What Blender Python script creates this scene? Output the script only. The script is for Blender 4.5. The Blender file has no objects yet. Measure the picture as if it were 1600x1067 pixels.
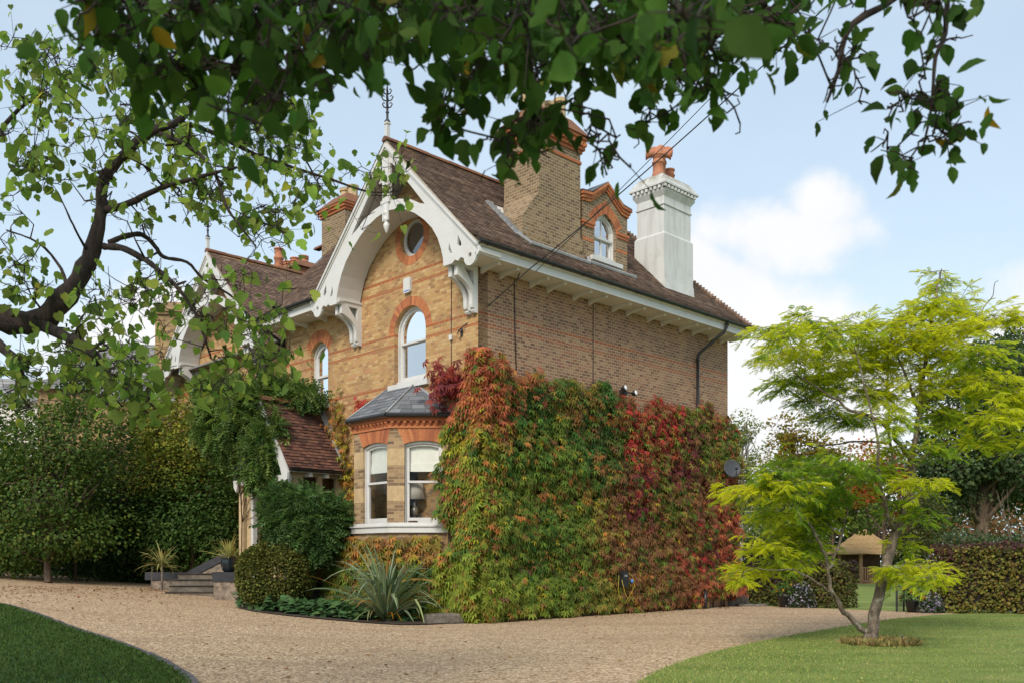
import bpy, bmesh, math, random
import numpy as np
from mathutils import Vector, Matrix, noise as mnoise

# ------------------------------------------------------------------ camera, sky, sun, exposure
S = bpy.context.scene
COL = S.collection
EYE = 1.4
FPX, CXP, HYP = 1450.0, 800.0, 875.0            # focal length, centre and horizon of the photograph (pixels)
cam = bpy.data.objects.new("camera", bpy.data.cameras.new("camera"))
COL.objects.link(cam)
cam.location = (0, 0, EYE)
cam.rotation_euler = (math.radians(90), 0, 0)
cam.data.sensor_width = 36
cam.data.lens = FPX / 1600 * 36
cam.data.shift_y = (HYP - 533.5) / 1600
cam.data.clip_end = 2000
cam.data.clip_start = 0.05
cam.data.dof.use_dof = True
cam.data.dof.focus_distance = 21
cam.data.dof.aperture_fstop = 4.5
S.camera = cam

SUN_TO = Vector((-0.27, -0.74, 0.60)).normalized()   # towards the sun
sun_elev = math.asin(SUN_TO.z)
sun_rot = math.atan2(SUN_TO.x, SUN_TO.y)
SKY_STRENGTH = 0.105
world = bpy.data.worlds.new("World")
S.world = world
world.use_nodes = True
wt = world.node_tree
wt.nodes.clear()
def WN(t, **k):
    n = wt.nodes.new(t)
    for a, b in k.items(): setattr(n, a, b)
    return n
w_out = WN('ShaderNodeOutputWorld'); w_bg = WN('ShaderNodeBackground')
w_bg.inputs['Strength'].default_value = SKY_STRENGTH
sky = WN('ShaderNodeTexSky', sky_type='NISHITA', sun_disc=False)
sky.sun_elevation = sun_elev; sky.sun_rotation = sun_rot
sky.air_density = 1.0; sky.dust_density = 0.6; sky.ozone_density = 1.2
w_tc = WN('ShaderNodeTexCoord')
def wmath(op, a, b=None, c=None):
    n = WN('ShaderNodeMath', operation=op)
    for i, x in enumerate((a, b, c)):
        if x is None: continue
        if isinstance(x, (int, float)): n.inputs[i].default_value = x
        else: wt.links.new(x, n.inputs[i])
    return n.outputs[0]
w_sep = WN('ShaderNodeSeparateXYZ'); wt.links.new(w_tc.outputs['Generated'], w_sep.inputs[0])
dx, dy, dz = w_sep.outputs
zc = wmath('ADD', wmath('MAXIMUM', dz, 0.0), 0.22)
w_comb = WN('ShaderNodeCombineXYZ')
wt.links.new(wmath('DIVIDE', dx, zc), w_comb.inputs[0]); wt.links.new(wmath('DIVIDE', dy, zc), w_comb.inputs[1])
wn1 = WN('ShaderNodeTexNoise'); wn1.inputs['Scale'].default_value = 1.1; wn1.inputs['Detail'].default_value = 7; wn1.inputs['Roughness'].default_value = 0.52
wt.links.new(w_comb.outputs[0], wn1.inputs['Vector'])
wn2 = WN('ShaderNodeTexNoise'); wn2.inputs['Scale'].default_value = 9.0; wn2.inputs['Detail'].default_value = 6; wn2.inputs['Roughness'].default_value = 0.55
wt.links.new(w_tc.outputs['Generated'], wn2.inputs['Vector'])
# heaped clouds standing in some directions of the sky
def puff(d, sx, sz, gain=1.0):
    d = Vector(d).normalized()
    ax = wmath('DIVIDE', wmath('SUBTRACT', wmath('DIVIDE', dx, dy), d.x / d.y), sx)
    az = wmath('DIVIDE', wmath('SUBTRACT', wmath('DIVIDE', dz, dy), d.z / d.y), sz)
    r2 = wmath('ADD', wmath('MULTIPLY', ax, ax), wmath('MULTIPLY', az, az))
    g = wmath('MULTIPLY', wmath('SUBTRACT', 1.0, wmath('POWER', r2, 0.5)), gain)
    return wmath('MULTIPLY', g, wmath('GREATER_THAN', dy, 0.05))
p1 = puff((0.30, 1, 0.35), 0.125, 0.05, .8); p1b = puff((0.335, 1, 0.38), 0.06, 0.045, .8)
p2 = puff((0.27, 1, 0.12), 0.22, 0.20); p2b = puff((0.19, 1, 0.28), 0.11, 0.085); p3 = puff((-0.33, 1, 0.23), 0.2, 0.09); p4 = puff((0.60, 1, 0.18), 0.25, 0.13)
pm = wmath('MAXIMUM', wmath('MAXIMUM', wmath('MAXIMUM', p1, p1b), wmath('MAXIMUM', p2, p2b)), wmath('MAXIMUM', p3, p4))
cl = wmath('ADD', wmath('MAXIMUM', pm, -0.6), wmath('MULTIPLY', wmath('SUBTRACT', wn2.outputs['Fac'], 0.5), 1.7))
w_map = WN('ShaderNodeMapRange', interpolation_type='SMOOTHSTEP')
w_map.inputs['From Min'].default_value = -0.02; w_map.inputs['From Max'].default_value = 0.45
wt.links.new(cl, w_map.inputs['Value'])
w_map2 = WN('ShaderNodeMapRange', interpolation_type='SMOOTHSTEP')
w_map2.inputs['From Min'].default_value = 0.42; w_map2.inputs['From Max'].default_value = 0.8
w_map2.inputs['To Max'].default_value = 0.3
wt.links.new(wn1.outputs['Fac'], w_map2.inputs['Value'])
# thin high veil, denser towards the horizon
veil = wmath('ADD', wmath('MULTIPLY', wmath('POWER', wmath('SUBTRACT', 1.0, wmath('MAXIMUM', dz, 0.0)), 3.0), 0.50), 0.48)
veil = wmath('MINIMUM', wmath('ADD', veil, w_map2.outputs[0]), 0.92)
mixv = WN('ShaderNodeMix', data_type='RGBA'); wt.links.new(veil, mixv.inputs[0]); wt.links.new(sky.outputs[0], mixv.inputs[6])
CLOUD = 5.6
mixv.inputs[7].default_value = (CLOUD * 0.84, CLOUD * 1.0, CLOUD * 1.11, 1)
mixc = WN('ShaderNodeMix', data_type='RGBA'); wt.links.new(w_map.outputs[0], mixc.inputs[0]); wt.links.new(mixv.outputs[2], mixc.inputs[6])
wn3 = WN('ShaderNodeTexNoise'); wn3.inputs['Scale'].default_value = 5.0; wn3.inputs['Detail'].default_value = 4
wt.links.new(w_tc.outputs['Generated'], wn3.inputs['Vector'])
w_cr = WN('ShaderNodeMix', data_type='RGBA'); wt.links.new(wn3.outputs['Fac'], w_cr.inputs[0])
w_cr.inputs[6].default_value = (CLOUD * 0.90, CLOUD * 0.92, CLOUD * 0.95, 1); w_cr.inputs[7].default_value = (CLOUD * 1.16, CLOUD * 1.15, CLOUD * 1.14, 1)
wt.links.new(w_cr.outputs[2], mixc.inputs[7])
wt.links.new(mixc.outputs[2], w_bg.inputs['Color']); wt.links.new(w_bg.outputs[0], w_out.inputs['Surface'])

sun = bpy.data.objects.new("sun", bpy.data.lights.new("sun", 'SUN'))
COL.objects.link(sun)
sun.data.energy = 2.0
sun.data.angle = math.radians(20)
sun.data.color = (1.0, 0.90, 0.76)
sun.rotation_euler = SUN_TO.to_track_quat('Z', 'Y').to_euler()
sun.location = (-20, -30, 40)

S.view_settings.view_transform = 'Standard'
S.view_settings.look = 'None'
S.view_settings.gamma = 1
S.view_settings.exposure = 0.72
S.cycles.max_bounces = 8
S.cycles.transparent_max_bounces = 12
S.cycles.use_denoising = True

# ------------------------------------------------------------------ places
AL = math.atan(1480 / 1450)
RX, RY = math.sin(AL), math.cos(AL)        # house x: along the side wall, away from the drive
LX, LY = -math.cos(AL), math.sin(AL)       # house y: along the front, to the left
HC = (-0.774, 21.17)                       # corner of the house
HROT = math.radians(90) - AL
def W(x, y, z=0.0): return Vector((HC[0] + RX * x + LX * y, HC[1] + RY * x + LY * y, z))
def toH(X, Y):
    a, b = X - HC[0], Y - HC[1]
    return a * RX + b * RY, a * LX + b * LY
def P3(u, v, Y): return Vector(((u - CXP) / FPX * Y, Y, EYE - (v - HYP) / FPX * Y))
def facade_at(u, v, off=0.0):
    ox, oy = HC[0] - RX * off, HC[1] - RY * off
    k = (u - CXP) / FPX
    s = (ox - k * oy) / (k * LY - LX)
    Y = oy + s * LY
    return s, EYE - (v - HYP) / FPX * Y
def side_at(u, v, off=0.0):
    ox, oy = HC[0] - LX * off, HC[1] - LY * off
    k = (u - CXP) / FPX
    s = (ox - k * oy) / (k * RY - RX)
    Y = oy + s * RY
    return s, EYE - (v - HYP) / FPX * Y
def sstep(a, b, x):
    t = min(1, max(0, (x - a) / (b - a))); return t * t * (3 - 2 * t)
def gz(X, Y):
    t = max(0.0, -X - 2.0)
    t = t * t / (t + 1.5)
    return 0.070 * t * sstep(8, 20, Y)
def G(u, v):
    Y = 20.0
    for i in range(40):
        X = (u - CXP) / FPX * Y
        Y = 0.5 * Y + 0.5 * FPX * (EYE - gz(X, Y)) / (v - HYP)
    return (u - CXP) / FPX * Y, Y

# ------------------------------------------------------------------ materials
def new_mat(name):
    m = bpy.data.materials.new(name); m.use_nodes = True
    nt = m.node_tree; b = nt.nodes['Principled BSDF']
    return m, nt, b
class NT:
    def __init__(s, nt): s.nt = nt
    def n(s, t, ins=None, **k):
        n = s.nt.nodes.new(t)
        for a, b in k.items(): setattr(n, a, b)
        for a, b in (ins or {}).items():
            if hasattr(b, 'is_linked') or hasattr(b, 'links'): s.nt.links.new(b, n.inputs[a])
            else: n.inputs[a].default_value = b
        return n
    def m(s, op, a, b=0.0, c=0.0):
        n = s.nt.nodes.new('ShaderNodeMath'); n.operation = op
        for i, x in enumerate((a, b, c)):
            if isinstance(x, (int, float)): n.inputs[i].default_value = x
            else: s.nt.links.new(x, n.inputs[i])
        return n.outputs[0]
    def mix(s, f, a, b, blend='MIX'):
        n = s.nt.nodes.new('ShaderNodeMix'); n.data_type = 'RGBA'; n.blend_type = blend
        for i, x in ((0, f), (6, a), (7, b)):
            if isinstance(x, (int, float)): n.inputs[i].default_value = x
            elif isinstance(x, tuple): n.inputs[i].default_value = (*x, 1) if len(x) == 3 else x
            else: s.nt.links.new(x, n.inputs[i])
        return n.outputs[2]
    def ramp(s, f, stops, interp='LINEAR'):
        n = s.nt.nodes.new('ShaderNodeValToRGB'); cr = n.color_ramp; cr.interpolation = interp
        while len(cr.elements) > 1: cr.elements.remove(cr.elements[-1])
        for i, (p, c) in enumerate(stops):
            e = cr.elements[0] if i == 0 else cr.elements.new(p)
            e.position = p; e.color = (*c, 1)
        s.nt.links.new(f, n.inputs[0]); return n.outputs[0]
    def noise(s, scale, detail=4, rough=0.55, vec=None, dist=0.0):
        n = s.nt.nodes.new('ShaderNodeTexNoise'); n.inputs['Scale'].default_value = scale
        n.inputs['Detail'].default_value = detail; n.inputs['Roughness'].default_value = rough; n.inputs['Distortion'].default_value = dist
        if vec is None:
            if not hasattr(s, '_tc'): s._tc = s.nt.nodes.new('ShaderNodeTexCoord')
            vec = s._tc.outputs['Object']
        s.nt.links.new(vec, n.inputs['Vector']); return n.outputs['Fac']
    def obj(s):
        if not hasattr(s, '_tc'): s._tc = s.nt.nodes.new('ShaderNodeTexCoord')
        return s._tc.outputs['Object']
    def bump(s, h, strength, dist, b):
        n = s.nt.nodes.new('ShaderNodeBump'); n.inputs['Strength'].default_value = strength; n.inputs['Distance'].default_value = dist
        s.nt.links.new(h, n.inputs['Height']); s.nt.links.new(n.outputs[0], b.inputs['Normal'])
    def maprange(s, v, a, b, c=0.0, d=1.0):
        n = s.nt.nodes.new('ShaderNodeMapRange'); n.interpolation_type = 'SMOOTHSTEP'
        n.inputs['From Min'].default_value = a; n.inputs['From Max'].default_value = b; n.inputs['To Min'].default_value = c; n.inputs['To Max'].default_value = d
        s.nt.links.new(v, n.inputs['Value']); return n.outputs[0]
    def wall_uv(s):
        """(u along the wall, z) from position and normal, for any upright wall"""
        tc = s.nt.nodes.new('ShaderNodeTexCoord')
        cr = s.nt.nodes.new('ShaderNodeVectorMath'); cr.operation = 'CROSS_PRODUCT'; cr.inputs[0].default_value = (0, 0, 1)
        s.nt.links.new(tc.outputs['Normal'], cr.inputs[1])
        nn = s.nt.nodes.new('ShaderNodeVectorMath'); nn.operation = 'NORMALIZE'; s.nt.links.new(cr.outputs[0], nn.inputs[0])
        d = s.nt.nodes.new('ShaderNodeVectorMath'); d.operation = 'DOT_PRODUCT'
        s.nt.links.new(tc.outputs['Object'], d.inputs[0]); s.nt.links.new(nn.outputs[0], d.inputs[1])
        sp = s.nt.nodes.new('ShaderNodeSeparateXYZ'); s.nt.links.new(tc.outputs['Object'], sp.inputs[0])
        cb = s.nt.nodes.new('ShaderNodeCombineXYZ'); s.nt.links.new(d.outputs['Value'], cb.inputs[0]); s.nt.links.new(sp.outputs[2], cb.inputs[1])
        s._tc = tc
        return cb.outputs[0], sp.outputs[2]

BANDS = [(8.485, .036), (8.22, .036), (7.06, .036), (6.80, .036), (5.79, .04), (5.57, .036)]
def brick_mat(name, stops, mortar, bands=(), dirt=(0.1, 0.09, 0.08), dirt_amt=0.35, dirt_scale=0.5, red=(0.44, 0.14, 0.05), bedw=0.17, ms=0.007):
    m, nt, b = new_mat(name); t = NT(nt)
    uv, z = t.wall_uv()
    br = t.n('ShaderNodeTexBrick', {'Vector': uv, 'Scale': 1.0, 'Brick Width': bedw, 'Row Height': 0.0755, 'Mortar Size': ms, 'Mortar Smooth': 0.3,
                                    'Color1': (0, 0, 0, 1), 'Color2': (1, 1, 1, 1), 'Mortar': (0.5, 0.5, 0.5, 1)})
    br.offset = 0.5
    c = t.ramp(br.outputs['Color'], stops)
    n2 = t.noise(11, 6, 0.75)
    c = t.mix(t.maprange(n2, 0.35, 0.75, 0.0, 0.55), c, t.mix(0.5, c, dirt))
    c = t.mix(t.maprange(t.noise(30, 3, 0.6), 0.45, 0.8, 0, 0.35), c, mortar)
    if bands:
        mask = None
        for zb, h in bands:
            k = t.m('LESS_THAN', t.m('ABSOLUTE', t.m('SUBTRACT', z, zb)), h)
            mask = k if mask is None else t.m('MAXIMUM', mask, k)
        rc = t.mix(t.maprange(n2, 0.3, 0.75), red, (red[0] * 0.62, red[1] * 0.6, red[2] * 0.7))
        rc = t.mix(t.maprange(t.noise(0.9, 4, 0.6), 0.45, 0.7, 0, 0.6), rc, dirt)
        c = t.mix(mask, c, rc)
    big = t.noise(dirt_scale, 5, 0.62)
    dk = t.maprange(big, 0.42, 0.72, 0.0, dirt_amt)
    if bands: dk = t.m('MULTIPLY', dk, t.m('SUBTRACT', 1.0, t.m('MULTIPLY', mask, 0.6)))
    c = t.mix(dk, c, dirt)
    c = t.mix(br.outputs['Fac'], c, mortar)
    nt.links.new(c, b.inputs['Base Color']); b.inputs['Roughness'].default_value = 0.9; b.inputs['Specular IOR Level'].default_value = 0.12
    h = t.m('SUBTRACT', t.m('MULTIPLY', n2, 0.6), br.outputs['Fac'])
    t.bump(h, 0.6, 0.012, b)
    return m
M = {}
M['brick_front'] = brick_mat('stock_brick_front', [(0, (0.31, 0.165, 0.075)), (0.2, (0.47, 0.27, 0.105)), (0.5, (0.54, 0.335, 0.14)), (0.75, (0.58, 0.395, 0.19)), (0.88, (0.52, 0.26, 0.12)), (1, (0.34, 0.18, 0.09))],
                             (0.38, 0.285, 0.18), BANDS, dirt=(0.24, 0.15, 0.08), dirt_amt=0.55, dirt_scale=1.1)
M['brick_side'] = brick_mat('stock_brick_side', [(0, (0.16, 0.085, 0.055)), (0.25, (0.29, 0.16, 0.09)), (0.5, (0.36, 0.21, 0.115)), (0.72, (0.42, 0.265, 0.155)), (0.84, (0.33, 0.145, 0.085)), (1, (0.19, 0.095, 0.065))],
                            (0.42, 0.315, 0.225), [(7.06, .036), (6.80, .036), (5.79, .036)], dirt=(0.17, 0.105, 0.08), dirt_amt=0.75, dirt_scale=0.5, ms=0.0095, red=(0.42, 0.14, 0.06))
M['brick_chimney'] = brick_mat('stock_brick_chimney', [(0, (0.12, 0.075, 0.045)), (0.35, (0.23, 0.15, 0.08)), (0.7, (0.31, 0.215, 0.12)), (1, (0.18, 0.12, 0.07))],
                               (0.42, 0.35, 0.26), (), dirt=(0.14, 0.10, 0.065), dirt_amt=0.4)
M['brick_yellow'] = brick_mat('yellow_brick_far', [(0, (0.2, 0.12, 0.06)), (0.35, (0.4, 0.25, 0.1)), (0.7, (0.52, 0.35, 0.15)), (1, (0.14, 0.09, 0.06))],
                              (0.36, 0.28, 0.18), (), dirt=(0.14, 0.10, 0.07), dirt_amt=0.4, bedw=0.25)
M['brick_old'] = brick_mat('old_garden_brick', [(0, (0.11, 0.075, 0.06)), (0.35, (0.2, 0.13, 0.095)), (0.7, (0.27, 0.2, 0.15)), (1, (0.14, 0.1, 0.085))],
                           (0.3, 0.26, 0.21), (), dirt=(0.1, 0.085, 0.07), dirt_amt=0.6)
def red_brick():
    m, nt, b = new_mat('rubbed_red_brick'); t = NT(nt)
    at = t.n('ShaderNodeAttribute', attribute_name='tint')
    c = t.ramp(at.outputs['Fac'], [(0, (0.30, 0.09, 0.04)), (0.5, (0.45, 0.145, 0.052)), (1, (0.54, 0.20, 0.075))])
    n = t.noise(25, 4, 0.65)
    c = t.mix(t.maprange(n, 0.4, 0.75, 0, 0.6), c, (0.22, 0.10, 0.065))
    nt.links.new(c, b.inputs['Base Color']); b.inputs['Roughness'].default_value = 0.88
    t.bump(n, 0.3, 0.01, b); return m
M['red_brick'] = red_brick()
def plain(name, col, rough=0.6, var=0.15, scale=6.0, bump=0.0, dirt=None, dirt_amt=0.0, metal=0.0, spec=None, detail=5):
    m, nt, b = new_mat(name); t = NT(nt)
    n = t.noise(scale, detail, 0.6)
    lo = tuple(x * (1 - var) for x in col); hi = tuple(min(1, x * (1 + var)) for x in col)
    c = t.mix(t.maprange(n, 0.3, 0.7), lo, hi)
    if dirt: c = t.mix(t.maprange(t.noise(scale * 0.35, 6, 0.68), 0.45, 0.75, 0, dirt_amt), c, dirt)
    nt.links.new(c, b.inputs['Base Color']); b.inputs['Roughness'].default_value = rough; b.inputs['Metallic'].default_value = metal
    if spec is not None: b.inputs['Specular IOR Level'].default_value = spec
    if bump: t.bump(n, bump, 0.02, b)
    return m
M['white'] = plain('white_paint', (0.60, 0.595, 0.585), 0.45, 0.03, 3.0, 0.05, (0.44, 0.41, 0.35), 0.42)
M['white_dull'] = plain('dull_white_paint', (0.66, 0.63, 0.59), 0.6, 0.05, 3.0, 0.05, (0.42, 0.38, 0.32), 0.5)
def render_mat():
    m, nt, b = new_mat('white_render'); t = NT(nt)
    sp = t.n('ShaderNodeMapping', {'Vector': t.obj()}); sp.inputs['Scale'].default_value = (6, 6, 0.7)
    streak = t.noise(1.0, 6, 0.65, sp.outputs[0])
    z = t.n('ShaderNodeSeparateXYZ', {'Vector': t.obj()}).outputs[2]
    c = t.mix(t.maprange(streak, 0.42, 0.72, 0, 0.55), (0.60, 0.61, 0.60), (0.38, 0.37, 0.34))
    c = t.mix(t.maprange(t.noise(2.2, 6, 0.7), 0.5, 0.75, 0, 0.5), c, (0.38, 0.36, 0.31))
    mould = t.m('MULTIPLY', t.maprange(z, 11.9, 12.3, 0, 1), t.maprange(t.noise(5, 6, 0.7), 0.35, 0.62, 0.1, 0.95))
    c = t.mix(mould, c, (0.25, 0.225, 0.15))
    nt.links.new(c, b.inputs['Base Color']); b.inputs['Roughness'].default_value = 0.9
    t.bump(t.noise(20, 5, 0.6), 0.15, 0.02, b); return m
M['render'] = render_mat()
def tile_mat(name, stops, lichen=(0.36, 0.19, 0.05), amt=0.7, dark=(0.045, 0.035, 0.03), zl=None):
    m, nt, b = new_mat(name); t = NT(nt)
    at = t.n('ShaderNodeAttribute', attribute_name='tint')
    c = t.ramp(at.outputs['Fac'], stops)
    c = t.mix(t.maprange(t.noise(1.6, 5, 0.65), 0.45, 0.75, 0, 0.55), c, dark)
    k = t.maprange(t.noise(1.1, 8, 0.72), 0.56, 0.70, 0, amt)
    if zl:
        z = t.n('ShaderNodeSeparateXYZ', {'Vector': t.obj()}).outputs[2]
        for lo, hi in zl:
            k = t.m('MAXIMUM', k, t.m('MULTIPLY', t.maprange(t.noise(5.0, 7, 0.7), 0.46, 0.62, 0, 0.95), t.maprange(z, lo, hi)))
    c = t.mix(k, c, lichen)
    c = t.mix(t.maprange(t.noise(22, 4, 0.7), 0.62, 0.74, 0, 0.6), c, (0.3, 0.27, 0.22))
    nt.links.new(c, b.inputs['Base Color']); b.inputs['Roughness'].default_value = 0.85; b.inputs['Specular IOR Level'].default_value = 0.25
    t.bump(t.noise(40, 3, 0.6), 0.2, 0.01, b); return m
TILES = [(0, (0.125, 0.08, 0.06)), (0.35, (0.175, 0.113, 0.085)), (0.7, (0.22, 0.145, 0.108)), (0.94, (0.27, 0.18, 0.13)), (1, (0.34, 0.235, 0.17))]
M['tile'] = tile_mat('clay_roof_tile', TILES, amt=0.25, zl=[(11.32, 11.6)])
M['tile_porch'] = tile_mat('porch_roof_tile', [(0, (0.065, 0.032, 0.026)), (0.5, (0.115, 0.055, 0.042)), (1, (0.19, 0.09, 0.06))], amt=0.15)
M['ridge'] = tile_mat('ridge_tile', [(0, (0.17, 0.08, 0.05)), (1, (0.27, 0.12, 0.06))], amt=0.8)
M['slate'] = tile_mat('roof_slate', [(0, (0.105, 0.115, 0.13)), (0.5, (0.15, 0.16, 0.18)), (1, (0.21, 0.22, 0.24))], lichen=(0.2, 0.2, 0.19), amt=0.4, dark=(0.1, 0.105, 0.11))
M['slate_far'] = tile_mat('old_slate', [(0, (0.16, 0.16, 0.16)), (0.5, (0.24, 0.24, 0.235)), (1, (0.32, 0.31, 0.3))], lichen=(0.3, 0.29, 0.24), amt=0.4, dark=(0.14, 0.14, 0.13))
M['lead'] = plain('lead_flashing', (0.27, 0.275, 0.285), 0.55, 0.15, 5, 0.1, (0.55, 0.55, 0.54), 0.4)
M['mortar'] = plain('lime_mortar', (0.36, 0.32, 0.26), 0.95, 0.15, 12, 0.2, (0.3, 0.2, 0.08), 0.5)
M['black'] = plain('black_plastic', (0.018, 0.019, 0.021), 0.35, 0.2, 8)
M['iron'] = plain('wrought_iron', (0.03, 0.03, 0.032), 0.5, 0.2, 8)
M['terracotta'] = plain('terracotta', (0.44, 0.17, 0.09), 0.8, 0.18, 7, 0.1, (0.30, 0.2, 0.14), 0.5)
M['stone'] = plain('buff_stone', (0.50, 0.37, 0.21), 0.85, 0.14, 7, 0.15, (0.30, 0.22, 0.14), 0.5)
M['grey_stone'] = plain('weathered_stone', (0.15, 0.13, 0.105), 0.92, 0.35, 9, 0.5, (0.075, 0.065, 0.055), 0.8)
M['flint'] = plain('rubble_stone', (0.25, 0.20, 0.155), 0.92, 0.5, 7, 0.9, (0.11, 0.09, 0.07), 0.7)
M['coping'] = plain('dark_coping', (0.022, 0.023, 0.03), 0.5, 0.25, 6, 0.1, (0.06, 0.06, 0.065), 0.5)
M['glaze'] = plain('dark_glazed_pot', (0.012, 0.02, 0.024), 0.18, 0.2, 6)
M['step'] = plain('york_stone', (0.15, 0.125, 0.10), 0.9, 0.3, 6, 0.3, (0.07, 0.065, 0.045), 0.7)
M['wood'] = plain('oak', (0.34, 0.2, 0.10), 0.8, 0.2, 6, 0.15)
M['dark_wood'] = plain('dark_timber', (0.10, 0.055, 0.03), 0.8, 0.3, 6, 0.1)
M['cloth'] = plain('white_cloth', (0.78, 0.79, 0.82), 0.9, 0.04, 4)
M['blind'] = plain('cream_blind', (0.80, 0.79, 0.72), 0.9, 0.04, 5)
M['shade'] = plain('lamp_shade_cloth', (0.50, 0.45, 0.39), 0.9, 0.06, 5)
M['brass'] = plain('antique_glass_base', (0.34, 0.31, 0.26), 0.25, 0.1, 5, metal=0.5)
M['inside'] = plain('room_plaster', (0.20, 0.20, 0.19), 0.9, 0.05, 2)
M['curtain'] = plain('curtain_cloth', (0.34, 0.32, 0.29), 0.9, 0.12, 4)
M['yellow'] = plain('yellow_cable', (0.42, 0.33, 0.03), 0.5, 0.05, 5)
M['blue'] = plain('blue_plug', (0.05, 0.2, 0.6), 0.4, 0.05, 5)
M['dishgrey'] = plain('dish_grey', (0.05, 0.053, 0.06), 0.45, 0.08, 5)
M['bulb'] = plain('frosted_lens', (0.75, 0.77, 0.8), 0.2, 0.03, 5)
M['kerb'] = plain('edging_brick', (0.095, 0.085, 0.085), 0.85, 0.35, 9, 0.3)
def glass_mat(name, refl, tint, rough=0.01):
    m, nt, b = new_mat(name); t = NT(nt); out = nt.nodes['Material Output']
    tr = t.n('ShaderNodeBsdfTransparent', {'Color': (*tint, 1)}); gl = t.n('ShaderNodeBsdfGlossy', {'Roughness': rough, 'Color': (0.95, 0.97, 1, 1)})
    bm = t.n('ShaderNodeBump', {'Strength': 0.04, 'Distance': 0.02, 'Height': t.noise(3.5, 2, 0.5)}); nt.links.new(bm.outputs[0], gl.inputs['Normal'])
    fr = t.n('ShaderNodeFresnel', {'IOR': 1.5})
    mx = t.n('ShaderNodeMixShader', {0: t.m('MINIMUM', t.m('ADD', t.m('MULTIPLY', fr.outputs[0], 0.5), refl), 1.0), 1: tr.outputs[0], 2: gl.outputs[0]})
    nt.links.new(mx.outputs[0], out.inputs['Surface']); nt.nodes.remove(b); return m
M['glass'] = glass_mat('window_glass', 0.62, (0.8, 0.84, 0.86))
M['glass_low'] = glass_mat('clear_window_glass', 0.0, (0.93, 0.95, 0.95))
M['glass_mid'] = glass_mat('round_window_glass', 0.16, (0.85, 0.87, 0.88))
M['glass_dark'] = glass_mat('leaded_glass', 0.0, (0.2, 0.2, 0.2), 0.15)
def thatch_mat():
    m, nt, b = new_mat('thatch'); t = NT(nt)
    mp = t.n('ShaderNodeMapping', {'Vector': t.obj()}); mp.inputs['Scale'].default_value = (9, 9, 1.2)
    n = t.noise(2.0, 6, 0.7, mp.outputs[0])
    c = t.ramp(n, [(0.3, (0.19, 0.11, 0.045)), (0.5, (0.36, 0.23, 0.10)), (0.7, (0.48, 0.33, 0.16))])
    nt.links.new(c, b.inputs['Base Color']); b.inputs['Roughness'].default_value = 0.95; t.bump(n, 0.6, 0.05, b); return m
M['thatch'] = thatch_mat()
def bark_mat(name, a, bcol, scale=9, strength=0.7, patch=None):
    m, nt, b = new_mat(name); t = NT(nt)
    mp = t.n('ShaderNodeMapping', {'Vector': t.obj()}); mp.inputs['Scale'].default_value = (1, 1, 0.35)
    n = t.noise(scale, 6, 0.7, mp.outputs[0], 0.4)
    c = t.mix(t.maprange(n, 0.35, 0.68), a, bcol)
    if patch: c = t.mix(t.maprange(t.noise(scale * 0.55, 5, 0.7), 0.52, 0.66, 0, 0.85), c, patch)
    nt.links.new(c, b.inputs['Base Color']); b.inputs['Roughness'].default_value = 0.95; t.bump(n, strength, 0.03, b); return m
M['bark_dark'] = bark_mat('dark_bark', (0.014, 0.010, 0.008), (0.055, 0.037, 0.029), 14, 1.0)
M['bark_brown'] = bark_mat('brown_bark', (0.05, 0.033, 0.023), (0.16, 0.108, 0.073), 7, 0.8)
M['bark_grey'] = bark_mat('grey_lichen_bark', (0.075, 0.055, 0.042), (0.21, 0.165, 0.125), 14, 0.8, (0.34, 0.32, 0.26))
M['bark_birch'] = bark_mat('birch_bark', (0.16, 0.14, 0.11), (0.34, 0.32, 0.27), 5, 0.2, (0.12, 0.1, 0.08))
def leaf_mat(name, rough=0.6, trans=0.35, spec=0.18, tcol=1.3):
    m, nt, b = new_mat(name); t = NT(nt); out = nt.nodes['Material Output']
    at = t.n('ShaderNodeAttribute', attribute_name='col')
    c = t.mix(t.maprange(t.noise(20, 3, 0.6), 0.35, 0.7, 0, 0.35), at.outputs['Color'], t.mix(1.0, at.outputs['Color'], (0.62, 0.6, 0.55), 'MULTIPLY'))
    nt.links.new(c, b.inputs['Base Color']); b.inputs['Roughness'].default_value = rough; b.inputs['Specular IOR Level'].default_value = spec
    tr = t.n('ShaderNodeBsdfTranslucent', {'Color': t.mix(1.0, c, (tcol, tcol * 1.0, tcol * 0.6), 'MULTIPLY')})
    mx = t.n('ShaderNodeMixShader', {0: trans, 1: b.outputs[0], 2: tr.outputs[0]})
    nt.links.new(mx.outputs[0], out.inputs['Surface']); return m
M['leaf'] = leaf_mat('foliage')
M['leaf_thin'] = leaf_mat('thin_foliage', 0.6, 0.55, 0.1, 1.65)
M['leaf_shade'] = leaf_mat('shaded_canopy_foliage', 0.75, 0.42, 0.12)
M['leaf_matt'] = leaf_mat('matt_foliage', 0.75, 0.2, 0.1)
M['leaf_gloss'] = leaf_mat('glossy_foliage', 0.32, 0.15, 0.5)
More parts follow.
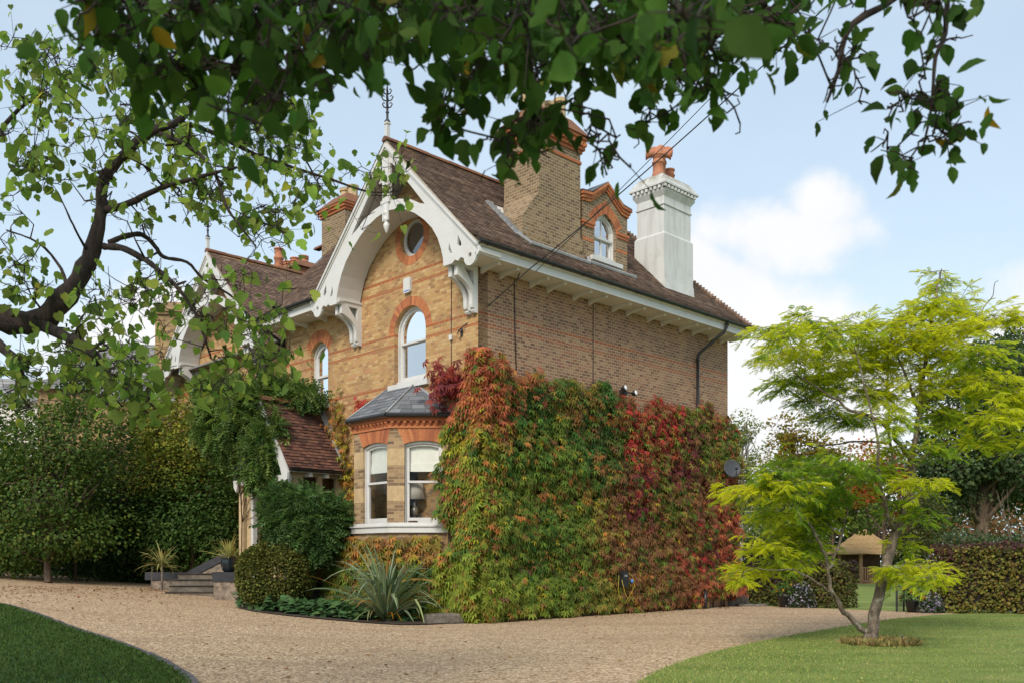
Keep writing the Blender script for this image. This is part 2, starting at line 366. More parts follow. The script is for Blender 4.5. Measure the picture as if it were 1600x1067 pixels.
def gravel_mat():
    m, nt, b = new_mat('pea_gravel'); t = NT(nt)
    tc = t.n('ShaderNodeTexCoord'); pos = tc.outputs['Object']
    vo = t.n('ShaderNodeTexVoronoi', {'Vector': pos, 'Scale': 34.0, 'Randomness': 1.0})
    vo2 = t.n('ShaderNodeTexVoronoi', {'Vector': pos, 'Scale': 15.0, 'Randomness': 1.0})
    sep = t.n('ShaderNodeSeparateColor', {'Color': vo.outputs['Color']})
    c = t.ramp(sep.outputs[0], [(0, (0.17, 0.115, 0.07)), (0.25, (0.36, 0.245, 0.145)), (0.55, (0.63, 0.44, 0.27)), (0.85, (0.80, 0.60, 0.39)), (1, (0.88, 0.72, 0.52))])
    sep2 = t.n('ShaderNodeSeparateColor', {'Color': vo2.outputs['Color']})
    c = t.mix(t.maprange(sep2.outputs[1], 0.0, 1.0, 0.0, 0.45), c, (0.36, 0.235, 0.14))
    n = t.noise(0.35, 6, 0.65, pos)
    c = t.mix(t.maprange(n, 0.4, 0.68, 0, 0.30), c, (0.42, 0.28, 0.17))
    mp = t.n('ShaderNodeMapping', {'Vector': pos}); mp.inputs['Rotation'].default_value = (0, 0, 0.35); mp.inputs['Scale'].default_value = (0.16, 1.5, 1)
    c = t.mix(t.maprange(t.noise(1.0, 3, 0.5, mp.outputs[0], 0.6), 0.5, 0.66, 0, 0.32), c, (0.34, 0.225, 0.14))
    n3 = t.noise(2.5, 5, 0.7, pos)
    c = t.mix(t.maprange(n3, 0.5, 0.75, 0, 0.25), c, (0.33, 0.23, 0.15))
    nt.links.new(c, b.inputs['Base Color']); b.inputs['Roughness'].default_value = 0.9; b.inputs['Specular IOR Level'].default_value = 0.12
    h = t.m('ADD', t.m('MULTIPLY', vo.outputs['Distance'], -1.0), t.m('MULTIPLY', t.m('MULTIPLY', vo2.outputs['Distance'], -1.0), 0.7))
    t.bump(h, 0.8, 0.03, b); return m
M['gravel'] = gravel_mat()
def lawn_mat(name, a, bcol, dry, dry_amt, stripe=0.0):
    m, nt, b = new_mat(name); t = NT(nt)
    mp = t.n('ShaderNodeMapping', {'Vector': t.obj()}); mp.inputs['Rotation'].default_value = (0, 0, 0.5); mp.inputs['Scale'].default_value = (0.35, 1.2, 1)
    n = t.noise(1.2, 6, 0.6, mp.outputs[0]); fine = t.noise(60, 4, 0.7)
    c = t.mix(t.maprange(n, 0.35, 0.65), a, bcol)
    c = t.mix(t.maprange(t.noise(0.45, 6, 0.7), 0.48, 0.7, 0, dry_amt), c, dry)
    c = t.mix(t.maprange(fine, 0.35, 0.7, 0, 0.6), c, t.mix(1.0, c, (0.45, 0.5, 0.4), 'MULTIPLY'))
    nt.links.new(c, b.inputs['Base Color']); b.inputs['Roughness'].default_value = 0.85
    b.inputs['Specular IOR Level'].default_value = 0.2
    t.bump(fine, 0.8, 0.03, b); return m
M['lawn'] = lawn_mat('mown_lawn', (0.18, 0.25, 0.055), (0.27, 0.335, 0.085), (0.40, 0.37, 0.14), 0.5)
M['lawn_shaded'] = lawn_mat('shaded_lawn', (0.04, 0.085, 0.018), (0.065, 0.125, 0.028), (0.10, 0.13, 0.04), 0.3)  # left lawn: tree shade put into the colour, a darker lawn copy
M['soil'] = plain('bed_soil', (0.045, 0.03, 0.02), 0.95, 0.4, 9, 0.6, (0.1, 0.07, 0.045), 0.5)
def bay_mat():
    m, nt, b = new_mat('banded_bay_masonry'); t = NT(nt)
    uv, z = t.wall_uv()
    br = t.n('ShaderNodeTexBrick', {'Vector': uv, 'Scale': 1.0, 'Brick Width': 0.225, 'Row Height': 0.0755, 'Mortar Size': 0.006, 'Color1': (0, 0, 0, 1), 'Color2': (1, 1, 1, 1), 'Mortar': (.5, .5, .5, 1)})
    c = t.ramp(br.outputs['Color'], [(0, (0.15, 0.09, 0.05)), (0.5, (0.29, 0.19, 0.10)), (1, (0.38, 0.26, 0.14))])
    c = t.mix(br.outputs['Fac'], c, (0.36, 0.28, 0.19))
    n = t.noise(9, 5, 0.65)
    st = t.mix(t.maprange(n, 0.3, 0.7), (0.52, 0.38, 0.21), (0.40, 0.285, 0.16))
    k = None
    for zb, h in ((3.86, .20), (2.99, .175)):
        q = t.m('LESS_THAN', t.m('ABSOLUTE', t.m('SUBTRACT', z, zb)), h); k = q if k is None else t.m('MAXIMUM', k, q)
    c = t.mix(k, c, st)
    nt.links.new(c, b.inputs['Base Color']); b.inputs['Roughness'].default_value = 0.9
    t.bump(t.m('SUBTRACT', n, t.m('MULTIPLY', br.outputs['Fac'], t.m('SUBTRACT', 1.0, k))), 0.4, 0.01, b); return m
M['bay'] = bay_mat()

# ------------------------------------------------------------------ building helpers
class MB:
    def __init__(s): s.V = []; s.F = []; s.T = []; s.sm = []
    def add(s, V, F, tint=0.5, smooth=False):
        o = len(s.V); s.V += [tuple(v) for v in V]; s.F += [tuple(i + o for i in f) for f in F]
        s.T += [tint] * len(V); s.sm += [smooth] * len(F)
    def box(s, x0, x1, y0, y1, z0, z1, tint=0.5):
        V = [(x, y, z) for x in (x0, x1) for y in (y0, y1) for z in (z0, z1)]
        s.add(V, [(0, 1, 3, 2), (4, 6, 7, 5), (0, 4, 5, 1), (2, 3, 7, 6), (0, 2, 6, 4), (1, 5, 7, 3)], tint)
    def hexa(s, P, tint=0.5):   # 8 points: bottom 4, top 4
        s.add(P, [(0, 3, 2, 1), (4, 5, 6, 7), (0, 1, 5, 4), (1, 2, 6, 5), (2, 3, 7, 6), (3, 0, 4, 7)], tint)
    def prism(s, poly, f, t0, t1, tint=0.5):
        n = len(poly); V = [f(a, b, t0) for a, b in poly] + [f(a, b, t1) for a, b in poly]
        s.add(V, [tuple(range(n)), tuple(range(2 * n - 1, n - 1, -1))] + [(i, (i + 1) % n, n + (i + 1) % n, n + i) for i in range(n)], tint)
    def plate(s, outer, holes, f, t0, t1, tint=0.5):
        bm = bmesh.new(); es = []; loops = [outer] + list(holes); LV = []
        for lp in loops:
            vs = [bm.verts.new((a, b, 0)) for a, b in lp]; LV.append(vs)
            for i in range(len(vs)): es.append(bm.edges.new((vs[i], vs[(i + 1) % len(vs)])))
        bmesh.ops.triangle_fill(bm, use_beauty=True, use_dissolve=False, edges=es, normal=(0, 0, 1))
        bm.verts.index_update()
        P = [(v.co.x, v.co.y) for v in bm.verts]; n = len(P)
        FF = [tuple(v.index for v in fc.verts) for fc in bm.faces]
        V = [f(a, b, t0) for a, b in P] + [f(a, b, t1) for a, b in P]
        F = FF + [tuple(n + i for i in reversed(fc)) for fc in FF]
        for vs in LV:
            for i in range(len(vs)):
                a, b = vs[i].index, vs[(i + 1) % len(vs)].index
                F.append((a, b, n + b, n + a))
        bm.free(); s.add(V, F, tint)
    def tube(s, pts, rad, n=8, tint=0.5, cap=True, smooth=True):
        pts = [Vector(p) for p in pts]; k = len(pts)
        if isinstance(rad, (int, float)): rad = [rad] * k
        V = []; prev = None
        for i, p in enumerate(pts):
            d = (pts[min(i + 1, k - 1)] - pts[max(i - 1, 0)])
            d = d.normalized() if d.length > 1e-9 else Vector((0, 0, 1))
            if prev is None:
                a = d.orthogonal().normalized()
            else:
                a = prev - d * prev.dot(d); a = a.normalized() if a.length > 1e-6 else d.orthogonal().normalized()
            prev = a; b = d.cross(a)
            for j in range(n):
                t = 2 * math.pi * j / n; V.append(p + (a * math.cos(t) + b * math.sin(t)) * rad[i])
        F = [(i * n + j, i * n + (j + 1) % n, (i + 1) * n + (j + 1) % n, (i + 1) * n + j) for i in range(k - 1) for j in range(n)]
        if cap: F += [tuple(range(n - 1, -1, -1)), tuple((k - 1) * n + j for j in range(n))]
        s.add(V, F, tint, smooth)
    def lathe(s, prof, c, n=16, tint=0.5, smooth=True, tilt=None):
        V = []
        for r, z in prof:
            for j in range(n):
                t = 2 * math.pi * j / n; v = Vector((r * math.cos(t), r * math.sin(t), z))
                if tilt: v = tilt @ v
                V.append(Vector(c) + v)
        k = len(prof)
        F = [(i * n + j, i * n + (j + 1) % n, (i + 1) * n + (j + 1) % n, (i + 1) * n + j) for i in range(k - 1) for j in range(n)]
        F += [tuple(range(n - 1, -1, -1)), tuple((k - 1) * n + j for j in range(n))]
        s.add(V, F, tint, smooth)
    def build(s, name, mat, parent=None, recalc=True):
        me = bpy.data.meshes.new(name); me.from_pydata(s.V, [], s.F); me.update()
        if recalc:
            bm = bmesh.new(); bm.from_mesh(me); bmesh.ops.recalc_face_normals(bm, faces=bm.faces); bm.to_mesh(me); bm.free()
        me.materials.append(mat)
        a = me.attributes.new('tint', 'FLOAT', 'POINT'); a.data.foreach_set('value', np.array(s.T, dtype=np.float32))
        me.polygons.foreach_set('use_smooth', np.array(s.sm, dtype=bool))
        o = bpy.data.objects.new(name, me); COL.objects.link(o)
        if parent: o.parent = parent
        return o
def tag(o, label=None, cat=None, group=None, kind=None):
    if label: o['label'] = label
    if cat: o['category'] = cat
    if group: o['group'] = group
    if kind: o['kind'] = kind
    return o
def empty(name, loc, rz=0.0, label=None, cat=None, group=None):
    o = bpy.data.objects.new(name, None); COL.objects.link(o); o.empty_display_size = 0.3
    o.location = loc; o.rotation_euler = (0, 0, rz)
    return tag(o, label, cat, group)
def copy_part(o, parent, loc=None):
    c = o.copy(); COL.objects.link(c); c.parent = parent
    if loc is not None: c.location = loc
    for ch in list(o.children):
        copy_part(ch, c)
    return c

# leaf shapes: (verts, quads, tris), leaf points along +y, upper face +z
def sh_ovate(w=0.36, fold=0.07):
    V = [(0, 0, 0), (w * .62, .16, fold * .6), (w, .42, fold), (w * .72, .74, fold * .7), (0, 1.06, -.10), (0, .38, 0), (0, .72, -.03), (-w * .62, .16, fold * .6), (-w, .42, fold), (-w * .72, .74, fold * .7)]
    return V, [(0, 1, 2, 5), (5, 2, 3, 6), (0, 5, 8, 7), (5, 6, 9, 8)], [(6, 3, 4), (6, 4, 9)]
def sh_heart():
    V = [(0, 0, 0), (.26, -.10, .03), (.48, .16, .07), (.40, .56, .05), (0, 1.0, -.12), (0, .36, 0), (-.26, -.10, .03), (-.48, .16, .07), (-.40, .56, .05)]
    return V, [(0, 1, 2, 5), (5, 2, 3, 4), (0, 5, 7, 6), (5, 4, 8, 7)], []
def sh_quad(w=.3): return [(0, 0, 0), (w, .5, .07), (0, 1, -.05), (-w, .5, .07)], [], [(0, 1, 2), (0, 2, 3)]
def sh_palm():
    V = [(0, 0, 0)]; T = []
    for a, L, w in ((-76, .62, .10), (-38, .9, .125), (0, 1.0, .135), (38, .9, .125), (76, .62, .10)):
        c, s_ = math.cos(math.radians(a)), math.sin(math.radians(a)); o = len(V)
        def pt(x, y, z): return (x * c + y * s_, -x * s_ + y * c, z)
        V += [pt(w, .5 * L, .03), pt(0, L, -.26 * L), pt(-w, .5 * L, .03), pt(0, .5 * L, -.03)]
        T += [(0, o, o + 3), (o, o + 1, o + 3), (0, o + 3, o + 2), (o + 3, o + 1, o + 2)]
    return V, [], T
def sh_pinnate(pairs=8, L=.27, w=.066, droop=.25):
    V = []; Q = []
    def zc(y): return -droop * y * y
    for i in range(pairs):
        y = .12 + .86 * i / (pairs - 1); l = L * (1 - .35 * abs(i / (pairs - 1) - .4))
        for sgn in (-1, 1):
            o = len(V); dx_, dy_ = sgn * l * .9, l * .42
            V += [(0, y, zc(y)), (dx_ * .5 + w * .4, y + dy_ * .5 - w, zc(y) + .0), (dx_, y + dy_, zc(y) - l * .35), (dx_ * .5 - w * .4, y + dy_ * .5 + w, zc(y) + .0)]
            Q.append((o, o + 1, o + 2, o + 3))
    o = len(V); V += [(-.006, 0, 0), (.006, 0, 0), (.006, .95, zc(.95)), (-.006, .95, zc(.95))]; Q.append((o, o + 1, o + 2, o + 3))
    return V, Q, []
def bent(sh, k, w=1.0):
    V, Q, T = sh; return [(x * w * (1 - .25 * k * max(0, y)), y, z - k * y * y * .5 + abs(x) * k * .35) for x, y, z in V], Q, T
def sh_torn(w, y0=0.0):
    V = [(0, 0, 0), (w * .7, .12, .04), (w, .40, .07), (w * .55, .52, .05), (w * .74, .66, .06), (w * .3, .92, -.03), (.05, 1.0, -.1), (0, .35, 0), (0, .68, -.02), (-w * .7, .14, .04), (-w * .95, .36, .07), (-w * .9, .62, .06), (-w * .42, .70, .03), (-w * .34, .9, -.04)]
    return V, [(0, 1, 2, 7), (7, 2, 3, 8), (3, 4, 5, 8), (0, 7, 10, 9), (7, 8, 11, 10), (8, 6, 13, 12)], [(8, 5, 6), (8, 12, 11)]
SH = {'ovate_curl': bent(sh_ovate(.33, .10), .5, .95), 'ovate_torn': sh_torn(.36), 'heart_curl': bent(sh_heart(), .5, .9), 'heart_torn': sh_torn(.45), 'ovate': sh_ovate(), 'heart': sh_heart(), 'quad': sh_quad(), 'wide': sh_quad(.42), 'narrow': sh_quad(.17), 'palm': sh_palm(), 'pinn': sh_pinnate(), 'wist': sh_pinnate(5, .38, .085, .3)}
def nrm_(a): return a / np.maximum(np.linalg.norm(a, axis=1, keepdims=True), 1e-9)
def leaf_mesh(name, shape, P, fwd, up, size, col, mat, parent=None):
    V, Q, T = SH[shape]
    V = np.array(V, dtype=np.float64); N = len(P); k = len(V)
    y = nrm_(np.asarray(fwd, float)); z = np.asarray(up, float); z = nrm_(z - (z * y).sum(1, keepdims=True) * y); x = np.cross(y, z)
    size = np.asarray(size, float).reshape(-1, 1, 1) * np.ones((N, 1, 1))
    co = np.asarray(P, float)[:, None, :] + size * (V[None, :, 0:1] * x[:, None, :] + V[None, :, 1:2] * y[:, None, :] + V[None, :, 2:3] * z[:, None, :])
    off = (np.arange(N) * k)[:, None]
    loops = []; tot = []
    if Q: q = (np.array(Q).reshape(1, -1) + off).reshape(N, -1); loops.append(q); tot += [4] * len(Q)
    if T: q = (np.array(T).reshape(1, -1) + off).reshape(N, -1); loops.append(q); tot += [3] * len(T)
    loops = np.concatenate(loops, axis=1).reshape(-1); tot = np.tile(np.array(tot), N)
    start = np.concatenate([[0], np.cumsum(tot)[:-1]])
    me = bpy.data.meshes.new(name); me.vertices.add(N * k); me.vertices.foreach_set('co', co.reshape(-1).astype(np.float32))
    me.loops.add(len(loops)); me.loops.foreach_set('vertex_index', loops.astype(np.int32))
    me.polygons.add(len(tot)); me.polygons.foreach_set('loop_start', start.astype(np.int32)); me.polygons.foreach_set('loop_total', tot.astype(np.int32))
    a = me.attributes.new('col', 'FLOAT_COLOR', 'POINT')
    cc = np.ones((N, k, 4), dtype=np.float32); cc[:, :, :3] = np.clip(col, 0, 1)[:, None, :]
    a.data.foreach_set('color', cc.reshape(-1))
    me.update(calc_edges=True); me.validate()
    me.materials.append(mat)
    o = bpy.data.objects.new(name, me); COL.objects.link(o)
    if parent: o.parent = parent
    return o
def pal(rng, n, colors, weights=None, jit=0.18):
    c = np.array(colors, float); w = np.ones(len(c)) if weights is None else np.array(weights, float)
    i = rng.choice(len(c), n, p=w / w.sum())
    j = rng.choice(len(c), n, p=w / w.sum()); t = rng.random((n, 1)) * .5
    out = c[i] * (1 - t) + c[j] * t
    return out * (1 + jit * rng.standard_normal((n, 1))) * (1 + .06 * rng.standard_normal((n, 3)))
def rdir(rng, n): return nrm_(rng.standard_normal((n, 3)))

# ------------------------------------------------------------------ ground, drive, lawns
def sheet(name, pts_rows, mat, z=0.0, kind='structure', thick=False):
    """rows of (X,Y) points, same count each, laid over the terrain"""
    mb = MB(); n = len(pts_rows[0])
    V = [(x, y, gz(x, y) + z) for r in pts_rows for x, y in r]
    F = [(i * n + j, i * n + j + 1, (i + 1) * n + j + 1, (i + 1) * n + j) for i in range(len(pts_rows) - 1) for j in range(n - 1)]
    mb.add(V, F, smooth=True)
    o = mb.build(name, mat); o['kind'] = kind; return o
xs = [-400, -200, -100, -60] + list(np.arange(-45, 46, 1.5)) + [60, 100, 200, 400]
ys = [-60, -30] + list(np.arange(-15, 60, 1.5)) + [70, 90, 130, 200, 400, 800]
sheet('ground', [[(x, y) for x in xs] for y in ys], M['lawn'], -0.012)
rows = []
for hy in np.arange(-26, 46, 0.6):
    rows.append([tuple(W(hx, hy)[:2]) for hx in np.concatenate([np.arange(-32, 11.0, 0.6), [11.25]])])
sheet('gravel_drive', rows, M['gravel'], 0.0)
# left lawn with its dark edging
edge = [G(*p) for p in [(0, 945), (55, 963), (110, 985), (155, 999), (200, 1015), (235, 1030), (265, 1046), (280, 1058)]]
edge = [(-26, 24.5), (-20, 20.8)] + edge + [(-3.55, 10.3), (-3.2, 9.2), (-3.0, 8.0), (-3.05, 6.0), (-3.3, 3.0), (-4, -4)]
def resample(pts, step):
    out = [pts[0]]
    for a, b in zip(pts[:-1], pts[1:]):
        d = math.dist(a, b); n = max(1, int(d / step))
        out += [(a[0] + (b[0] - a[0]) * i / n, a[1] + (b[1] - a[1]) * i / n) for i in range(1, n + 1)]
    return out
def smooth_pts(p, it=3):
    p = [tuple(q) for q in p]
    for _ in range(it):
        p = [p[0]] + [((p[i - 1][0] + 2 * p[i][0] + p[i + 1][0]) / 4, (p[i - 1][1] + 2 * p[i][1] + p[i + 1][1]) / 4) for i in range(1, len(p) - 1)] + [p[-1]]
    return p
edge = smooth_pts(resample(edge, 0.35), 4)
LAWN_EDGE_L = edge
rows = [[(x + (-60 - x) * (i / 24.0) ** 1.6, y) for i in range(25)] for x, y in edge]
sheet('lawn', rows, M['lawn_shaded'], 0.045)
mb = MB()
for i in range(len(edge) - 1):
    (x0, y0), (x1, y1) = edge[i], edge[i + 1]
    if y0 > 25 or y0 < 2: continue
    d = Vector((x1 - x0, y1 - y0)).normalized(); nx, ny = -d.y, d.x      # to the right-hand (drive) side
    if nx < 0: nx, ny = -nx, -ny
    w = 0.11; g0, g1 = gz(x0, y0), gz(x1, y1); e = .012
    p = [(x0 + d.x * e, y0 + d.y * e), (x1 - d.x * e, y1 - d.y * e)]
    h = 0.058 + random.Random(i).uniform(-.006, .006)
    B = [(p[0][0], p[0][1], g0 - .1), (p[1][0], p[1][1], g1 - .1), (p[1][0] + nx * w, p[1][1] + ny * w, g1 - .1), (p[0][0] + nx * w, p[0][1] + ny * w, g0 - .1)]
    T = [(a, b, c + .1 + h) for a, b, c in B]
    mb.hexa(B + T)
mb.build('kerb', M['kerb'])['kind'] = 'structure'
# right lawn
redge = [(0.4, 6.0), (0.8, 8.5)] + [G(*p) for p in [(1000, 1067), (1040, 1045), (1085, 1030), (1130, 1017), (1190, 1004), (1250, 993), (1330, 979), (1400, 968), (1470, 961)]]
redge = [(-0.6, -5), (0.1, 3)] + redge + [tuple(W(11.25, -7.0)[:2])]
redge = smooth_pts(resample(redge, 0.4), 3)
rows = [[(x + (60 - x) * (i / 24.0) ** 1.6, y + (0 if i == 0 else 0)) for i in range(25)] for x, y in redge]
sheet('lawn', rows, M['lawn'], 0.035)
# grass blades of the two lawns, nearest part
rng = np.random.default_rng(5)
def blades(name, n, region, edge, side, cols, hgt, z0):
    Y = rng.uniform(*region, n * 3) ; ex = np.interp(Y, [p[1] for p in edge], [p[0] for p in edge])
    off = rng.exponential(3.2, n * 3)
    X = ex + side * (off - .03)
    ok = np.abs(X) < Y * 0.62 + .5
    X, Y = X[ok][:n], Y[ok][:n]; n = len(X)
    P = np.stack([X, Y, [gz(a, b) + z0 - .004 for a, b in zip(X, Y)]], 1)
    f = np.stack([rng.normal(0, .55, n), rng.normal(0, .55, n), np.ones(n)], 1)
    return tag(leaf_mesh(name, 'narrow', P, f, rdir(rng, n), rng.uniform(.6, 1.25, n) * hgt, pal(rng, n, cols), M['leaf_matt']), kind='stuff')
el = sorted(LAWN_EDGE_L, key=lambda p: p[1]); er = sorted(redge, key=lambda p: p[1])
blades('grass', 26000, (9.5, 19), el, -1, [(.045, .095, .018), (.07, .13, .03), (.09, .13, .04)], .05, .045)  # left blades coloured dark to go with the lawn's painted shade
blades('grass', 42000, (9.5, 22), er, 1, [(.19, .27, .06), (.28, .35, .09), (.40, .38, .15)], .030, .035)

# ------------------------------------------------------------------ the house
rnd = random.Random(3)
house = empty('brick_house', W(0, 0, 0), HROT, 'two storey Victorian yellow brick house with ornate white gable boards and red creeper', 'house')
YC = 2.45
def fF(a, b, t): return (t, a, b)            # a = y along the front, b = z, t = x
def arc(cx, cz, r, a0, a1, n): return [(cx + r * math.cos(math.radians(a0 + (a1 - a0) * i / n)), cz + r * math.sin(math.radians(a0 + (a1 - a0) * i / n))) for i in range(n + 1)]
ROUND_TOP = lambda c, w, z0, zs, n=16: [(c - w / 2, z0), (c + w / 2, z0)] + arc(c, zs, w / 2, 0, 180, n)
def seg_top(c, w, z0, zs, rise, n=10):
    r = (w * w / 4 + rise * rise) / (2 * rise); cz = zs + rise - r; a = math.degrees(math.asin(w / 2 / r))
    return [(c - w / 2, z0), (c + w / 2, z0)] + arc(c, cz, r, 90 - a, 90 + a, n)
def circle(c, z, r, n=32): return [(c + r * math.cos(2 * math.pi * i / n), z + r * math.sin(2 * math.pi * i / n)) for i in range(n)]
CIRC = (2.42, 9.36)
hole_circ = circle(*CIRC, .46)
hole_arch = ROUND_TOP(2.51, 1.25, 5.80, 7.06)
hole_w2 = seg_top(6.57, .88, 5.72, 7.14, .34)
outer = [(0, -.3), (8.65, -.3), (8.65, 8.1), (5.2, 8.1), (YC, 11.05), (0.0, 8.35)]
mb = MB(); mb.plate(outer, [hole_circ, hole_arch, hole_w2, [(2.2, 2.0), (3.4, 2.0), (3.4, 4.4), (2.2, 4.4)]], fF, 0, .3)
mb.build('wall', M['brick_front'], house)
mb = MB(); mb.box(0.001, 10.32, 0.0, .3, -.3, 8.2); mb.box(10.0, 10.32, .3, 8.6, -.3, 8.2); mb.box(9.9, 10.3, .3, 4.6, 8.2, 8.9)
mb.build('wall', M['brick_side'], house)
mb = MB(); mb.box(.7, 10.0, 16.9, 17.2, -.3, 8.0); mb.box(.3, .9, 8.5, 8.65, -.3, 8.2)
mb.plate([(8.65, -.3), (17.2, -.3), (17.2, 7.6), (13.2, 11.2), (9.5, 7.8), (8.65, 7.8)], [ROUND_TOP(14.6, 1.2, 4.9, 6.5), ROUND_TOP(12.0, 1.2, 4.9, 6.5)], fF, .7, 1.0)
mb.build('wall', M['brick_front'], house)
mb = MB(); mb.box(1.6, 1.7, .5, 8.4, 4.9, 8.0); mb.box(1.2, 1.3, 8.7, 16.8, 3, 8); mb.box(.3, 10, .3, 16.9, 8.02, 8.08); mb.box(.3, 10, .3, 16.9, 4.75, 4.82)
mb.build('inner_wall', M['inside'], house)

# tiled roofs: courses of separate tiles
def tiles(mb, e0, e1, r0, r1, course=.10, w=.165, lift=.026, jit=.003, clip=None, curl=0.0):
    e0, e1, r0, r1 = map(Vector, (e0, e1, r0, r1))
    nrm = (e1 - e0).cross(r0 - e0)
    if nrm.length < 1e-6: nrm = (e1 - e0).cross(r1 - e0)
    nrm.normalize()
    if nrm.z < 0: nrm = -nrm
    L = max((r0 - e0).length, (r1 - e1).length) if (r0 - r1).length > .01 else ((r0 + r1) / 2 - (e0 + e1) / 2).length
    n = max(2, int(L / course))
    wob = [rnd.uniform(-.003, .003) for _ in range(n + 2)]
    for k in range(n):
        t0, t1 = k / n, min(1, (k + 1.12) / n)
        a0, a1 = e0.lerp(r0, t0), e1.lerp(r1, t0); b0, b1 = e0.lerp(r0, t1), e1.lerp(r1, t1)
        bell0 = curl * max(0, 1 - t0 * 6) ** 2; bell1 = curl * max(0, 1 - t1 * 6) ** 2
        m = max(1, int((a1 - a0).length / w)); sh = .5 * (k % 2) / m
        for j in range(-1 if sh else 0, m):
            u0, u1 = max(0, j / m + sh), min(1, (j + 1) / m + sh)
            if u1 - u0 < 1e-4: continue
            g = .004 / max(.1, (a1 - a0).length)
            lf = lift + rnd.uniform(-jit, jit) + wob[k] + bell0
            p0, p1 = a0.lerp(a1, u0 + g) + nrm * lf, a0.lerp(a1, u1 - g) + nrm * (lf + rnd.uniform(-jit, jit) * .5)
            q0, q1 = b0.lerp(b1, u0 + g) + nrm * (.006 + bell1), b0.lerp(b1, u1 - g) + nrm * (.006 + bell1)
            if clip and clip((p0 + p1 + q0 + q1) / 4): continue
            d = nrm * .016
            mb.add([p0, p1, q1, q0, p0 - d, p1 - d], [(0, 1, 2, 3), (0, 4, 5, 1)], rnd.random())
def slab(mb, pts, th=.05):
    pts = [Vector(p) for p in pts]; n = (pts[1] - pts[0]).cross(pts[2] - pts[0]).normalized()
    if n.z > 0: n = -n
    k = len(pts); V = pts + [p + n * th for p in pts]
    mb.add(V, [tuple(range(k)), tuple(range(2 * k - 1, k - 1, -1))] + [(i, (i + 1) % k, k + (i + 1) % k, k + i) for i in range(k)])
ZR, ZE = 11.53, 8.31
XG = -.80                                  # verge of the front gable
roof = MB()
ER, EL_ = -.80, 5.70
def not_chim(p): return (1.42 < p.x < 3.55 and .0 < p.y < 1.2) or (3.7 < p.x < 5.5 and .0 < p.y < 1.4) or (7.05 < p.x < 8.35 and -.05 < p.y < .9)
tiles(roof, (XG, ER, ZE), (10.45, ER, ZE), (XG, YC, ZR), (8.5, YC, ZR), clip=not_chim, curl=.06)
tiles(roof, (10.45, ER, ZE), (10.45, 5.7, ZE), (8.5, YC, ZR), (8.501, YC, ZR))
tiles(roof, (10.45, 5.7, ZE), (XG, EL_, ZE), (8.5, YC, ZR), (XG, YC, ZR), course=.13, w=.2, curl=.06)
# cross roof between the two gables
tiles(roof, (-.80, 8.9, ZE), (-.80, 4.2, ZE), (2.4, 8.9, ZR), (2.4, 4.2, ZR), clip=lambda p: p.z < ZR - abs(p.y - YC) * (ZR - ZE) / 3.25 + .0)
tiles(roof, (10.4, 8.9, ZE), (10.4, 4.2, ZE), (2.42, 8.9, ZR), (2.42, 4.2, ZR), course=.4, w=.5)
# left gable roof
ZW = 11.58
tiles(roof, (-.06, 9.2, 7.62), (6.5, 9.2, 7.62), (-.06, 13.2, ZW), (6.5, 13.2, ZW), clip=lambda p: p.x > 0 and p.z < ZE + (p.x + .8) * 1.0 - .05 and p.y < 8.9)
tiles(roof, (6.5, 17.3, 7.45), (-.06, 17.3, 7.45), (6.5, 13.2, ZW), (-.06, 13.2, ZW), course=.2, w=.3)
ro = roof.build('roof', M['tile'], house)
mb = MB()
for pts in ([(XG + .02, ER, ZE - .03), (10.42, ER, ZE - .03), (8.5, YC, ZR - .03), (XG + .02, YC, ZR - .03)], [(10.42, 5.7, ZE - .03), (XG + .02, EL_, ZE - .03), (XG + .02, YC, ZR - .03), (8.5, YC, ZR - .03)],
            [(10.42, ER, ZE - .03), (10.42, 5.7, ZE - .03), (8.5, YC, ZR - .03)],
            [(-.02, 9.2, 7.59), (6.5, 9.2, 7.59), (6.5, 13.2, ZW - .03), (-.02, 13.2, ZW - .03)], [(6.5, 17.3, 7.42), (-.02, 17.3, 7.42), (-.02, 13.2, ZW - .03), (6.5, 13.2, ZW - .03)],
            [(-.76, 8.85, ZE - .04), (-.76, 5.75, ZE - .04), (2.4, 4.3, ZR - .04), (2.4, 8.85, ZR - .04)]):
    slab(mb, pts)
mb.build('roof_soffit', M['white_dull'], ro)
mb = MB()
def ridge_run(mb, a, b, r=.11, seg=.33):
    a, b = Vector(a), Vector(b); L = (b - a).length; n = int(L / seg)
    for i in range(n):
        p, q = a.lerp(b, i / n), a.lerp(b, (i + .97) / n); d = (q - p).normalized(); s_ = d.cross(Vector((0, 0, 1))).normalized(); u = s_.cross(d)
        rr = r * rnd.uniform(.95, 1.06); V = []
        for e in (p, q):
            for k in range(7):
                t = math.pi * k / 6; V.append(e + s_ * math.cos(t) * rr + u * (math.sin(t) * rr - .03))
        mb.add(V, [(k, k + 1, 7 + k + 1, 7 + k) for k in range(6)] + [tuple(range(7)), tuple(range(7, 14))], rnd.random())
ridge_run(mb, (XG - .02, YC, ZR), (8.5, YC, ZR)); ridge_run(mb, (2.4, YC + .1, ZR), (2.4, 10.5, ZR)); mb.build('ridge_tiles', M['ridge'], ro); mb = MB()
ridge_run(mb, (-.08, 13.2, ZW), (6.5, 13.2, ZW))
mb.build('ridge_tiles', M['ridge'], ro); mb = MB()
for i in range(44):                         # bonnet tiles of the hip, stepped
    t = i / 44; p = Vector((10.47, ER - .02, ZE + .02)).lerp(Vector((8.5, YC, ZR + .02)), t)
    q = Vector((10.47, ER - .02, ZE + .02)).lerp(Vector((8.5, YC, ZR + .02)), t + .025)
    mb.tube([p + Vector((0, 0, .05)), q], [.085, .06], 8, rnd.random(), smooth=False)
mb.build('hip_tiles', M['tile'], ro)
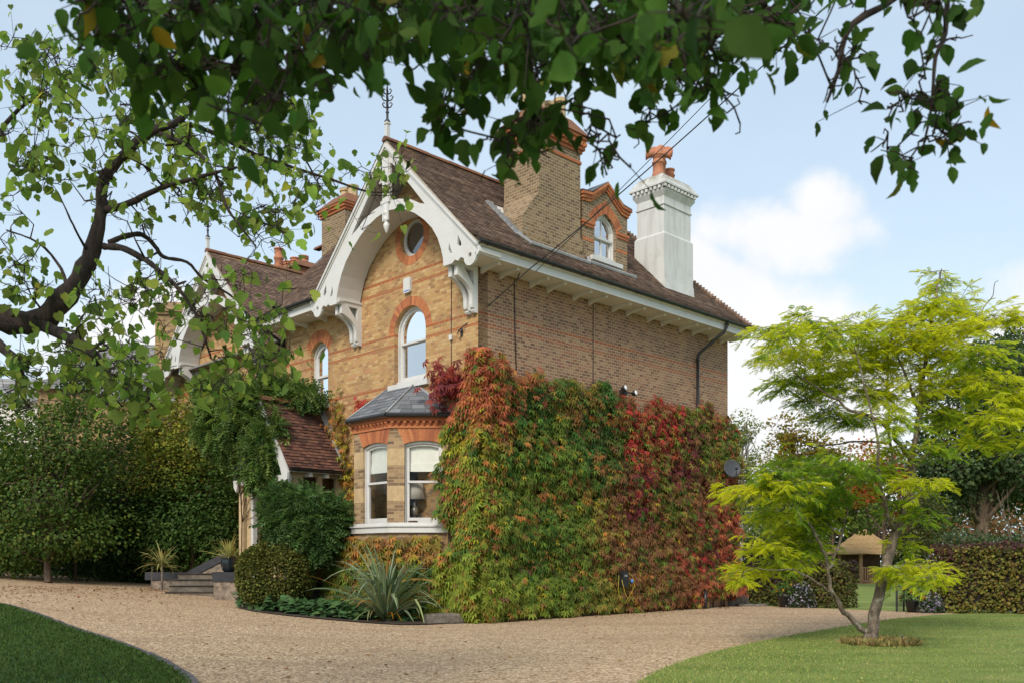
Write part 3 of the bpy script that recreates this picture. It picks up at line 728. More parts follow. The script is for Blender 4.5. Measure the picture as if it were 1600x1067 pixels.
# verge mortar line under the tile edge
mb = MB()
for s0, s1 in (((ER, ZE), (YC, ZR)), ((EL_, ZE), (YC, ZR))):
    mb.prism([(s0[0], s0[1] - .055), (s1[0], s1[1] - .06), (s1[0], s1[1] - .0), (s0[0], s0[1] - .0)], fF, XG + .015, XG + .15)
mb.build('verge_mortar', M['mortar'], ro); mb = MB()
for s0, s1 in (((9.2, 7.62), (13.2, ZW)), ((17.3, 7.45), (13.2, ZW))):
    mb.prism([(s0[0], s0[1] - .055), (s1[0], s1[1] - .06), (s1[0], s1[1]), (s0[0], s0[1])], fF, -.05, .1)
mb.build('verge_mortar', M['mortar'], ro)

# white gable boards: pierced board, arched soffit, king post, pendant, finial
def gable_board(parent, yc, zt, xf, half, scale_foot=True, name='bargeboard'):
    o = zt - 11.47
    def sym(pts): return [(yc - d, z + o) for d, z in pts] + [(yc + d, z + o) for d, z in reversed(pts) if d > 1e-6]
    outer = sym([(0, 11.43), (1.7, 9.73), (2.9, 8.55), (3.18, 8.30), (3.30, 8.22), (3.33, 8.10), (3.24, 8.02), (3.18, 8.06)] +
                [(3.02 + .20 * math.cos(math.radians(a)), 8.05 + .20 * math.sin(math.radians(a))) for a in range(20, -190, -20)] +
                [(2.72, 8.10), (2.62, 8.04), (2.52, 8.09), (2.42, 8.03), (2.13, 8.03), (2.11, 8.22), (2.04, 8.45), (1.92, 8.72), (1.72, 9.0), (1.45, 9.25), (1.1, 9.5), (.75, 9.68), (.4, 9.79), (.13, 9.83)])
    holes = []
    for sg in (-1, 1):
        holes.append([(yc + sg * d, z + o) for d, z in [(.14, 10.05), (.14, 10.98), (.32, 10.84), (1.0, 10.12), (1.46, 9.62), (1.28, 9.68), (.95, 9.86), (.5, 10.0)]])
        holes.append([(yc + sg * (3.02 + .055 * math.cos(k * .785)), 8.08 + o + .055 * math.sin(k * .785)) for k in range(8)])
        holes.append([(yc + sg * d, z + o) for d, z in [(2.62, 8.62), (2.60, 8.42), (2.66, 8.34), (2.74, 8.36), (2.72, 8.44)]])
        holes.append([(yc + sg * d, z + o) for d, z in [(2.32, 8.52), (2.30, 8.36), (2.34, 8.28), (2.42, 8.26), (2.38, 8.36)]])
    mb = MB(); mb.plate(outer, holes, fF, xf - .03, xf + .03)
    # moulding along the outer edge
    for sg in (-1, 1):
        for w0, w1, t in ((.0, .07, .09), (.10, .13, .055)):
            mb.prism([(yc + sg * d, z + o) for d, z in [(0, 11.47 - w0), (3.28, 8.29 - w0), (3.28, 8.29 - w1), (0, 11.47 - w1 * 1.3)]], fF, xf - t, xf - .029)
    # arched soffit back to the wall
    inner = [(2.13, 8.05), (2.11, 8.22), (2.04, 8.45), (1.92, 8.72), (1.72, 9.0), (1.45, 9.25), (1.1, 9.5), (.75, 9.68), (.4, 9.79), (.13, 9.83)]
    inner = [(yc - d, z + o) for d, z in inner] + [(yc + d, z + o) for d, z in reversed(inner)]
    th = .05
    upper = []
    for i, (a, z) in enumerate(inner):
        p, q = inner[max(0, i - 1)], inner[min(len(inner) - 1, i + 1)]; d = Vector((q[0] - p[0], q[1] - p[1])).normalized()
        upper.append((a - d.y * th, z + d.x * th))
    for i in range(len(inner) - 1):
        mb.prism([inner[i], inner[i + 1], upper[i + 1], upper[i]], fF, xf + .029, xf + .70)
    b = mb.build(name, M['white'], parent)
    mb = MB(); mb.box(xf - .07, xf - .031, yc - .11, yc + .11, 9.6 + o, 11.1 + o); mb.box(xf - .08, xf + .05, yc - .17, yc + .17, 10.02 + o, 10.1 + o)
    mb.prism([(yc - .26, 10.55 + o), (yc + .26, 10.55 + o), (yc + .16, 10.72 + o), (yc - .16, 10.72 + o)], fF, xf - .06, xf - .028)
    mb.build('king_post', M['white'], b)
    mb = MB(); c = (xf - .02, yc, 0)
    mb.lathe([(.001, 9.30 + o), (.03, 9.33 + o), (.075, 9.45 + o), (.08, 9.52 + o), (.05, 9.56 + o), (.05, 9.58 + o), (.085, 9.62 + o), (.085, 9.66 + o), (.05, 9.7 + o), (.05, 9.73 + o), (.085, 9.77 + o), (.085, 9.81 + o), (.06, 9.84 + o), (.06, 10.0 + o), (.001, 10.0 + o)], c, 12)
    mb.build('pendant', M['white'], b)
    mb = MB()
    mb.box(xf - .045, xf + .045, yc - .045, yc + .045, 11.3 + o, 11.98 + o); mb.box(xf - .065, xf + .065, yc - .065, yc + .065, 11.94 + o, 11.985 + o)
    f = mb.build('finial_post', M['white'], b)
    mb = MB()
    mb.lathe([(.001, 11.97 + o), (.075, 11.985 + o), (.07, 12.02 + o), (.03, 12.07 + o), (.028, 12.2 + o), (.05, 12.23 + o), (.028, 12.26 + o), (.024, 12.75 + o), (.001, 13.0 + o)], (xf, yc, 0), 10)
    for zz, rr in ((12.33, .12), (12.5, .14), (12.66, .10)):
        for k in range(4):
            a = k * math.pi / 2 + .78; dd = Vector((math.cos(a), math.sin(a), 0)); c0 = Vector((xf, yc, zz + o))
            mb.tube([c0, c0 + dd * rr * .7 + Vector((0, 0, .03)), c0 + dd * rr + Vector((0, 0, .1)), c0 + dd * rr * .7 + Vector((0, 0, .14)), c0 + dd * rr * .45 + Vector((0, 0, .11))], [.014, .017, .016, .014, .008], 6)
    mb.build('finial', M['iron'], f)
    return b
gb = gable_board(house, YC, 11.44, -.73, 3.3)
gb2 = gable_board(house, 13.2, 11.5, -.02, 3.3)
mb = MB(); mb.prism([(16.5, 8.19), (17.35, 7.33), (17.2, 7.2), (16.3, 7.9)], fF, -.05, .02); mb.build('bargeboard', M['white'], house)

# carved brackets carrying the gable boards: two curved ribs and a wall post each
def bracket(parent, y0, xf, dz=0.0):
    mb = MB()
    def fS(a, b, t): return (a, t, b + dz)
    for ya in (y0, y0 + .20):
        outer = [(0, 7.03), (-.10, 7.03), (-.12, 7.07), (-.09, 7.12), (-.15, 7.13), (-.155, 7.22)] + [(xf + .10 + (-.18 - xf - .10) * (1 - math.sin(math.radians(a))) - .0, 7.82 - .58 * math.cos(math.radians(a))) for a in range(80, -1, -8)][::1]
        outer = [(0, 7.03), (-.10, 7.03), (-.13, 7.07), (-.10, 7.12), (-.16, 7.14)]
        for k in range(9):
            t = k / 8; outer.append((-.17 - (-xf - .27) * (t ** 2.2), 7.2 + .58 * (t ** .62)))
        outer += [(xf + .10, 8.0), (xf + .02, 8.0), (xf + .02, 8.09), (0, 8.09)]
        hole = [(-.13, 7.98), (-.13, 7.62), (-.20, 7.70), (-.42, 7.98)]
        mb.plate(outer, [hole], fS, ya, ya + .11)
    mb.box(-.10, -.004, y0 + .11, y0 + .2, 7.1 + dz, 8.09 + dz); mb.box(xf + .0, -.0, y0 - .03, y0 + .34, 8.091 + dz, 8.14 + dz)
    for k in range(3): mb.box(xf - .02 + k * .05, xf + .02 + k * .05, y0 - .035 , y0 + .35, 8.03 + dz + k * .02, 8.09 + dz)
    return mb.build('gable_bracket', M['white'], parent)
bracket(house, 0.005, -.72); bracket(house, 4.54, -.72)
bracket(house, 10.75, -.7, .1).location.x = .7; bracket(house, 15.3, -.7, .1).location.x = .7

# eaves: soffit, fascia, rafter brackets, gutters
mb = MB(); mb.box(-.60, 10.40, -.70, -.0, 8.085, 8.105); mb.box(-.70, .0, 5.0, 8.8, 8.085, 8.105); mb.box(-.70, -.02, -.78, 0, 8.10, 8.2)
mb.build('soffit', M['white_dull'], house)
mb = MB(); mb.box(-.66, 10.44, -.735, -.70, 8.07, 8.26); mb.box(10.40, 10.44, -.70, 0, 8.07, 8.26); mb.build('fascia', M['white'], house); mb = MB(); mb.box(-.735, -.70, 5.45, 8.9, 8.07, 8.26)
mb.build('fascia', M['white'], house)
b0 = None
for s in [.11, .70, 1.70, 2.30, 3.25, 3.86, 4.80, 5.40, 6.31, 6.95, 7.83, 8.45, 9.30, 9.92]:
    if b0 is None:
        mb = MB()
        def fE(a, b, t): return (t, a, b)
        mb.prism([(0, 8.084), (-.60, 8.084), (-.60, 8.02), (-.52, 8.02), (-.46, 8.035), (-.1, 7.985), (0, 7.95)], fE, -.045, .045)
        b0 = mb.build('eave_bracket', M['white_dull'], house); b0.location.x = s
    else: copy_part(b0, house, (s, 0, 0))
def fy(a, b, t): return (a, t, b)
for y in (5.6, 6.2, 7.2, 7.9):
    mb = MB(); mb.prism([(0, 8.084), (-.60, 8.084), (-.60, 8.02), (-.46, 8.035), (-.1, 7.985), (0, 7.95)], fy, y - .045, y + .045); mb.build('eave_bracket', M['white_dull'], house)
def gutter(parent, a, b, r=.07, name='gutter'):
    a, b = Vector(a), Vector(b); d = (b - a).normalized(); s_ = d.cross(Vector((0, 0, 1))); mb = MB(); V = []
    for e in (a, b):
        for k in range(9):
            t = math.pi * k / 8; V.append(e + s_ * math.cos(t) * r - Vector((0, 0, math.sin(t) * r)))
        for k in range(8, -1, -1):
            t = math.pi * k / 8; V.append(e + s_ * math.cos(t) * (r - .012) - Vector((0, 0, math.sin(t) * (r - .012))))
    mb.add(V, [(k, (k + 1) % 18, 18 + (k + 1) % 18, 18 + k) for k in range(18)] + [tuple(range(18)), tuple(range(18, 36))])
    L = (b - a).length
    for i in range(int(L / 1.05) + 1):
        p = a + d * min(L - .04, i * 1.05 + .25)
        for k in range(8):
            t0, t1 = math.pi * k / 8, math.pi * (k + 1) / 8
            q = [p + s_ * math.cos(t) * (r + .008) - Vector((0, 0, math.sin(t) * (r + .008))) for t in (t0, t1)]
            mb.add([q[0] - d * .03, q[1] - d * .03, q[1] + d * .03, q[0] + d * .03], [(0, 1, 2, 3)])
    return mb.build(name, M['black'], parent)
gutter(house, (-.72, -.835, 8.335), (10.47, -.835, 8.335)); gutter(house, (-.835, 5.55, 8.335), (-.835, 8.9, 8.335))
mb = MB()
mb.tube([(9.02, -.81, 8.27), (9.02, -.80, 8.16), (8.99, -.72, 8.02), (8.62, -.16, 7.46), (8.58, -.11, 7.36), (8.58, -.10, 7.2)], .045, 10)
mb.tube([(8.58, -.10, 7.25), (8.58, -.10, 1.2)], .045, 10); mb.tube([(8.58, -.36, .52), (8.58, -.36, -.05)], .055, 10); mb.tube([(8.58, -.10, 1.2), (8.58, -.12, .9), (8.58, -.34, .62), (8.58, -.36, .45)], .045, 10)
for z in (7.22, 5.4, 3.6): mb.tube([(8.58, -.10, z), (8.58, -.10, z + .07)], .056, 10)
mb.tube([(9.02, -.815, 8.3), (9.02, -.81, 8.2)], .058, 10)
mb.build('downpipe', M['black'], house)
mb = MB(); mb.tube([(-.06, 8.36, 7.9), (-.06, 8.36, 2.5)], .05, 10); mb.tube([(-.83, 8.40, 8.28), (-.75, 8.4, 8.1), (-.15, 8.36, 7.75), (-.06, 8.36, 7.55)], .045, 8); mb.build('downpipe', M['black'], house)

# red brick arches of separate wedges
def wedges(mb, inner, outer, f, t0, t1, gap=.12):
    for i in range(len(inner) - 1):
        a0, a1, b0, b1 = map(Vector, (inner[i], inner[i + 1], outer[i], outer[i + 1]))
        g = gap * .5
        q = [a0.lerp(a1, g), a0.lerp(a1, 1 - g), b0.lerp(b1, 1 - g), b0.lerp(b1, g)]
        mb.prism([tuple(p) for p in q], f, t0, t1 + rnd.uniform(0, .002), rnd.random())
    mb2 = [(p[0], p[1]) for p in inner] + [(p[0], p[1]) for p in reversed(outer)]
    return mb2
mb = MB()
n = 38; wedges(mb, arc(*CIRC, .462, 0, 360, n), arc(*CIRC, .67, 0, 360, n), fF, .02, -.006)
mb.build('circle_surround', M['red_brick'], house)
mb = MB(); n = 26
wedges(mb, arc(2.51, 7.06, .627, 0, 180, n), arc(2.51, 7.06, .855, 0, 180, n), fF, .02, -.006)
mb.build('window_arch', M['red_brick'], house)
mb = MB(); n = 16
s1 = seg_top(6.57, .886, 5.72, 7.14, .343, n)[2:]; s2 = [(6.57 + (a - 6.57) * 1.5 , z + .30 + (0.02 if abs(a - 6.57) < .3 else -.02)) for a, z in s1]
wedges(mb, s1, s2, fF, .02, -.006); mb.build('window_arch', M['red_brick'], house)
for yy in (14.6, 12.0):
    mb = MB(); n = 22; wedges(mb, arc(yy, 6.5, .602, 0, 180, n), arc(yy, 6.5, .92, 0, 180, n), fF, .72, .694); mb.build('window_arch', M['red_brick'], house)
mb = MB(); mb.box(.692, .72, 9.2, 17.0, 7.3, 7.42, .5); mb.build('brick_band', M['red_brick'], house)
# sash windows
def sash(parent, f, shape, top, bot, sill, glass, depth=.0, bars=(), mat='white', name='window'):
    """shape: opening outline; top/bot: pane outlines; f(a,b,t) t = depth into the wall"""
    mb = MB(); mb.plate(shape, [top, bot], f, depth + .05, depth + .11)
    w = min(p[0] for p in bot), max(p[0] for p in bot); zt = max(p[1] for p in bot)
    mb.prism([(w[0] - .03, zt + .005), (w[1] + .03, zt + .005), (w[1] + .03, zt + .055), (w[0] - .03, zt + .055)], f, depth + .01, depth + .049)
    for p in bars: mb.prism(p, f, depth + .06, depth + .1)
    # outer box frame standing proud
    cx = sum(p[0] for p in shape) / len(shape)
    zb = min(p[1] for p in shape)
    def shrink(p, k=.05):
        a = Vector(p); c = Vector((cx, zb + .6)); d = (a - c); return tuple(c + d * (1 - k / max(.2, d.length)))
    inn = [shrink(p) for p in shape]
    for i in range(len(shape)):
        j = (i + 1) % len(shape)
        if i == 0: continue
        mb.prism([shape[i], shape[j], inn[j], inn[i]], f, depth + .0, depth + .049)
    wn = mb.build(name, M[mat], parent)
    for k, p in enumerate((top, bot)):
        mb = MB(); q = [Vector(x) for x in p]; c = sum(q, Vector((0, 0))) / len(q); q = [c + (x - c) * 1.02 for x in q]
        V = [f(x.x, x.y, depth + (.075 if k == 0 else .09)) for x in q]; mb.add(V, [tuple(range(len(V)))]); mb.build('pane', M[glass], wn)
    if sill:
        mb = MB(); (a0, a1, z0, z1, t0) = sill
        mb.prism([(a0, z0), (a1, z0), (a1, z1), (a0, z1)], f, t0, depth + .06)
        mb.prism([(a0 + .08, z1 + .001), (a1 - .08, z1 + .001), (a1 - .08, z1 + .09), (a0 + .08, z1 + .09)], f, depth - .045, depth + .055); mb.build('sill', M[mat], wn)
    return wn
c, w = 2.51, 1.25
sash(house, fF, ROUND_TOP(c, w - .004, 5.81, 7.06), [(c - .51, 6.86), (c + .51, 6.86)] + arc(c, 7.06, .51, 0, 180, 14), [(c - .49, 5.99), (c + .49, 5.99), (c + .49, 6.79), (c - .49, 6.79)], (1.74, 3.30, 5.66, 5.80, -.09), 'glass', .12)
c = 6.57
sash(house, fF, seg_top(c, .876, 5.73, 7.14, .335), [(c - .33, 6.58), (c + .33, 6.58), (c + .33, 7.1)] + [(c + .2, 7.27), (c, 7.35), (c - .2, 7.27)] + [(c - .33, 7.1)], [(c - .31, 5.88), (c + .31, 5.88), (c + .31, 6.5), (c - .31, 6.5)], (6.06, 7.08, 5.60, 5.72, -.07), 'glass', .12)
for yy in (14.6, 12.0):
    sash(house, fF, ROUND_TOP(yy, 1.196, 4.91, 6.5), [(yy - .48, 6.1), (yy + .48, 6.1)] + arc(yy, 6.5, .48, 0, 180, 12), [(yy - .47, 5.1), (yy + .47, 5.1), (yy + .47, 6.02), (yy - .47, 6.02)], (yy - .75, yy + .75, 4.78, 4.9, -.08 + .7), 'glass', .82)
mb = MB(); mb.plate(circle(*CIRC, .458), [circle(*CIRC, .415)], fF, .10, .17); wn = mb.build('window', M['white'], house)
mb = MB(); mb.plate(circle(*CIRC, .413), [circle(*CIRC, .375)], fF, .11, .15)
mb.build('casement', M['white'], wn)
mb = MB(); q = circle(*CIRC, .385); k = math.radians(-16)
mb.add([(.145 + (z - CIRC[1]) * math.tan(k) * .35, a, z) for a, z in q], [tuple(range(len(q)))]); mb.build('pane', M['glass_mid'], wn)
mb = MB(); mb.prism([(2.62, 9.02), (2.16, 9.02), (2.12, 9.5), (2.2, 9.62)], fF, .5, .54); mb.build('blind', M['cloth'], wn)

# bay window: canted, three sides
bay = empty('bay_window', (0, 0, 0)); bay.parent = house
BX, BY0, BY1 = -.94, 2.06, 3.54
SPL = .94
plan = [(0, BY0 - SPL), (BX, BY0), (BX, BY1), (0, BY1 + SPL)]       # right end, front right, front left, left end
def facet(i):
    p, q = Vector(plan[i]), Vector(plan[i + 1]); d = (q - p); L = d.length; d.normalize(); nn = Vector((d.y, -d.x))   # inward?
    if nn.x < 0: nn = -nn
    return L, (lambda a, b, t: (p.x + d.x * a + nn.x * t, p.y + d.y * a + nn.y * t, b))
glassb = None
for i in range(3):
    L, f = facet(i); cw = L / 2 - .13; ow = .98 if i == 1 else .90
    if i == 0: cw = L - .34 - ow / 2
    if i == 2: cw = .20 + ow / 2
    op = seg_top(cw, ow, 2.20, 4.16, .075, 10)
    mb = MB(); mb.plate([(0, -.2), (L, -.2), (L, 4.72), (0, 4.72)], [op], f, 0, .22); mb.build('bay_wall', M['bay'], bay)
    mb = MB(); n = 15
    s1 = seg_top(cw, ow + .006, 2.2, 4.16, .078, n)[2:]
    s2 = [(cw + (a - cw) * 1.36, 4.52) for a, z in s1]
    s2 = [(min(L + .0, max(.0, a)), z) for a, z in s2]
    wedges(mb, s1, s2, f, .02, -.008, .1); mb.build('window_arch', M['red_brick'], bay)
    op = seg_top(cw, ow - .006, 2.21, 4.16, .072, 10); h = ow / 2 - .105
    sash(bay, f, op, [(cw - h, 3.30), (cw + h, 3.30), (cw + h, 4.085), (cw + h * .4, 4.125), (cw - h * .4, 4.125), (cw - h, 4.085)], [(cw - h, 2.42), (cw + h, 2.42), (cw + h, 3.24), (cw - h, 3.24)], None, 'glass_low', .06)
def ring(mb, off, z0, z1, tint=.5, inn=.25):
    o = offset_plan(off); q = offset_plan(-inn)
    for k in range(3):
        mb.hexa([(*o[k], z0), (*o[k + 1], z0), (*q[k + 1], z0), (*q[k], z0), (*o[k], z1), (*o[k + 1], z1), (*q[k + 1], z1), (*q[k], z1)], tint)
def offset_plan(off):
    e = off * math.tan(math.radians(22.5))
    return [(0, BY0 - SPL - off * 1.414), (BX - off, BY0 - e), (BX - off, BY1 + e), (0, BY1 + SPL + off * 1.414)]
mb = MB(); ring(mb, .07, 2.06, 2.2, inn=.05); ring(mb, .11, 2.201, 2.235, inn=-.0); mb.build('sill', M['white'], bay)
mb = MB(); ring(mb, .02, 2.236, 2.30, inn=-.015); mb.build('sill_moulding', M['white'], bay)
mb = MB(); ring(mb, .035, 4.535, 4.60, .6, inn=.0)
ring(mb, .02, 4.601, 4.70, .2, inn=.0); ring(mb, .085, 4.70, 4.78, .35, inn=.0)
o = offset_plan(.02)
for k in range(3):
    p, q = Vector(o[k]), Vector(o[k + 1]); d = (q - p).normalized(); L = (q - p).length; nn = Vector((-d.y, d.x)); nn = -nn if nn.x > 0 else nn
    for j in range(int(L / .15)):
        c = p + d * (.09 + j * .15); mb.tube([(c.x, c.y, 4.70), (c.x + nn.x * .05, c.y + nn.y * .05, 4.66), (c.x, c.y, 4.615)], .045, 7, rnd.random(), smooth=False)
mb.build('brick_cornice', M['red_brick'], bay)
o = offset_plan(.17)
mb = MB()
for k in range(3):
    p, q = Vector((*o[k], 4.83)), Vector((*o[k + 1], 4.83)); mb.tube([p, q], .055, 8, smooth=False)
mb.build('gutter', M['black'], bay)
mb = MB(); ring(mb, .14, 4.79, 4.82, inn=0); mb.build('bay_soffit', M['white_dull'], bay)
e = offset_plan(.16); T0, T1, ZT = (-.02, 2.28, 5.72), (-.02, 3.40, 5.72), 4.86
mb = MB()
tiles(mb, (*e[0], ZT), (*e[1], ZT), T0, (T0[0], T0[1] + .001, T0[2]), course=.17, w=.30, lift=.016, jit=.002)
tiles(mb, (*e[1], ZT), (*e[2], ZT), T0, T1, course=.17, w=.30, lift=.016, jit=.002)
tiles(mb, (*e[2], ZT), (*e[3], ZT), T1, (T1[0], T1[1] + .001, T1[2]), course=.17, w=.30, lift=.016, jit=.002)
br = mb.build('bay_roof', M['slate'], bay)
mb = MB()
for a, b in ((e[1], T0), (e[2], T1)): mb.tube([Vector((*a, ZT + .035)), Vector(b) + Vector((0, 0, .03))], .024, 6)
for a, b in (((e[0][0] - .02, e[0][1], ZT + .02), T0), ((e[3][0] - .02, e[3][1], ZT + .02), T1), (T0, T1)): mb.tube([a, Vector(b) + Vector((0, 0, .02))], .04, 6)
mb.build('lead_hips', M['lead'], bay)
# room behind the bay
mb = MB(); mb.box(.30, 2.6, 1.0, 1.04, 1.2, 4.6); mb.box(.30, 2.6, 5.0, 5.04, 1.2, 4.6); mb.box(2.6, 2.64, 1.0, 5.04, 1.2, 4.6); mb.box(-.1, 2.6, 1.3, 4.3, 1.35, 1.4); mb.box(.02, 2.6, 1.0, 5.04, 4.6, 4.64)
mb.build('room', M['inside'], house)

# porch
PX, PY0, PY1, PYC, PZE, PZR = -1.86, 5.08, 7.92, 6.5, 3.72, 5.66
porch = empty('porch', (0, 0, 0)); porch.parent = house
mb = MB()
tiles(mb, (PX, PY0 - .0, PZE), (.0, PY0, PZE), (PX, PYC, PZR), (.0, PYC, PZR), course=.105, w=.165, lift=.03, jit=.009, curl=.05)
tiles(mb, (.0, PY1, PZE), (PX, PY1, PZE), (.0, PYC, PZR), (PX, PYC, PZR), course=.105, w=.165, lift=.03, jit=.009)
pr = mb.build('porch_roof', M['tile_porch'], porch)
mb = MB(); slab(mb, [(PX + .03, PY0, PZE - .03), (0, PY0, PZE - .03), (0, PYC, PZR - .03), (PX + .03, PYC, PZR - .03)]); slab(mb, [(0, PY1, PZE - .03), (PX + .03, PY1, PZE - .03), (PX + .03, PYC, PZR - .03), (0, PYC, PZR - .03)])
mb.build('roof_soffit', M['dark_wood'], pr)
mb = MB(); ridge_run(mb, (PX, PYC, PZR + .01), (0, PYC, PZR + .01), .12, .3); mb.build('ridge_tiles', M['ridge'], pr)
mb = MB(); slab(mb, [(-.16, PY0 - .02, PZE + .06), (.0, PY0 - .02, PZE + .12), (.0, PYC, PZR + .12), (-.16, PYC, PZR + .06)], .02); mb.build('flashing', M['lead'], pr)
gutter(porch, (PX, PY0 - .06, PZE + .01), (-.02, PY0 - .06, PZE + .01), .055)
mb = MB()
for sg in (-1, 1):
    mb.prism([(PYC, PZR - .02), (PYC + sg * 1.30, PZE + .12), (PYC + sg * 1.42, PZE - .08), (PYC + sg * 1.38, PZE - .34), (PYC + sg * 1.26, PZE - .46), (PYC + sg * 1.16, PZE - .22), (PYC + sg * 1.05, PZE + .06), (PYC, PZR - .42)], fF, PX - .03, PX + .03)
mb.build('bargeboard', M['white'], porch)
mb = MB()
for x in (-1.2, -.7, -.25): mb.box(x - .05, x + .05, PY0 - .0, PY0 + .3, PZE - .16, PZE - .07)
mb.box(PX + .05, -.02, PY0 - .02, PY0 + .015, PZE - .06, PZE - .025); mb.build('eave_brackets', M['white_dull'], porch)
mb = MB(); wy = PY0 + .22
mb.box(-1.55, 0, wy + .3, wy + .5, .2, 1.9)
mb.box(-1.62, -.0, wy - .03, wy + .25, 2.1, 2.22)
for x0, x1 in ((-1.62, -1.30), (-.86, -.72), (-.30, 0)): mb.box(x0, x1, wy, wy + .22, 2.221, 3.58)
mb.box(-1.62, 0, wy, wy + .22, 3.581, 3.70)
for yy in (7.3, 7.75): mb.box(-1.74, -1.46, yy - .12, yy + .12, 1.45, 3.4)
mb.box(-1.76, -1.44, 7.12, 7.90, 1.32, 1.45); mb.box(-1.74, -1.46, 7.1, 7.92, 3.4, 3.62); mb.box(-1.62, -1.4, 6.08, 6.24, .95, 3.3)
mb.build('stone_dressings', M['stone'], porch)
mb = MB(); mb.box(-1.60, 0, wy + .01, wy + .24, .1, 2.098); mb.box(-1.72, -1.46, 7.14, 7.88, .1, 1.318); mb.box(-1.6, 0, 7.75, 7.9, .1, 3.5); mb.build('porch_wall', M['brick_front'], porch)
mb = MB()
for x0, x1 in ((-1.30, -.86), (-.72, -.30)): mb.add([(x0, wy + .1, 2.22), (x1, wy + .1, 2.22), (x1, wy + .1, 3.58), (x0, wy + .1, 3.58)], [(0, 1, 2, 3)])
mb.build('pane', M['glass_dark'], porch)
mb = MB(); mb.box(-1.82, -1.70, 6.94, 7.06, .9, 3.45); mb.box(-1.82, -1.7, 5.22, 5.34, .9, 3.45); mb.box(-1.82, -1.7, 5.2, 7.9, 3.45, 3.6); mb.build('door_post', M['white'], porch)
mb = MB(); mb.box(-.12, -.03, 6.0, 7.0, .9, 3.0); mb.build('front_door', M['dark_wood'], porch)
mb = MB(); mb.box(-1.9, 0, 5.3, 7.8, .2, .9); mb.build('porch_floor', M['step'], porch)

# dormer
dorm = empty('dormer', (0, 0, 0)); dorm.parent = house
DX0, DX1, DC, DY = 3.66, 5.50, 4.58, .06
def fD(a, b, t): return (a, DY + t, b)
op = [(DC - .44, 9.28), (DC + .44, 9.28), (DC + .44, 10.12), (DC + .30, 10.33), (DC, 10.50), (DC - .30, 10.33), (DC - .44, 10.12)]
mb = MB(); mb.plate([(DX0, 8.9), (DX1, 8.9), (DX1, 10.62), (DX1 - .25, 10.66), (DC, 11.10), (DX0 + .25, 10.66), (DX0, 10.62)], [op], fD, 0, .25)
mb.box(DX0, DX0 + .2, DY + .25, 1.5, 9.0, 10.55); mb.box(DX1 - .2, DX1, DY + .25, 1.5, 9.0, 10.55); mb.build('dormer_wall', M['brick_chimney'], dorm)
mb = MB()
q = op[2:]; n = 18
def along(poly, n):
    d = [0]; 
    for a, b in zip(poly[:-1], poly[1:]): d.append(d[-1] + math.dist(a, b))
    return [(float(np.interp(d[-1] * i / n, d, [p[0] for p in poly])), float(np.interp(d[-1] * i / n, d, [p[1] for p in poly]))) for i in range(n + 1)]
s1 = along([(DC + .443, 10.12), (DC + .30, 10.333), (DC, 10.504), (DC - .30, 10.333), (DC - .443, 10.12)], n); s2 = along([(DC + .70, 10.28), (DC + .46, 10.54), (DC, 10.84), (DC - .46, 10.54), (DC - .70, 10.28)], n)
wedges(mb, s1, s2, fD, .02, -.012)
for k, (w, z) in enumerate(((.02, 0), (.05, .075), (.085, .15))):
    top = [(DX0 - w, 10.60 + z), (DX0 + .3, 10.64 + z), (DC, 11.08 + z), (DX1 - .3, 10.64 + z), (DX1 + w, 10.60 + z)]
    for a, b in zip(top[:-1], top[1:]):
        m = max(2, int(math.dist(a, b) / .2))
        for j in range(m):
            A, B = Vector(a).lerp(Vector(b), (j + .03) / m), Vector(a).lerp(Vector(b), (j + .97) / m)
            mb.prism([tuple(A), tuple(B), (B.x, B.y + .07), (A.x, A.y + .07)], fD, -.03 - w, .2, rnd.random())
mb.build('red_brick_trim', M['red_brick'], dorm)
for x0, x1 in ((DX0 - .03, DC - .45), (DC + .45, DX1 + .03)):
    mb = MB(); mb.box(x0, x1, DY - .05, DY + .1, 10.06, 10.13, .6); mb.box(x0 + .02, x1 - .02, DY - .03, DY + .1, 9.98, 10.058, .3); mb.build('string_course', M['red_brick'], dorm); mb = MB(); mb.box(x0 + .032, x1 - .032, DY - .006, DY + .1, 9.62, 9.70, .7); mb.build('red_band', M['red_brick'], dorm)
mb = MB()
for sg in (-1, 1):
    for p_, q_ in (((0, 11.325), (.64, 10.905)), ((.64, 10.905), (1.02, 10.86))):
        slab(mb, [(DC + sg * p_[0], DY - .10, p_[1]), (DC + sg * p_[0], 2.2, p_[1]), (DC + sg * q_[0], 2.2, q_[1]), (DC + sg * q_[0], DY - .10, q_[1])], .022)
mb.build('dormer_roof', M['slate'], dorm)
op2 = [(a if abs(a - DC) < .01 else a - math.copysign(.004, a - DC), z - (0.004 if z > 10 else -.004)) for a, z in op]
mb = MB(); mb.add([], [])
wn = sash(dorm, fD, op2, [(DC - .36, 9.89), (DC + .36, 9.89), (DC + .36, 10.09), (DC + .25, 10.25), (DC, 10.40), (DC - .25, 10.25), (DC - .36, 10.09)], [(DC - .35, 9.42), (DC + .35, 9.42), (DC + .35, 9.82), (DC - .35, 9.82)], (DC - .62, DC + .62, 9.16, 9.27, -.10), 'glass', .08,
          bars=([(DC - .018, 9.4), (DC + .018, 9.4), (DC + .018, 10.42), (DC - .018, 10.42)],))
mb = MB(); mb.box(DX0, DX1, 1.3, 1.4, 9.0, 10.6); mb.build('inner_wall', M['inside'], dorm)
mb = MB(); mb.tube([(1.2, -.06, 9.14), (1.45, -.26, 8.92), (3.6, -.24, 8.92), (3.7, -.12, 9.1), (3.72, -.16, 8.99), (5.6, -.16, 8.99)], .05, 6, smooth=False)
for k in range(9): mb.box(1.25 - .02 , 1.45, -.02 + k * .13, .08 + k * .13, 9.02 + k * .125, 9.22 + k * .125)
mb.build('flashing', M['lead'], ro)

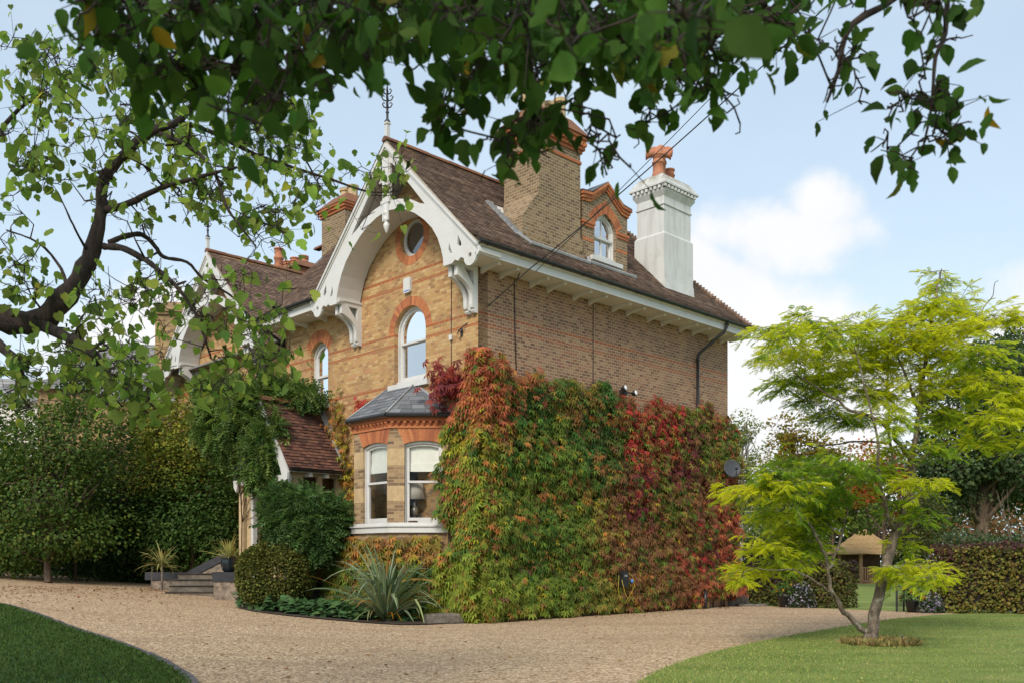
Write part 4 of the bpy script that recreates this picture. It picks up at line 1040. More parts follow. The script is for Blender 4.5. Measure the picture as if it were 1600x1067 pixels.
# chimneys
def stack(mb, x0, x1, y0, y1, z0, z1, tint=.5): mb.box(x0, x1, y0, y1, z0, z1, tint)
def frust(mb, a, b, z0, z1, tint=.5):
    (x0, x1, y0, y1), (X0, X1, Y0, Y1) = a, b
    mb.hexa([(x0, y0, z0), (x1, y0, z0), (x1, y1, z0), (x0, y1, z0), (X0, Y0, z1), (X1, Y0, z1), (X1, Y1, z1), (X0, Y1, z1)], tint)
ch = empty('chimney', (0, 0, 0)); ch.parent = house
mb = MB(); x0, x1, y0, y1 = 2.0, 3.52, .0, 1.22
def fC(a, b, t): return (a, t, b)
mb.prism([(1.42, 8.75), (3.62, 8.75), (3.62, 9.55), (3.525, 9.6), (3.52, 11.72), (2.0, 11.72), (2.0, 10.36), (1.42, 9.62)], fC, y0, y1)
mb.box(1.40, 3.64, y0 - .04, y1, 8.7, 9.2)
mb.build('chimney_stack', M['brick_chimney'], ch)
mb = MB()
for k, (w, z) in enumerate(((.04, 11.72), (.09, 11.80), (.05, 11.88), (.11, 11.965), (.15, 12.05))): mb.box(x0 - w, x1 + w, y0 - w, y1 + w, z, z + .075, .2 + .15 * k)
for j in range(11):
    mb.box(x0 - .13 + j * .165, x0 - .05 + j * .165, y0 - .16, y0 - .05, 11.88, 11.96, rnd.random())
for j in range(8): mb.box(x0 - .16, x0 - .05, y0 - .1 + j * .17, y0 - .02 + j * .17, 11.88, 11.96, rnd.random())
mb.box(x0 - .025, x1 + .025, y0 - .025, y1 + .025, 11.45, 11.52, .4)
mb.build('chimney_cornice', M['red_brick'], ch)
mb = MB(); frust(mb, (x0 - .2, x1 + .2, y0 - .2, y1 + .2), (x0 + .15, x1 - .1, y0 + .2, y1 - .2), 12.126, 12.62)
mb.build('chimney_cap', M['ridge'], ch)
for px_, py_, hh in ((2.45, .42, .75), (2.45, .85, 1.0), (3.0, .62, .5), (3.25, .45, .62)):
    mb = MB(); mb.lathe([(.19, 12.5), (.17, 12.6), (.15, 12.62), (.14, 12.5 + hh * .9), (.19, 12.52 + hh * .9), (.19, 12.55 + hh), (.12, 12.56 + hh), (.11, 12.5)], (px_, py_, 0), 8, smooth=False)
    mb.build('chimney_pot', M['stone'], ch)
wc = empty('chimney', (0, 0, 0), label='white rendered chimney with clay pots'); wc.parent = house
mb = MB(); x0, x1, y0, y1 = 7.07, 8.36, 0.0, .95
frust(mb, (x0 - .09, x1 + .05, y0 - .13, y1 + .1), (x0 - .07, x1 + .05, y0 - .08, y1 + .05), 8.6, 9.28); frust(mb, (x0 - .06, x1 + .045, y0 - .06, y1 + .05), (x0 - .055, x1 + .04, y0 - .055, y1 + .05), 9.281, 10.58)
frust(mb, (x0 - .055, x1 + .04, y0 - .055, y1 + .05), (x0, x1, y0, y1), 10.581, 10.65); mb.box(x0, x1, y0, y1, 10.6, 11.42)
frust(mb, (x0 - .03, x1 + .03, y0 - .03, y1 + .03), (x0 - .03, x1 + .03, y0 - .03, y1 + .03), 11.42, 11.46)
mb.box(x0 - .005, x1 + .005, y0 - .005, y1 + .005, 11.461, 11.66); frust(mb, (x0 - .005, x1 + .005, y0 - .005, y1 + .005), (x0 - .10, x1 + .10, y0 - .10, y1 + .10), 11.661, 11.80)
mb.box(x0 - .09, x1 + .09, y0 - .09, y1 + .09, 11.801, 11.85)
mb.box(x0 - .07, x1 + .07, y0 - .07, y1 + .07, 11.851, 11.95)
for j in range(10): mb.box(x0 - .155 + j * .158, x0 - .07 + j * .158, y0 - .155, y0 - .06, 11.851, 11.93)
for j in range(8): mb.box(x0 - .155, x0 - .06, y0 - .13 + j * .15, y0 - .05 + j * .15, 11.851, 11.93)
mb.box(x0 - .17, x1 + .17, y0 - .17, y1 + .17, 11.951, 12.0)
frust(mb, (x0 - .17, x1 + .17, y0 - .17, y1 + .17), (x0 - .02, x1 - .0, y0 + .02, y1 - .05), 12.001, 12.28); frust(mb, (x0 - .02, x1, y0 + .02, y1 - .05), (x0 + .2, x1 - .15, y0 + .25, y1 - .25), 12.281, 12.42)
mb.build('chimney_stack', M['render'], wc)
def pot(parent, x, y, z, h, r, horn=None):
    mb = MB()
    mb.lathe([(r * 1.15, z - .1), (r * 1.1, z + .06), (r, z + .08), (r * .95, z + h * .55), (r * 1.12, z + h * .57), (r * 1.12, z + h * .65), (r * .95, z + h * .67), (r * .92, z + h - .05), (r * 1.1, z + h - .04), (r * 1.1, z + h), (r * .7, z + h), (r * .7, z + h - .2)], (x, y, 0), 14)
    if horn:
        d = Vector((*horn, 0)).normalized(); c = Vector((x, y, z + h + .02))
        mb.lathe([(r * .95, z + h - .15), (r * .95, z + h + .1), (r * .5, z + h + .17), (.001, z + h + .18)], (x, y, 0), 14)
        for s_ in (-1, 1):
            a = c; b = c + d * s_ * (r * 1.25) + Vector((0, 0, .02)); e2 = c + d * s_ * (r * 2.0) + Vector((0, 0, -.02))
            mb.tube([a, b, e2, e2 + d * s_ * .02], [r * .68, r * .7, r * .72, r * .95], 12); mb.tube([e2 + d * s_ * .015, e2 + d * s_ * .03], [r * .6, .55 * r], 10)
    return mb.build('chimney_pot', M['terracotta'], parent)
pot(wc, 7.30, .36, 12.36, .62, .165, (RX * 0 + .7, -.72)); pot(wc, 7.62, .52, 12.36, .85, .155, (.7, -.72)); pot(wc, 8.0, .48, 12.33, .46, .14)
# chimney behind the left side of the main gable, and the pots beyond the left roof
lc = empty('chimney', (0, 0, 0)); lc.parent = house
mb = MB(); mb.box(2.2, 3.4, 8.55, 9.85, 10.6, 12.3); mb.build('chimney_stack', M['brick_chimney'], lc)
mb = MB()
for k, (w, z) in enumerate(((.04, 12.3), (.09, 12.38), (.13, 12.46))): mb.box(2.2 - w, 3.4 + w, 8.55 - w, 9.85 + w, z, z + .075, .5)
mb.build('chimney_cornice', M['red_brick'], lc)
mb = MB(); frust(mb, (2.05, 3.55, 8.4, 10.0), (2.45, 3.15, 8.8, 9.6), 12.536, 12.95); mb.build('chimney_cap', M['ridge'], lc)
for yy in (9.0, 9.4):
    mb = MB(); mb.lathe([(.17, 12.9), (.16, 13.2), (.2, 13.22), (.2, 13.3), (.12, 13.3), (.12, 13.0)], (2.8, yy, 0), 8, smooth=False); mb.build('chimney_pot', M['stone'], lc)
pc = empty('chimney', (0, 0, 0)); pc.parent = house
mb = MB(); mb.box(3.6, 4.6, 13.6, 17.0, 10.4, 12.0); frust(mb, (3.5, 4.7, 13.5, 17.1), (3.8, 4.4, 13.8, 16.8), 12.001, 12.3); mb.build('chimney_stack', M['ridge'], pc)
for yy, hh in ((14.0, .25), (14.6, .32), (15.1, .3), (15.75, .95), (16.5, .38)): pot(pc, 4.1, yy, 12.28, hh, .17)

# fittings on the house
def hthing(name, x, y, z, label, cat, group=None): return empty(name, W(x, y, z), HROT, label, cat, group)
t = hthing('alarm_box', -.0, 2.54, 8.0, 'white alarm bell box on the brick between round and arched windows', 'alarm box')
mb = MB(); mb.plate([(-.13, .03), (-.10, 0), (.10, 0), (.13, .03), (.13, .34), (.10, .37), (-.10, .37), (-.13, .34)], [], fF, -.08, -.003); mb.build('cover', M['white'], t)
mb = MB(); mb.box(-.084, -.0801, -.11, .11, .03, .055); mb.build('blue_strip', M['blue'], t)
t = hthing('wall_cable', 0, .92, 5.2, 'thin dark cable running down the front brickwork with small white junction box', 'cable')
mb = MB(); mb.tube([(-.012, 0, 0), (-.012, .003, 1.0), (-.012, -.002, 2.88)], .011, 5); mb.build('cable', M['black'], t)
mb = MB(); mb.box(-.05, -.024, -.05, .05, 1.37, 1.49); mb.build('junction_box', M['white'], t)
t = hthing('wall_cable', 1.15, 0, 5.9, 'dark cable dropping down the side wall just right of the house corner', 'cable')
mb = MB(); mb.tube([(.06, -.013, 0), (.02, -.013, .9), (.0, -.013, 2.1), (.03, -.1, 2.15), (-.25, -.5, 2.22)], .013, 5); mb.build('cable', M['black'], t)
t = hthing('wall_cable', 4.0, 0, 5.8, 'thin dark cable down the middle of the side wall', 'cable')
mb = MB(); mb.tube([(0, -.012, 0), (0.01, -.012, 2.2)], .009, 5); mb.build('cable', M['black'], t)
t = hthing('cable_hook', 0, .55, 6.6, 'small iron cable hook bolted to the front wall near the corner', 'hook')
mb = MB(); mb.box(-.03, -.003, -.03, .03, .0, .16); mb.tube([(-.02, 0, .08), (-.12, -.02, .10), (-.16, -.02, .02)], .015, 6); mb.tube([(-.02, .0, .05), (-.06, .03, -.08)], .01, 6); mb.build('hook', M['iron'], t)
h0 = W(-.14, .53, 6.70); e0 = W(.90, -.74, 8.05)
def cable(name, pts, r, label):
    o = MB(); o.tube(pts, r, 6); k = o.build(name, M['black']); tag(k, label, 'cable'); return k
far = P3(1262, 18, 17.0); far2 = P3(1330, -30, 15.0)
def sag(a, b, s, n=14): return [a.lerp(b, i / n) - Vector((0, 0, s * 4 * (i / n) * (1 - i / n))) for i in range(n + 1)]
beyond = far + (far - e0) * .6
e1 = W(1.15, -.74, 8.05)
cable('overhead_cable', sag(e0, beyond, .25, 20), .013, 'lower thicker black overhead cable running from the eaves past the chimneys')
cable('overhead_cable', sag(e1 + Vector((0, 0, .03)), beyond + Vector((-.1, 0, .75)), .2, 20), .008, 'upper thinner black overhead cable running beside the thicker one')
cable('overhead_cable', sag(h0, e0, .03, 8), .012, 'short thin cable slanting from corner hook up to the eaves')
t = hthing('satellite_dish', 9.66, -.56, 4.0, 'dark grey satellite dish on the creeper at far corner of side wall', 'satellite dish')
tl = Vector((-.50, -.82, .22)).normalized().to_track_quat('Z', 'Y').to_matrix()
mb = MB(); mb.lathe([(.001, .0), (.12, .006), (.20, .022), (.26, .045), (.27, .045), (.2, .008), (.10, -.01), (.001, -.014)], (0, 0, .12), 28, tilt=tl); d1 = mb.build('dish', M['dishgrey'], t)
mb = MB(); ft = Vector((0, 0, .12)); mb.tube([ft + tl @ Vector((0, -.30, .0)), ft + tl @ Vector((0, -.32, .2)), ft + tl @ Vector((0, -.1, .33))], .012, 6); mb.lathe([(.001, 0), (.035, .01), (.035, .09), (.001, .1)], ft + tl @ Vector((0, -.1, .26)), 10, tilt=tl); mb.build('feed_arm', M['black'], t)
mb = MB(); mb.tube([(0, .05, .1), (0, .25, .05), (0, .57, .05)], .022, 8); mb.build('mount', M['iron'], t)
t = hthing('security_light', 5.15, -.18, 5.86, 'twin headed outdoor floodlight with round white lenses above the creeper', 'light')
mb = MB(); mb.box(-.06, .06, .0, .18, -.06, .08); mb.tube([(0, .02, .02), (-.12, -.08, .03)], .02, 6); mb.tube([(0, .02, .02), (.22, -.08, -.02)], .02, 6); mb.build('bracket', M['black'], t)
for dx_, dz_ in ((-.18, .08), (.26, .0)):
    tq = Vector((.2, -1, .2)).normalized().to_track_quat('Z', 'Y').to_matrix()
    mb = MB(); mb.lathe([(.04, -.1), (.075, -.02), (.08, .03), (.07, .03), (.001, .0)], (dx_, -.1, dz_), 14, tilt=tq); hd = mb.build('lamp_head', M['black'], t)
    mb = MB(); mb.lathe([(.073, .0), (.073, .028), (.05, .05), (.001, .06)], (dx_, -.1, dz_), 14, tilt=tq); mb.build('lens', M['bulb'], hd)
t = hthing('charging_point', 4.72, -.46, .72, 'black wall charging point with coiled yellow cable half hidden in creeper', 'charger')
mb = MB(); mb.plate([(-.10, 0), (.10, 0), (.11, .02), (.11, .36), (.08, .4), (-.08, .4), (-.11, .36), (-.11, .02)], [], lambda a, b, t_: (a, t_, b), -.06, .4); mb.build('case', M['black'], t)
mb = MB(); mb.box(-.06, .06, -.064, -.0605, .26, .31); mb.build('display', M['lead'], t)
mb = MB(); mb.tube([(.09, -.08, .36), (.24, -.1, .25), (.30, -.1, .0), (.20, -.02, -.25), (.08, .04, -.45), (-.1, .0, -.4), (-.22, .02, -.1), (-.22, .0, .2), (-.2, .02, .3)], .007, 6); mb.tube([(-.2, -.08, .18), (-.12, -.12, -.15), (.02, -.14, -.38), (.1, .04, -.45)], .007, 6); mb.build('cable', M['yellow'], t)
mb = MB(); mb.lathe([(.03, 0), (.035, .05), (.02, .09)], (.2, -.1, .1), 10); mb.build('plug', M['blue'], t)

# things inside the bay
def bay_thing(i, a, t_in, z, name, label, cat):
    L, f = facet(i); p = Vector(f(a, z, t_in)); w = W(p.x, p.y, p.z); return empty(name, w, HROT, label, cat)
for i, lab in ((1, 'cream roman blind half lowered in the left pane of the bay window'), (0, 'cream roman blind half lowered in the right pane of the bay window')):
    L, f = facet(i); cw = L / 2 - .13 if i == 1 else L - .34 - .45
    p0 = Vector(f(cw, 3.46, .24)); t = empty('roman_blind', W(*p0), HROT, lab, 'blind')
    mb = MB()
    g = lambda a, b, tt: tuple(Vector(f(a, b, tt)) - p0)
    for zb, zt_, tt in ((3.52, 3.72, .175), (3.72, 3.99, .19), (3.99, 4.3, .20)):
        mb.prism([(cw - .42, zb), (cw + .42, zb), (cw + .42, zt_), (cw - .42, zt_)], g, tt, tt + .025)
    mb.build('fabric', M['blind'], t)
t = bay_thing(0, .80, .42, 2.35, 'table_lamp', 'table lamp with cream shade and cut glass base inside the bay window', 'lamp')
mb = MB(); mb.lathe([(.001, 0), (.09, 0), (.09, .03), (.03, .06), (.03, .10), (.07, .14), (.10, .24), (.07, .34), (.03, .37), (.05, .42), (.03, .46), (.015, .5), (.015, .62), (.001, .62)], (0, 0, 0), 14); mb.build('base', M['brass'], t)
mb = MB(); mb.lathe([(.25, .52), (.20, .90), (.19, .90), (.24, .52)], (0, 0, 0), 24); mb.build('lamp_shade', M['shade'], t)
t = bay_thing(0, .80, .42, 1.40, 'side_table', 'small dark table carrying the table lamp inside the bay', 'table')
mb = MB(); mb.box(-.3, .3, -.3, .3, .90, .945); mb.build('table_top', M['dark_wood'], t)
for a in (-.25, .25):
    for b in (-.25, .25): mb = MB(); mb.box(a - .025, a + .025, b - .025, b + .025, 0, .898); mb.build('leg', M['dark_wood'], t)
t = bay_thing(1, .45, .6, 1.40, 'house_plant', 'small leafy green house plant inside the left bay pane', 'plant')
mb = MB(); mb.lathe([(.12, 0), (.16, .6), (.14, .6), (.001, .5)], (0, 0, 0), 12); mb.build('pot', M['stone'], t)
rp = np.random.default_rng(9); nP = 40
dr = nrm_(rp.standard_normal((nP, 3)) + np.array([0, 0, .7])); PP = np.array([0, 0, .75]) + dr * rp.uniform(.15, .6, (nP, 1))
leaf_mesh('foliage', 'ovate', PP, dr + np.array([0, 0, -.4]), np.array([[0, 0, 1.]] * nP) + .4 * rdir(rp, nP), .22, pal(rp, nP, [(.03, .08, .02), (.05, .11, .03)]), M['leaf'], t)
for (y0, y1, z0, z1, x, lab) in ((2.72, 3.05, 5.8, 7.4, .33, 'grey curtain drawn to the left inside the arched upstairs window'), (6.75, 6.98, 5.75, 7.3, .33, 'grey curtain drawn to the left inside the narrow upstairs window')):
    t = hthing('curtain', x, y0, z0, lab, 'curtain'); mb = MB(); n = 24
    V = []; 
    for i in range(n + 1):
        a = (y1 - y0) * i / n; V += [(.03 * math.sin(i * 1.3), a, 0), (.03 * math.sin(i * 1.3), a, z1 - z0)]
    mb.add(V, [(2 * i, 2 * i + 2, 2 * i + 3, 2 * i + 1) for i in range(n)], smooth=True); mb.build('cloth', M['curtain'], t)

# ------------------------------------------------------------------ plants: shared growers
def pn(P, f, seed):
    """smooth pseudo noise, about -1..1"""
    r = np.random.default_rng(seed); out = np.zeros(len(P))
    for k in range(6):
        d = r.standard_normal(3); d /= np.linalg.norm(d); out += np.sin((P @ d) * f * r.uniform(.7, 1.6) + r.uniform(0, 6.3))
    return out / 3.0
def ell_leaves(rng, ells, n, shell=.4, amp=.18, f=2.2, gap=-.55, seed=1):
    """leaf points in the outer shell of uneven ellipsoids; returns points and outward directions"""
    vol = np.array([e[1][0] * e[1][1] + e[1][0] * e[1][2] + e[1][1] * e[1][2] for e in ells]); k = rng.choice(len(ells), n, p=vol / vol.sum())
    C = np.array([e[0] for e in ells], float)[k]; R = np.array([e[1] for e in ells], float)[k]
    d = rdir(rng, n); r = 1 - shell * rng.random(n) ** 1.6
    P = C + d * R * r[:, None]
    w = pn(P, f, seed)
    P = C + d * R * (r * (1 + amp * w))[:, None]
    out = nrm_(d / R)
    ok = pn(P, f * 1.7, seed + 7) > gap
    P, out = P[ok], out[ok]
    for j, e in enumerate(ells):            # drop leaves deep inside a neighbour
        q = (P - np.array(e[0])) / np.array(e[1]); ok = (q * q).sum(1) > (1 - shell) ** 2 * .8
        P, out = P[ok], out[ok]
    return P, out
def limb(mb, pts, r0, r1, n=7, wig=0.0, rg=None, pw=1.0):
    pts = [Vector(p) for p in pts]
    fine = []
    m = len(pts)
    for i in range(m - 1):
        p0, p1, p2, p3 = pts[max(0, i - 1)], pts[i], pts[i + 1], pts[min(m - 1, i + 2)]
        for k in range(4):
            t = k / 4; fine.append(0.5 * ((2 * p1) + (p2 - p0) * t + (2 * p0 - 5 * p1 + 4 * p2 - p3) * t * t + (3 * p1 - p0 - 3 * p2 + p3) * t ** 3))
    fine.append(pts[-1])
    if wig and rg is not None: fine = [fine[0]] + [p + Vector(rg.standard_normal(3) * wig) for p in fine[1:]]
    k = len(fine); rad = [r0 + (r1 - r0) * (i / (k - 1)) ** pw for i in range(k)]
    mb.tube(fine, rad, n); return fine, rad
def foliage_on(rng, P, out, size, cols, shape, mat, name, parent, weights=None, droop=.4, jit=.18, szj=.3, upw=.7):
    n = len(P)
    fwd = out * .7 + np.array([0, 0, -droop]) + .6 * rdir(rng, n); up = out * .6 + np.array([0, 0, upw]) + .45 * rdir(rng, n)
    return leaf_mesh(name, shape, P, fwd, up, size * rng.uniform(1 - szj, 1 + szj, n), pal(rng, n, cols, weights, jit), mat, parent)
def bush(name, label, cat, base, ells, n, size, cols, shape='quad', mat='leaf', seed=1, weights=None, trunk=None, group=None, gap=-.55, shell=.45, amp=.2, f=2.2, droop=.3, bark='bark_brown', core=.0, upw=.7, trunk_r=.09):
    rg = np.random.default_rng(seed)
    base = Vector(base); t = empty(name, base, 0, label, cat, group)
    E_ = [((Vector(c) - base), r) for c, r in ells]; E_ = [(tuple(c), r) for c, r in E_]
    P, out = ell_leaves(rg, E_, n, shell, amp, f, gap, seed)
    if core:                                   # inner leaves, dense
        P2, o2 = ell_leaves(rg, [(c, tuple(x * .72 for x in r)) for c, r in E_], int(n * core), .7, amp, f, -2, seed + 3); P = np.concatenate([P, P2]); out = np.concatenate([out, o2])
    foliage_on(rg, P, out, size, cols, shape, M[mat], 'crown', t, weights, droop, upw=upw)
    mb = MB()
    tp = [Vector(p) - base for p in trunk] if trunk else [Vector((0, 0, -.05)), Vector((.02, 0, E_[0][0][2] * .6)), Vector(E_[0][0])]
    fine, rad = limb(mb, tp, trunk_r, trunk_r * .45, 8)
    for c, r in E_:
        for k in range(7):
            d = rdir(rg, 1)[0]; d[2] = abs(d[2]) * .8; e = Vector(c) + Vector(d * np.array(r) * .85); s_ = fine[rg.integers(len(fine) // 3, len(fine))]
            mid = s_.lerp(e, .5) + Vector(rg.standard_normal(3) * .12) - Vector((0, 0, .1)); limb(mb, [s_, mid, e], trunk_r * .35, .008, 5)
    mb.build('trunk', M[bark], t); return t
def E3(u, v, Y, ru, rv, ry=None):
    s_ = Y / FPX; return (tuple(P3(u, v, Y)), (ru * s_, ry if ry else ru * s_ * .8, rv * s_))
def gp(u, Y): X = (u - CXP) / FPX * Y; return (X, Y, gz(X, Y))

# ------------------------------------------------------------------ Virginia creeper on the side wall, round the corner and under the bay
rg = np.random.default_rng(21)
cr = empty('virginia_creeper', W(0, 0, 0), HROT, 'Virginia creeper turning red and green covering side wall and corner of brick house', 'creeper')
TOPP = [(735, 572), (748, 560), (770, 560), (800, 578), (822, 590), (850, 582), (872, 590), (890, 598), (920, 600), (955, 600), (978, 612), (990, 632), (1012, 640), (1030, 624), (1052, 624), (1072, 640), (1085, 638), (1105, 634), (1135, 642), (1150, 668)]
tq = np.array([side_at(u, v, .3) for u, v in TOPP]); 
LEFTP = [(572, 738), (590, 728), (610, 722), (630, 712), (650, 700), (668, 690), (690, 690), (715, 684), (745, 676), (780, 676), (800, 682), (815, 692), (835, 696), (850, 690), (900, 690), (960, 680)]
lq = np.array([facade_at(u, v, .42) for v, u in LEFTP]); lq = lq[np.argsort(lq[:, 1])]
OR, YE, DG, MG, BG, RD, PU, BZ, OG, RO = (.50, .21, .06), (.46, .38, .04), (.06, .145, .03), (.15, .22, .035), (.24, .30, .04), (.50, .055, .05), (.17, .035, .045), (.25, .125, .055), (.30, .23, .05), (.43, .12, .065)
CP = [(757, 590, OR), (745, 615, RO), (790, 585, RO), (800, 625, DG), (815, 660, DG), (835, 600, RO), (868, 600, DG), (855, 640, DG), (900, 612, OG), (905, 650, BZ), (925, 640, DG), (955, 620, DG), (960, 680, DG), (735, 655, OR), (725, 690, YE), (745, 700, YE), (715, 740, BG),
      (745, 745, BG), (770, 690, DG), (800, 720, DG), (840, 690, MG), (860, 730, MG), (890, 690, MG), (920, 715, DG), (950, 730, DG), (690, 700, MG), (682, 750, DG), (690, 790, MG), (720, 780, OG), (705, 770, RO), (760, 780, BG), (800, 770, MG), (840, 780, MG), (880, 770, MG), (920, 770, MG), (965, 690, BZ),
      (985, 650, RD), (992, 690, RD), (1010, 705, RD), (1000, 660, RO), (1045, 640, RD), (1042, 675, RD), (1030, 655, BZ), (1025, 700, MG), (1015, 735, RO), (1070, 660, MG), (1075, 690, BZ), (1065, 725, PU), (1085, 715, PU), (1105, 665, BZ), (1110, 700, MG), (1140, 655, RO), (1148, 690, MG), (1100, 750, BZ), (990, 775, PU), (1010, 790, PU), (1040, 760, MG), (960, 780, BZ),
      (930, 810, OG), (970, 820, BZ), (1040, 800, BZ), (1080, 790, BZ), (1130, 800, RO), (1145, 850, RO), (1135, 900, RO), (1110, 860, PU), (1115, 820, BZ), (1120, 880, RO), (1095, 905, BZ), (1090, 880, RD), (1075, 860, BZ), (1060, 910, BZ), (1100, 925, RO), (1020, 850, BZ), (980, 860, BZ), (1000, 920, BZ), (950, 870, BZ), (940, 920, MG), (900, 850, MG), (870, 830, MG), (900, 900, MG), (880, 940, MG), (840, 850, DG), (820, 820, MG), (800, 870, MG), (770, 840, DG), (830, 920, MG), (780, 930, BG),
      (740, 830, BG), (720, 840, BG), (730, 870, BG), (760, 900, BG), (710, 920, BG), (745, 950, BG), (690, 890, BG), (850, 960, BG), (800, 955, BG), (925, 950, OG)]
cq = np.array([side_at(u, v, .3) if u > 758 else (-facade_at(u, v, .42)[0], facade_at(u, v, .42)[1]) for u, v, c in CP]); cc = np.array([c for _, _, c in CP])
def creeper_col(q, z):
    n = len(q); Q3 = np.stack([q, z, 0 * z], 1); a = q + rg.normal(0, .24, n) + .30 * pn(Q3, 3.0, 61) + .16 * pn(Q3, 8.0, 62); b = z + rg.normal(0, .24, n) + .30 * pn(Q3, 3.2, 63) + .16 * pn(Q3, 8.0, 64)
    d = (a[:, None] - cq[None, :, 0]) ** 2 + (b[:, None] - cq[None, :, 1]) ** 2
    k = d.argmin(1); d2 = d.copy(); d2[np.arange(n), k] = 9e9; k2 = d2.argmin(1)
    sw = rg.random(n) < .22; k = np.where(sw, k2, k); t = rg.random((n, 1)) * .4
    c = cc[k] * (1 - t) + cc[k2] * t
    rust = (pn(Q3, 5.5, 70) > .25) & (rg.random(n) < np.where((z < 1.7) & (q < 3), .12, .40)) & (q < 6.2); m_ = int(rust.sum()); c[rust] = np.array([OG, OR, BZ, OG, OR])[rg.integers(0, 5, m_)]
    grn = (pn(Q3, 5.0, 71) > .15) & (rg.random(n) < .5) & (q >= 5.6) & ~((z > 4.1) & (q < 7.7)); m_ = int(grn.sum()); c[grn] = np.array([MG, DG, OG, BZ])[rg.integers(0, 4, m_)]
    odd = rg.random(n); c[odd < .05] = OG; c[odd > .94] = MG; c[(odd > .90) & (odd < .93)] = BZ; c[(odd > .3) & (odd < .32)] = YE
    return c * (1 + .2 * rg.standard_normal((n, 1))) * (1 + .06 * rg.standard_normal((n, 3)))
LP, LN, LC, LS = [], [], [], []
def put(P, N, C, s): LP.append(P); LN.append(N); LC.append(C); LS.append(s)
n = 24000                                                     # side wall
s = rg.uniform(-.25, 10.55, n); z = rg.uniform(.0, 6.45, n)
ztop = np.interp(s, tq[:, 0], tq[:, 1]) + .12 * np.sin(s * 5.1) + rg.normal(0, .06, n)
zb = .06 + .10 * np.abs(np.sin(s * 2.3)) + np.where(s > 8.8, .25, 0)
ok = (z < ztop) & (z > zb); s, z = s[ok], z[ok]; n = len(s)
surf = .28 + .07 * pn(np.stack([s, z, s * 0], 1), 2.6, 4) + .08 * pn(np.stack([s, z * 1.3, s * 0], 1), 8.5, 14) + .10 * np.clip(2 - s, 0, 2) + np.where(z < 1.0, .08, 0)
dep = np.where(rg.random(n) < .78, surf - rg.exponential(.05, n), rg.uniform(.03, .2, n)); dep = np.clip(dep, .03, .66)
put(np.stack([s, -dep, z], 1), np.tile([0, -1.0, 0], (n, 1)), creeper_col(s, z), rg.uniform(.115, .21, n))
n = 4600                                                      # front wall beside the bay
y = rg.uniform(-.45, 1.6, n); z = rg.uniform(0, 6.35, n); yb = np.interp(z, lq[:, 1], lq[:, 0]) + .1 * np.sin(z * 6) + rg.normal(0, .05, n)
ok = (y < yb) & (z < 6.15 + .2 * np.sin(y * 7)); y, z = y[ok], z[ok]; n = len(y)
dep = np.clip(.36 + .08 * np.sin(y * 5 + z * 4) - rg.exponential(.07, n) + np.where(z < 1.6, .2, 0), .03, .7)
put(np.stack([-dep, y, z], 1), np.tile([-1.0, 0, 0], (n, 1)), creeper_col(-y, z), rg.uniform(.12, .22, n))
n = 1400                                                       # corner roll
z = rg.uniform(.05, 6.2, n); a = rg.uniform(0, math.pi / 2, n); R_ = .42 + .06 * np.sin(z * 4)
put(np.stack([-R_ * np.sin(a) + .05, -R_ * np.cos(a) + .05, z], 1), np.stack([-np.sin(a), -np.cos(a), a * 0], 1), creeper_col(rg.normal(-.2, .15, n), z), rg.uniform(.12, .22, n))
n = 600                                                        # far corner
z = rg.uniform(.3, 5.6, n); a = rg.uniform(0, math.pi / 2, n)
put(np.stack([10.32 + .22 * np.sin(a), -.25 * np.cos(a) + .05, z], 1), np.stack([np.sin(a), -np.cos(a), a * 0], 1), creeper_col(10.4 + 0 * z, z), rg.uniform(.16, .24, n))
n = 1900                                                       # below the bay window
q = rg.uniform(-1.2, 2.5, n); z = rg.uniform(.1, 1.98, n)
k = q < 0                                                     # right splay
sx = np.where(k, BX - q * -.0, BX); X_ = np.where(k, BX + (-q) * .707, BX); Y_ = np.where(k, BY0 - (-q) * .707, BY0 + q)
nx_ = np.where(k, -.707, -1.0); ny_ = np.where(k, -.707, 0)
dep = .1 + .16 * rg.random(n) + .1 * np.clip(1.2 - z, 0, 1)
c3 = np.where((z > 1.35)[:, None], np.array(pal(rg, n, [OG, OR, BZ, MG, YE], [3, 2, 2, 2, 1])), np.array(pal(rg, n, [MG, BG, OG, DG, BZ], [3, 2, 1, 2, 1])))
put(np.stack([X_ + nx_ * dep, Y_ + ny_ * dep, z], 1), np.stack([nx_, ny_, 0 * z], 1), c3, rg.uniform(.15, .23, n))
def cluster(n, c, r, cols, s0=.13, s1=.2, nrm=(-1, 0, 0)):
    d = rg.standard_normal((n, 3)) * np.array(r) * .5 + np.array(c); put(d, np.tile(nrm, (n, 1)).astype(float), pal(rg, n, cols), rg.uniform(s0, s1, n))
fy0, fz0 = facade_at(698, 596, .25)
cluster(150, (-.26, fy0, fz0), (.3, .62, .5), [PU, (.22, .03, .03), (.3, .05, .03)], .17, .25)
fy0, fz0 = facade_at(560, 631, .1); cluster(26, (-.1, fy0, fz0), (.1, .28, .18), [RD, RO], .12, .17)
for u, v, k in ((528, 640, 24), (520, 665, 22), (535, 685, 40), (540, 715, 44), (545, 745, 40), (548, 780, 40), (515, 690, 12), (505, 685, 6), (540, 815, 40), (535, 655, 16)):
    fy0, fz0 = facade_at(u, v, .12); cluster(k, (-.14, fy0, fz0), (.15, .30, .40), [OG, MG, BZ, OR, YE], .13, .19)
P = np.concatenate(LP); Nn = np.concatenate(LN); Cc = np.concatenate(LC); Sz = np.concatenate(LS); n = len(P)
fwd = Nn * .45 + np.array([0, 0, -.85]) + .55 * rdir(rg, n); up = Nn * .8 + np.array([0, 0, .6]) + .42 * rdir(rg, n)
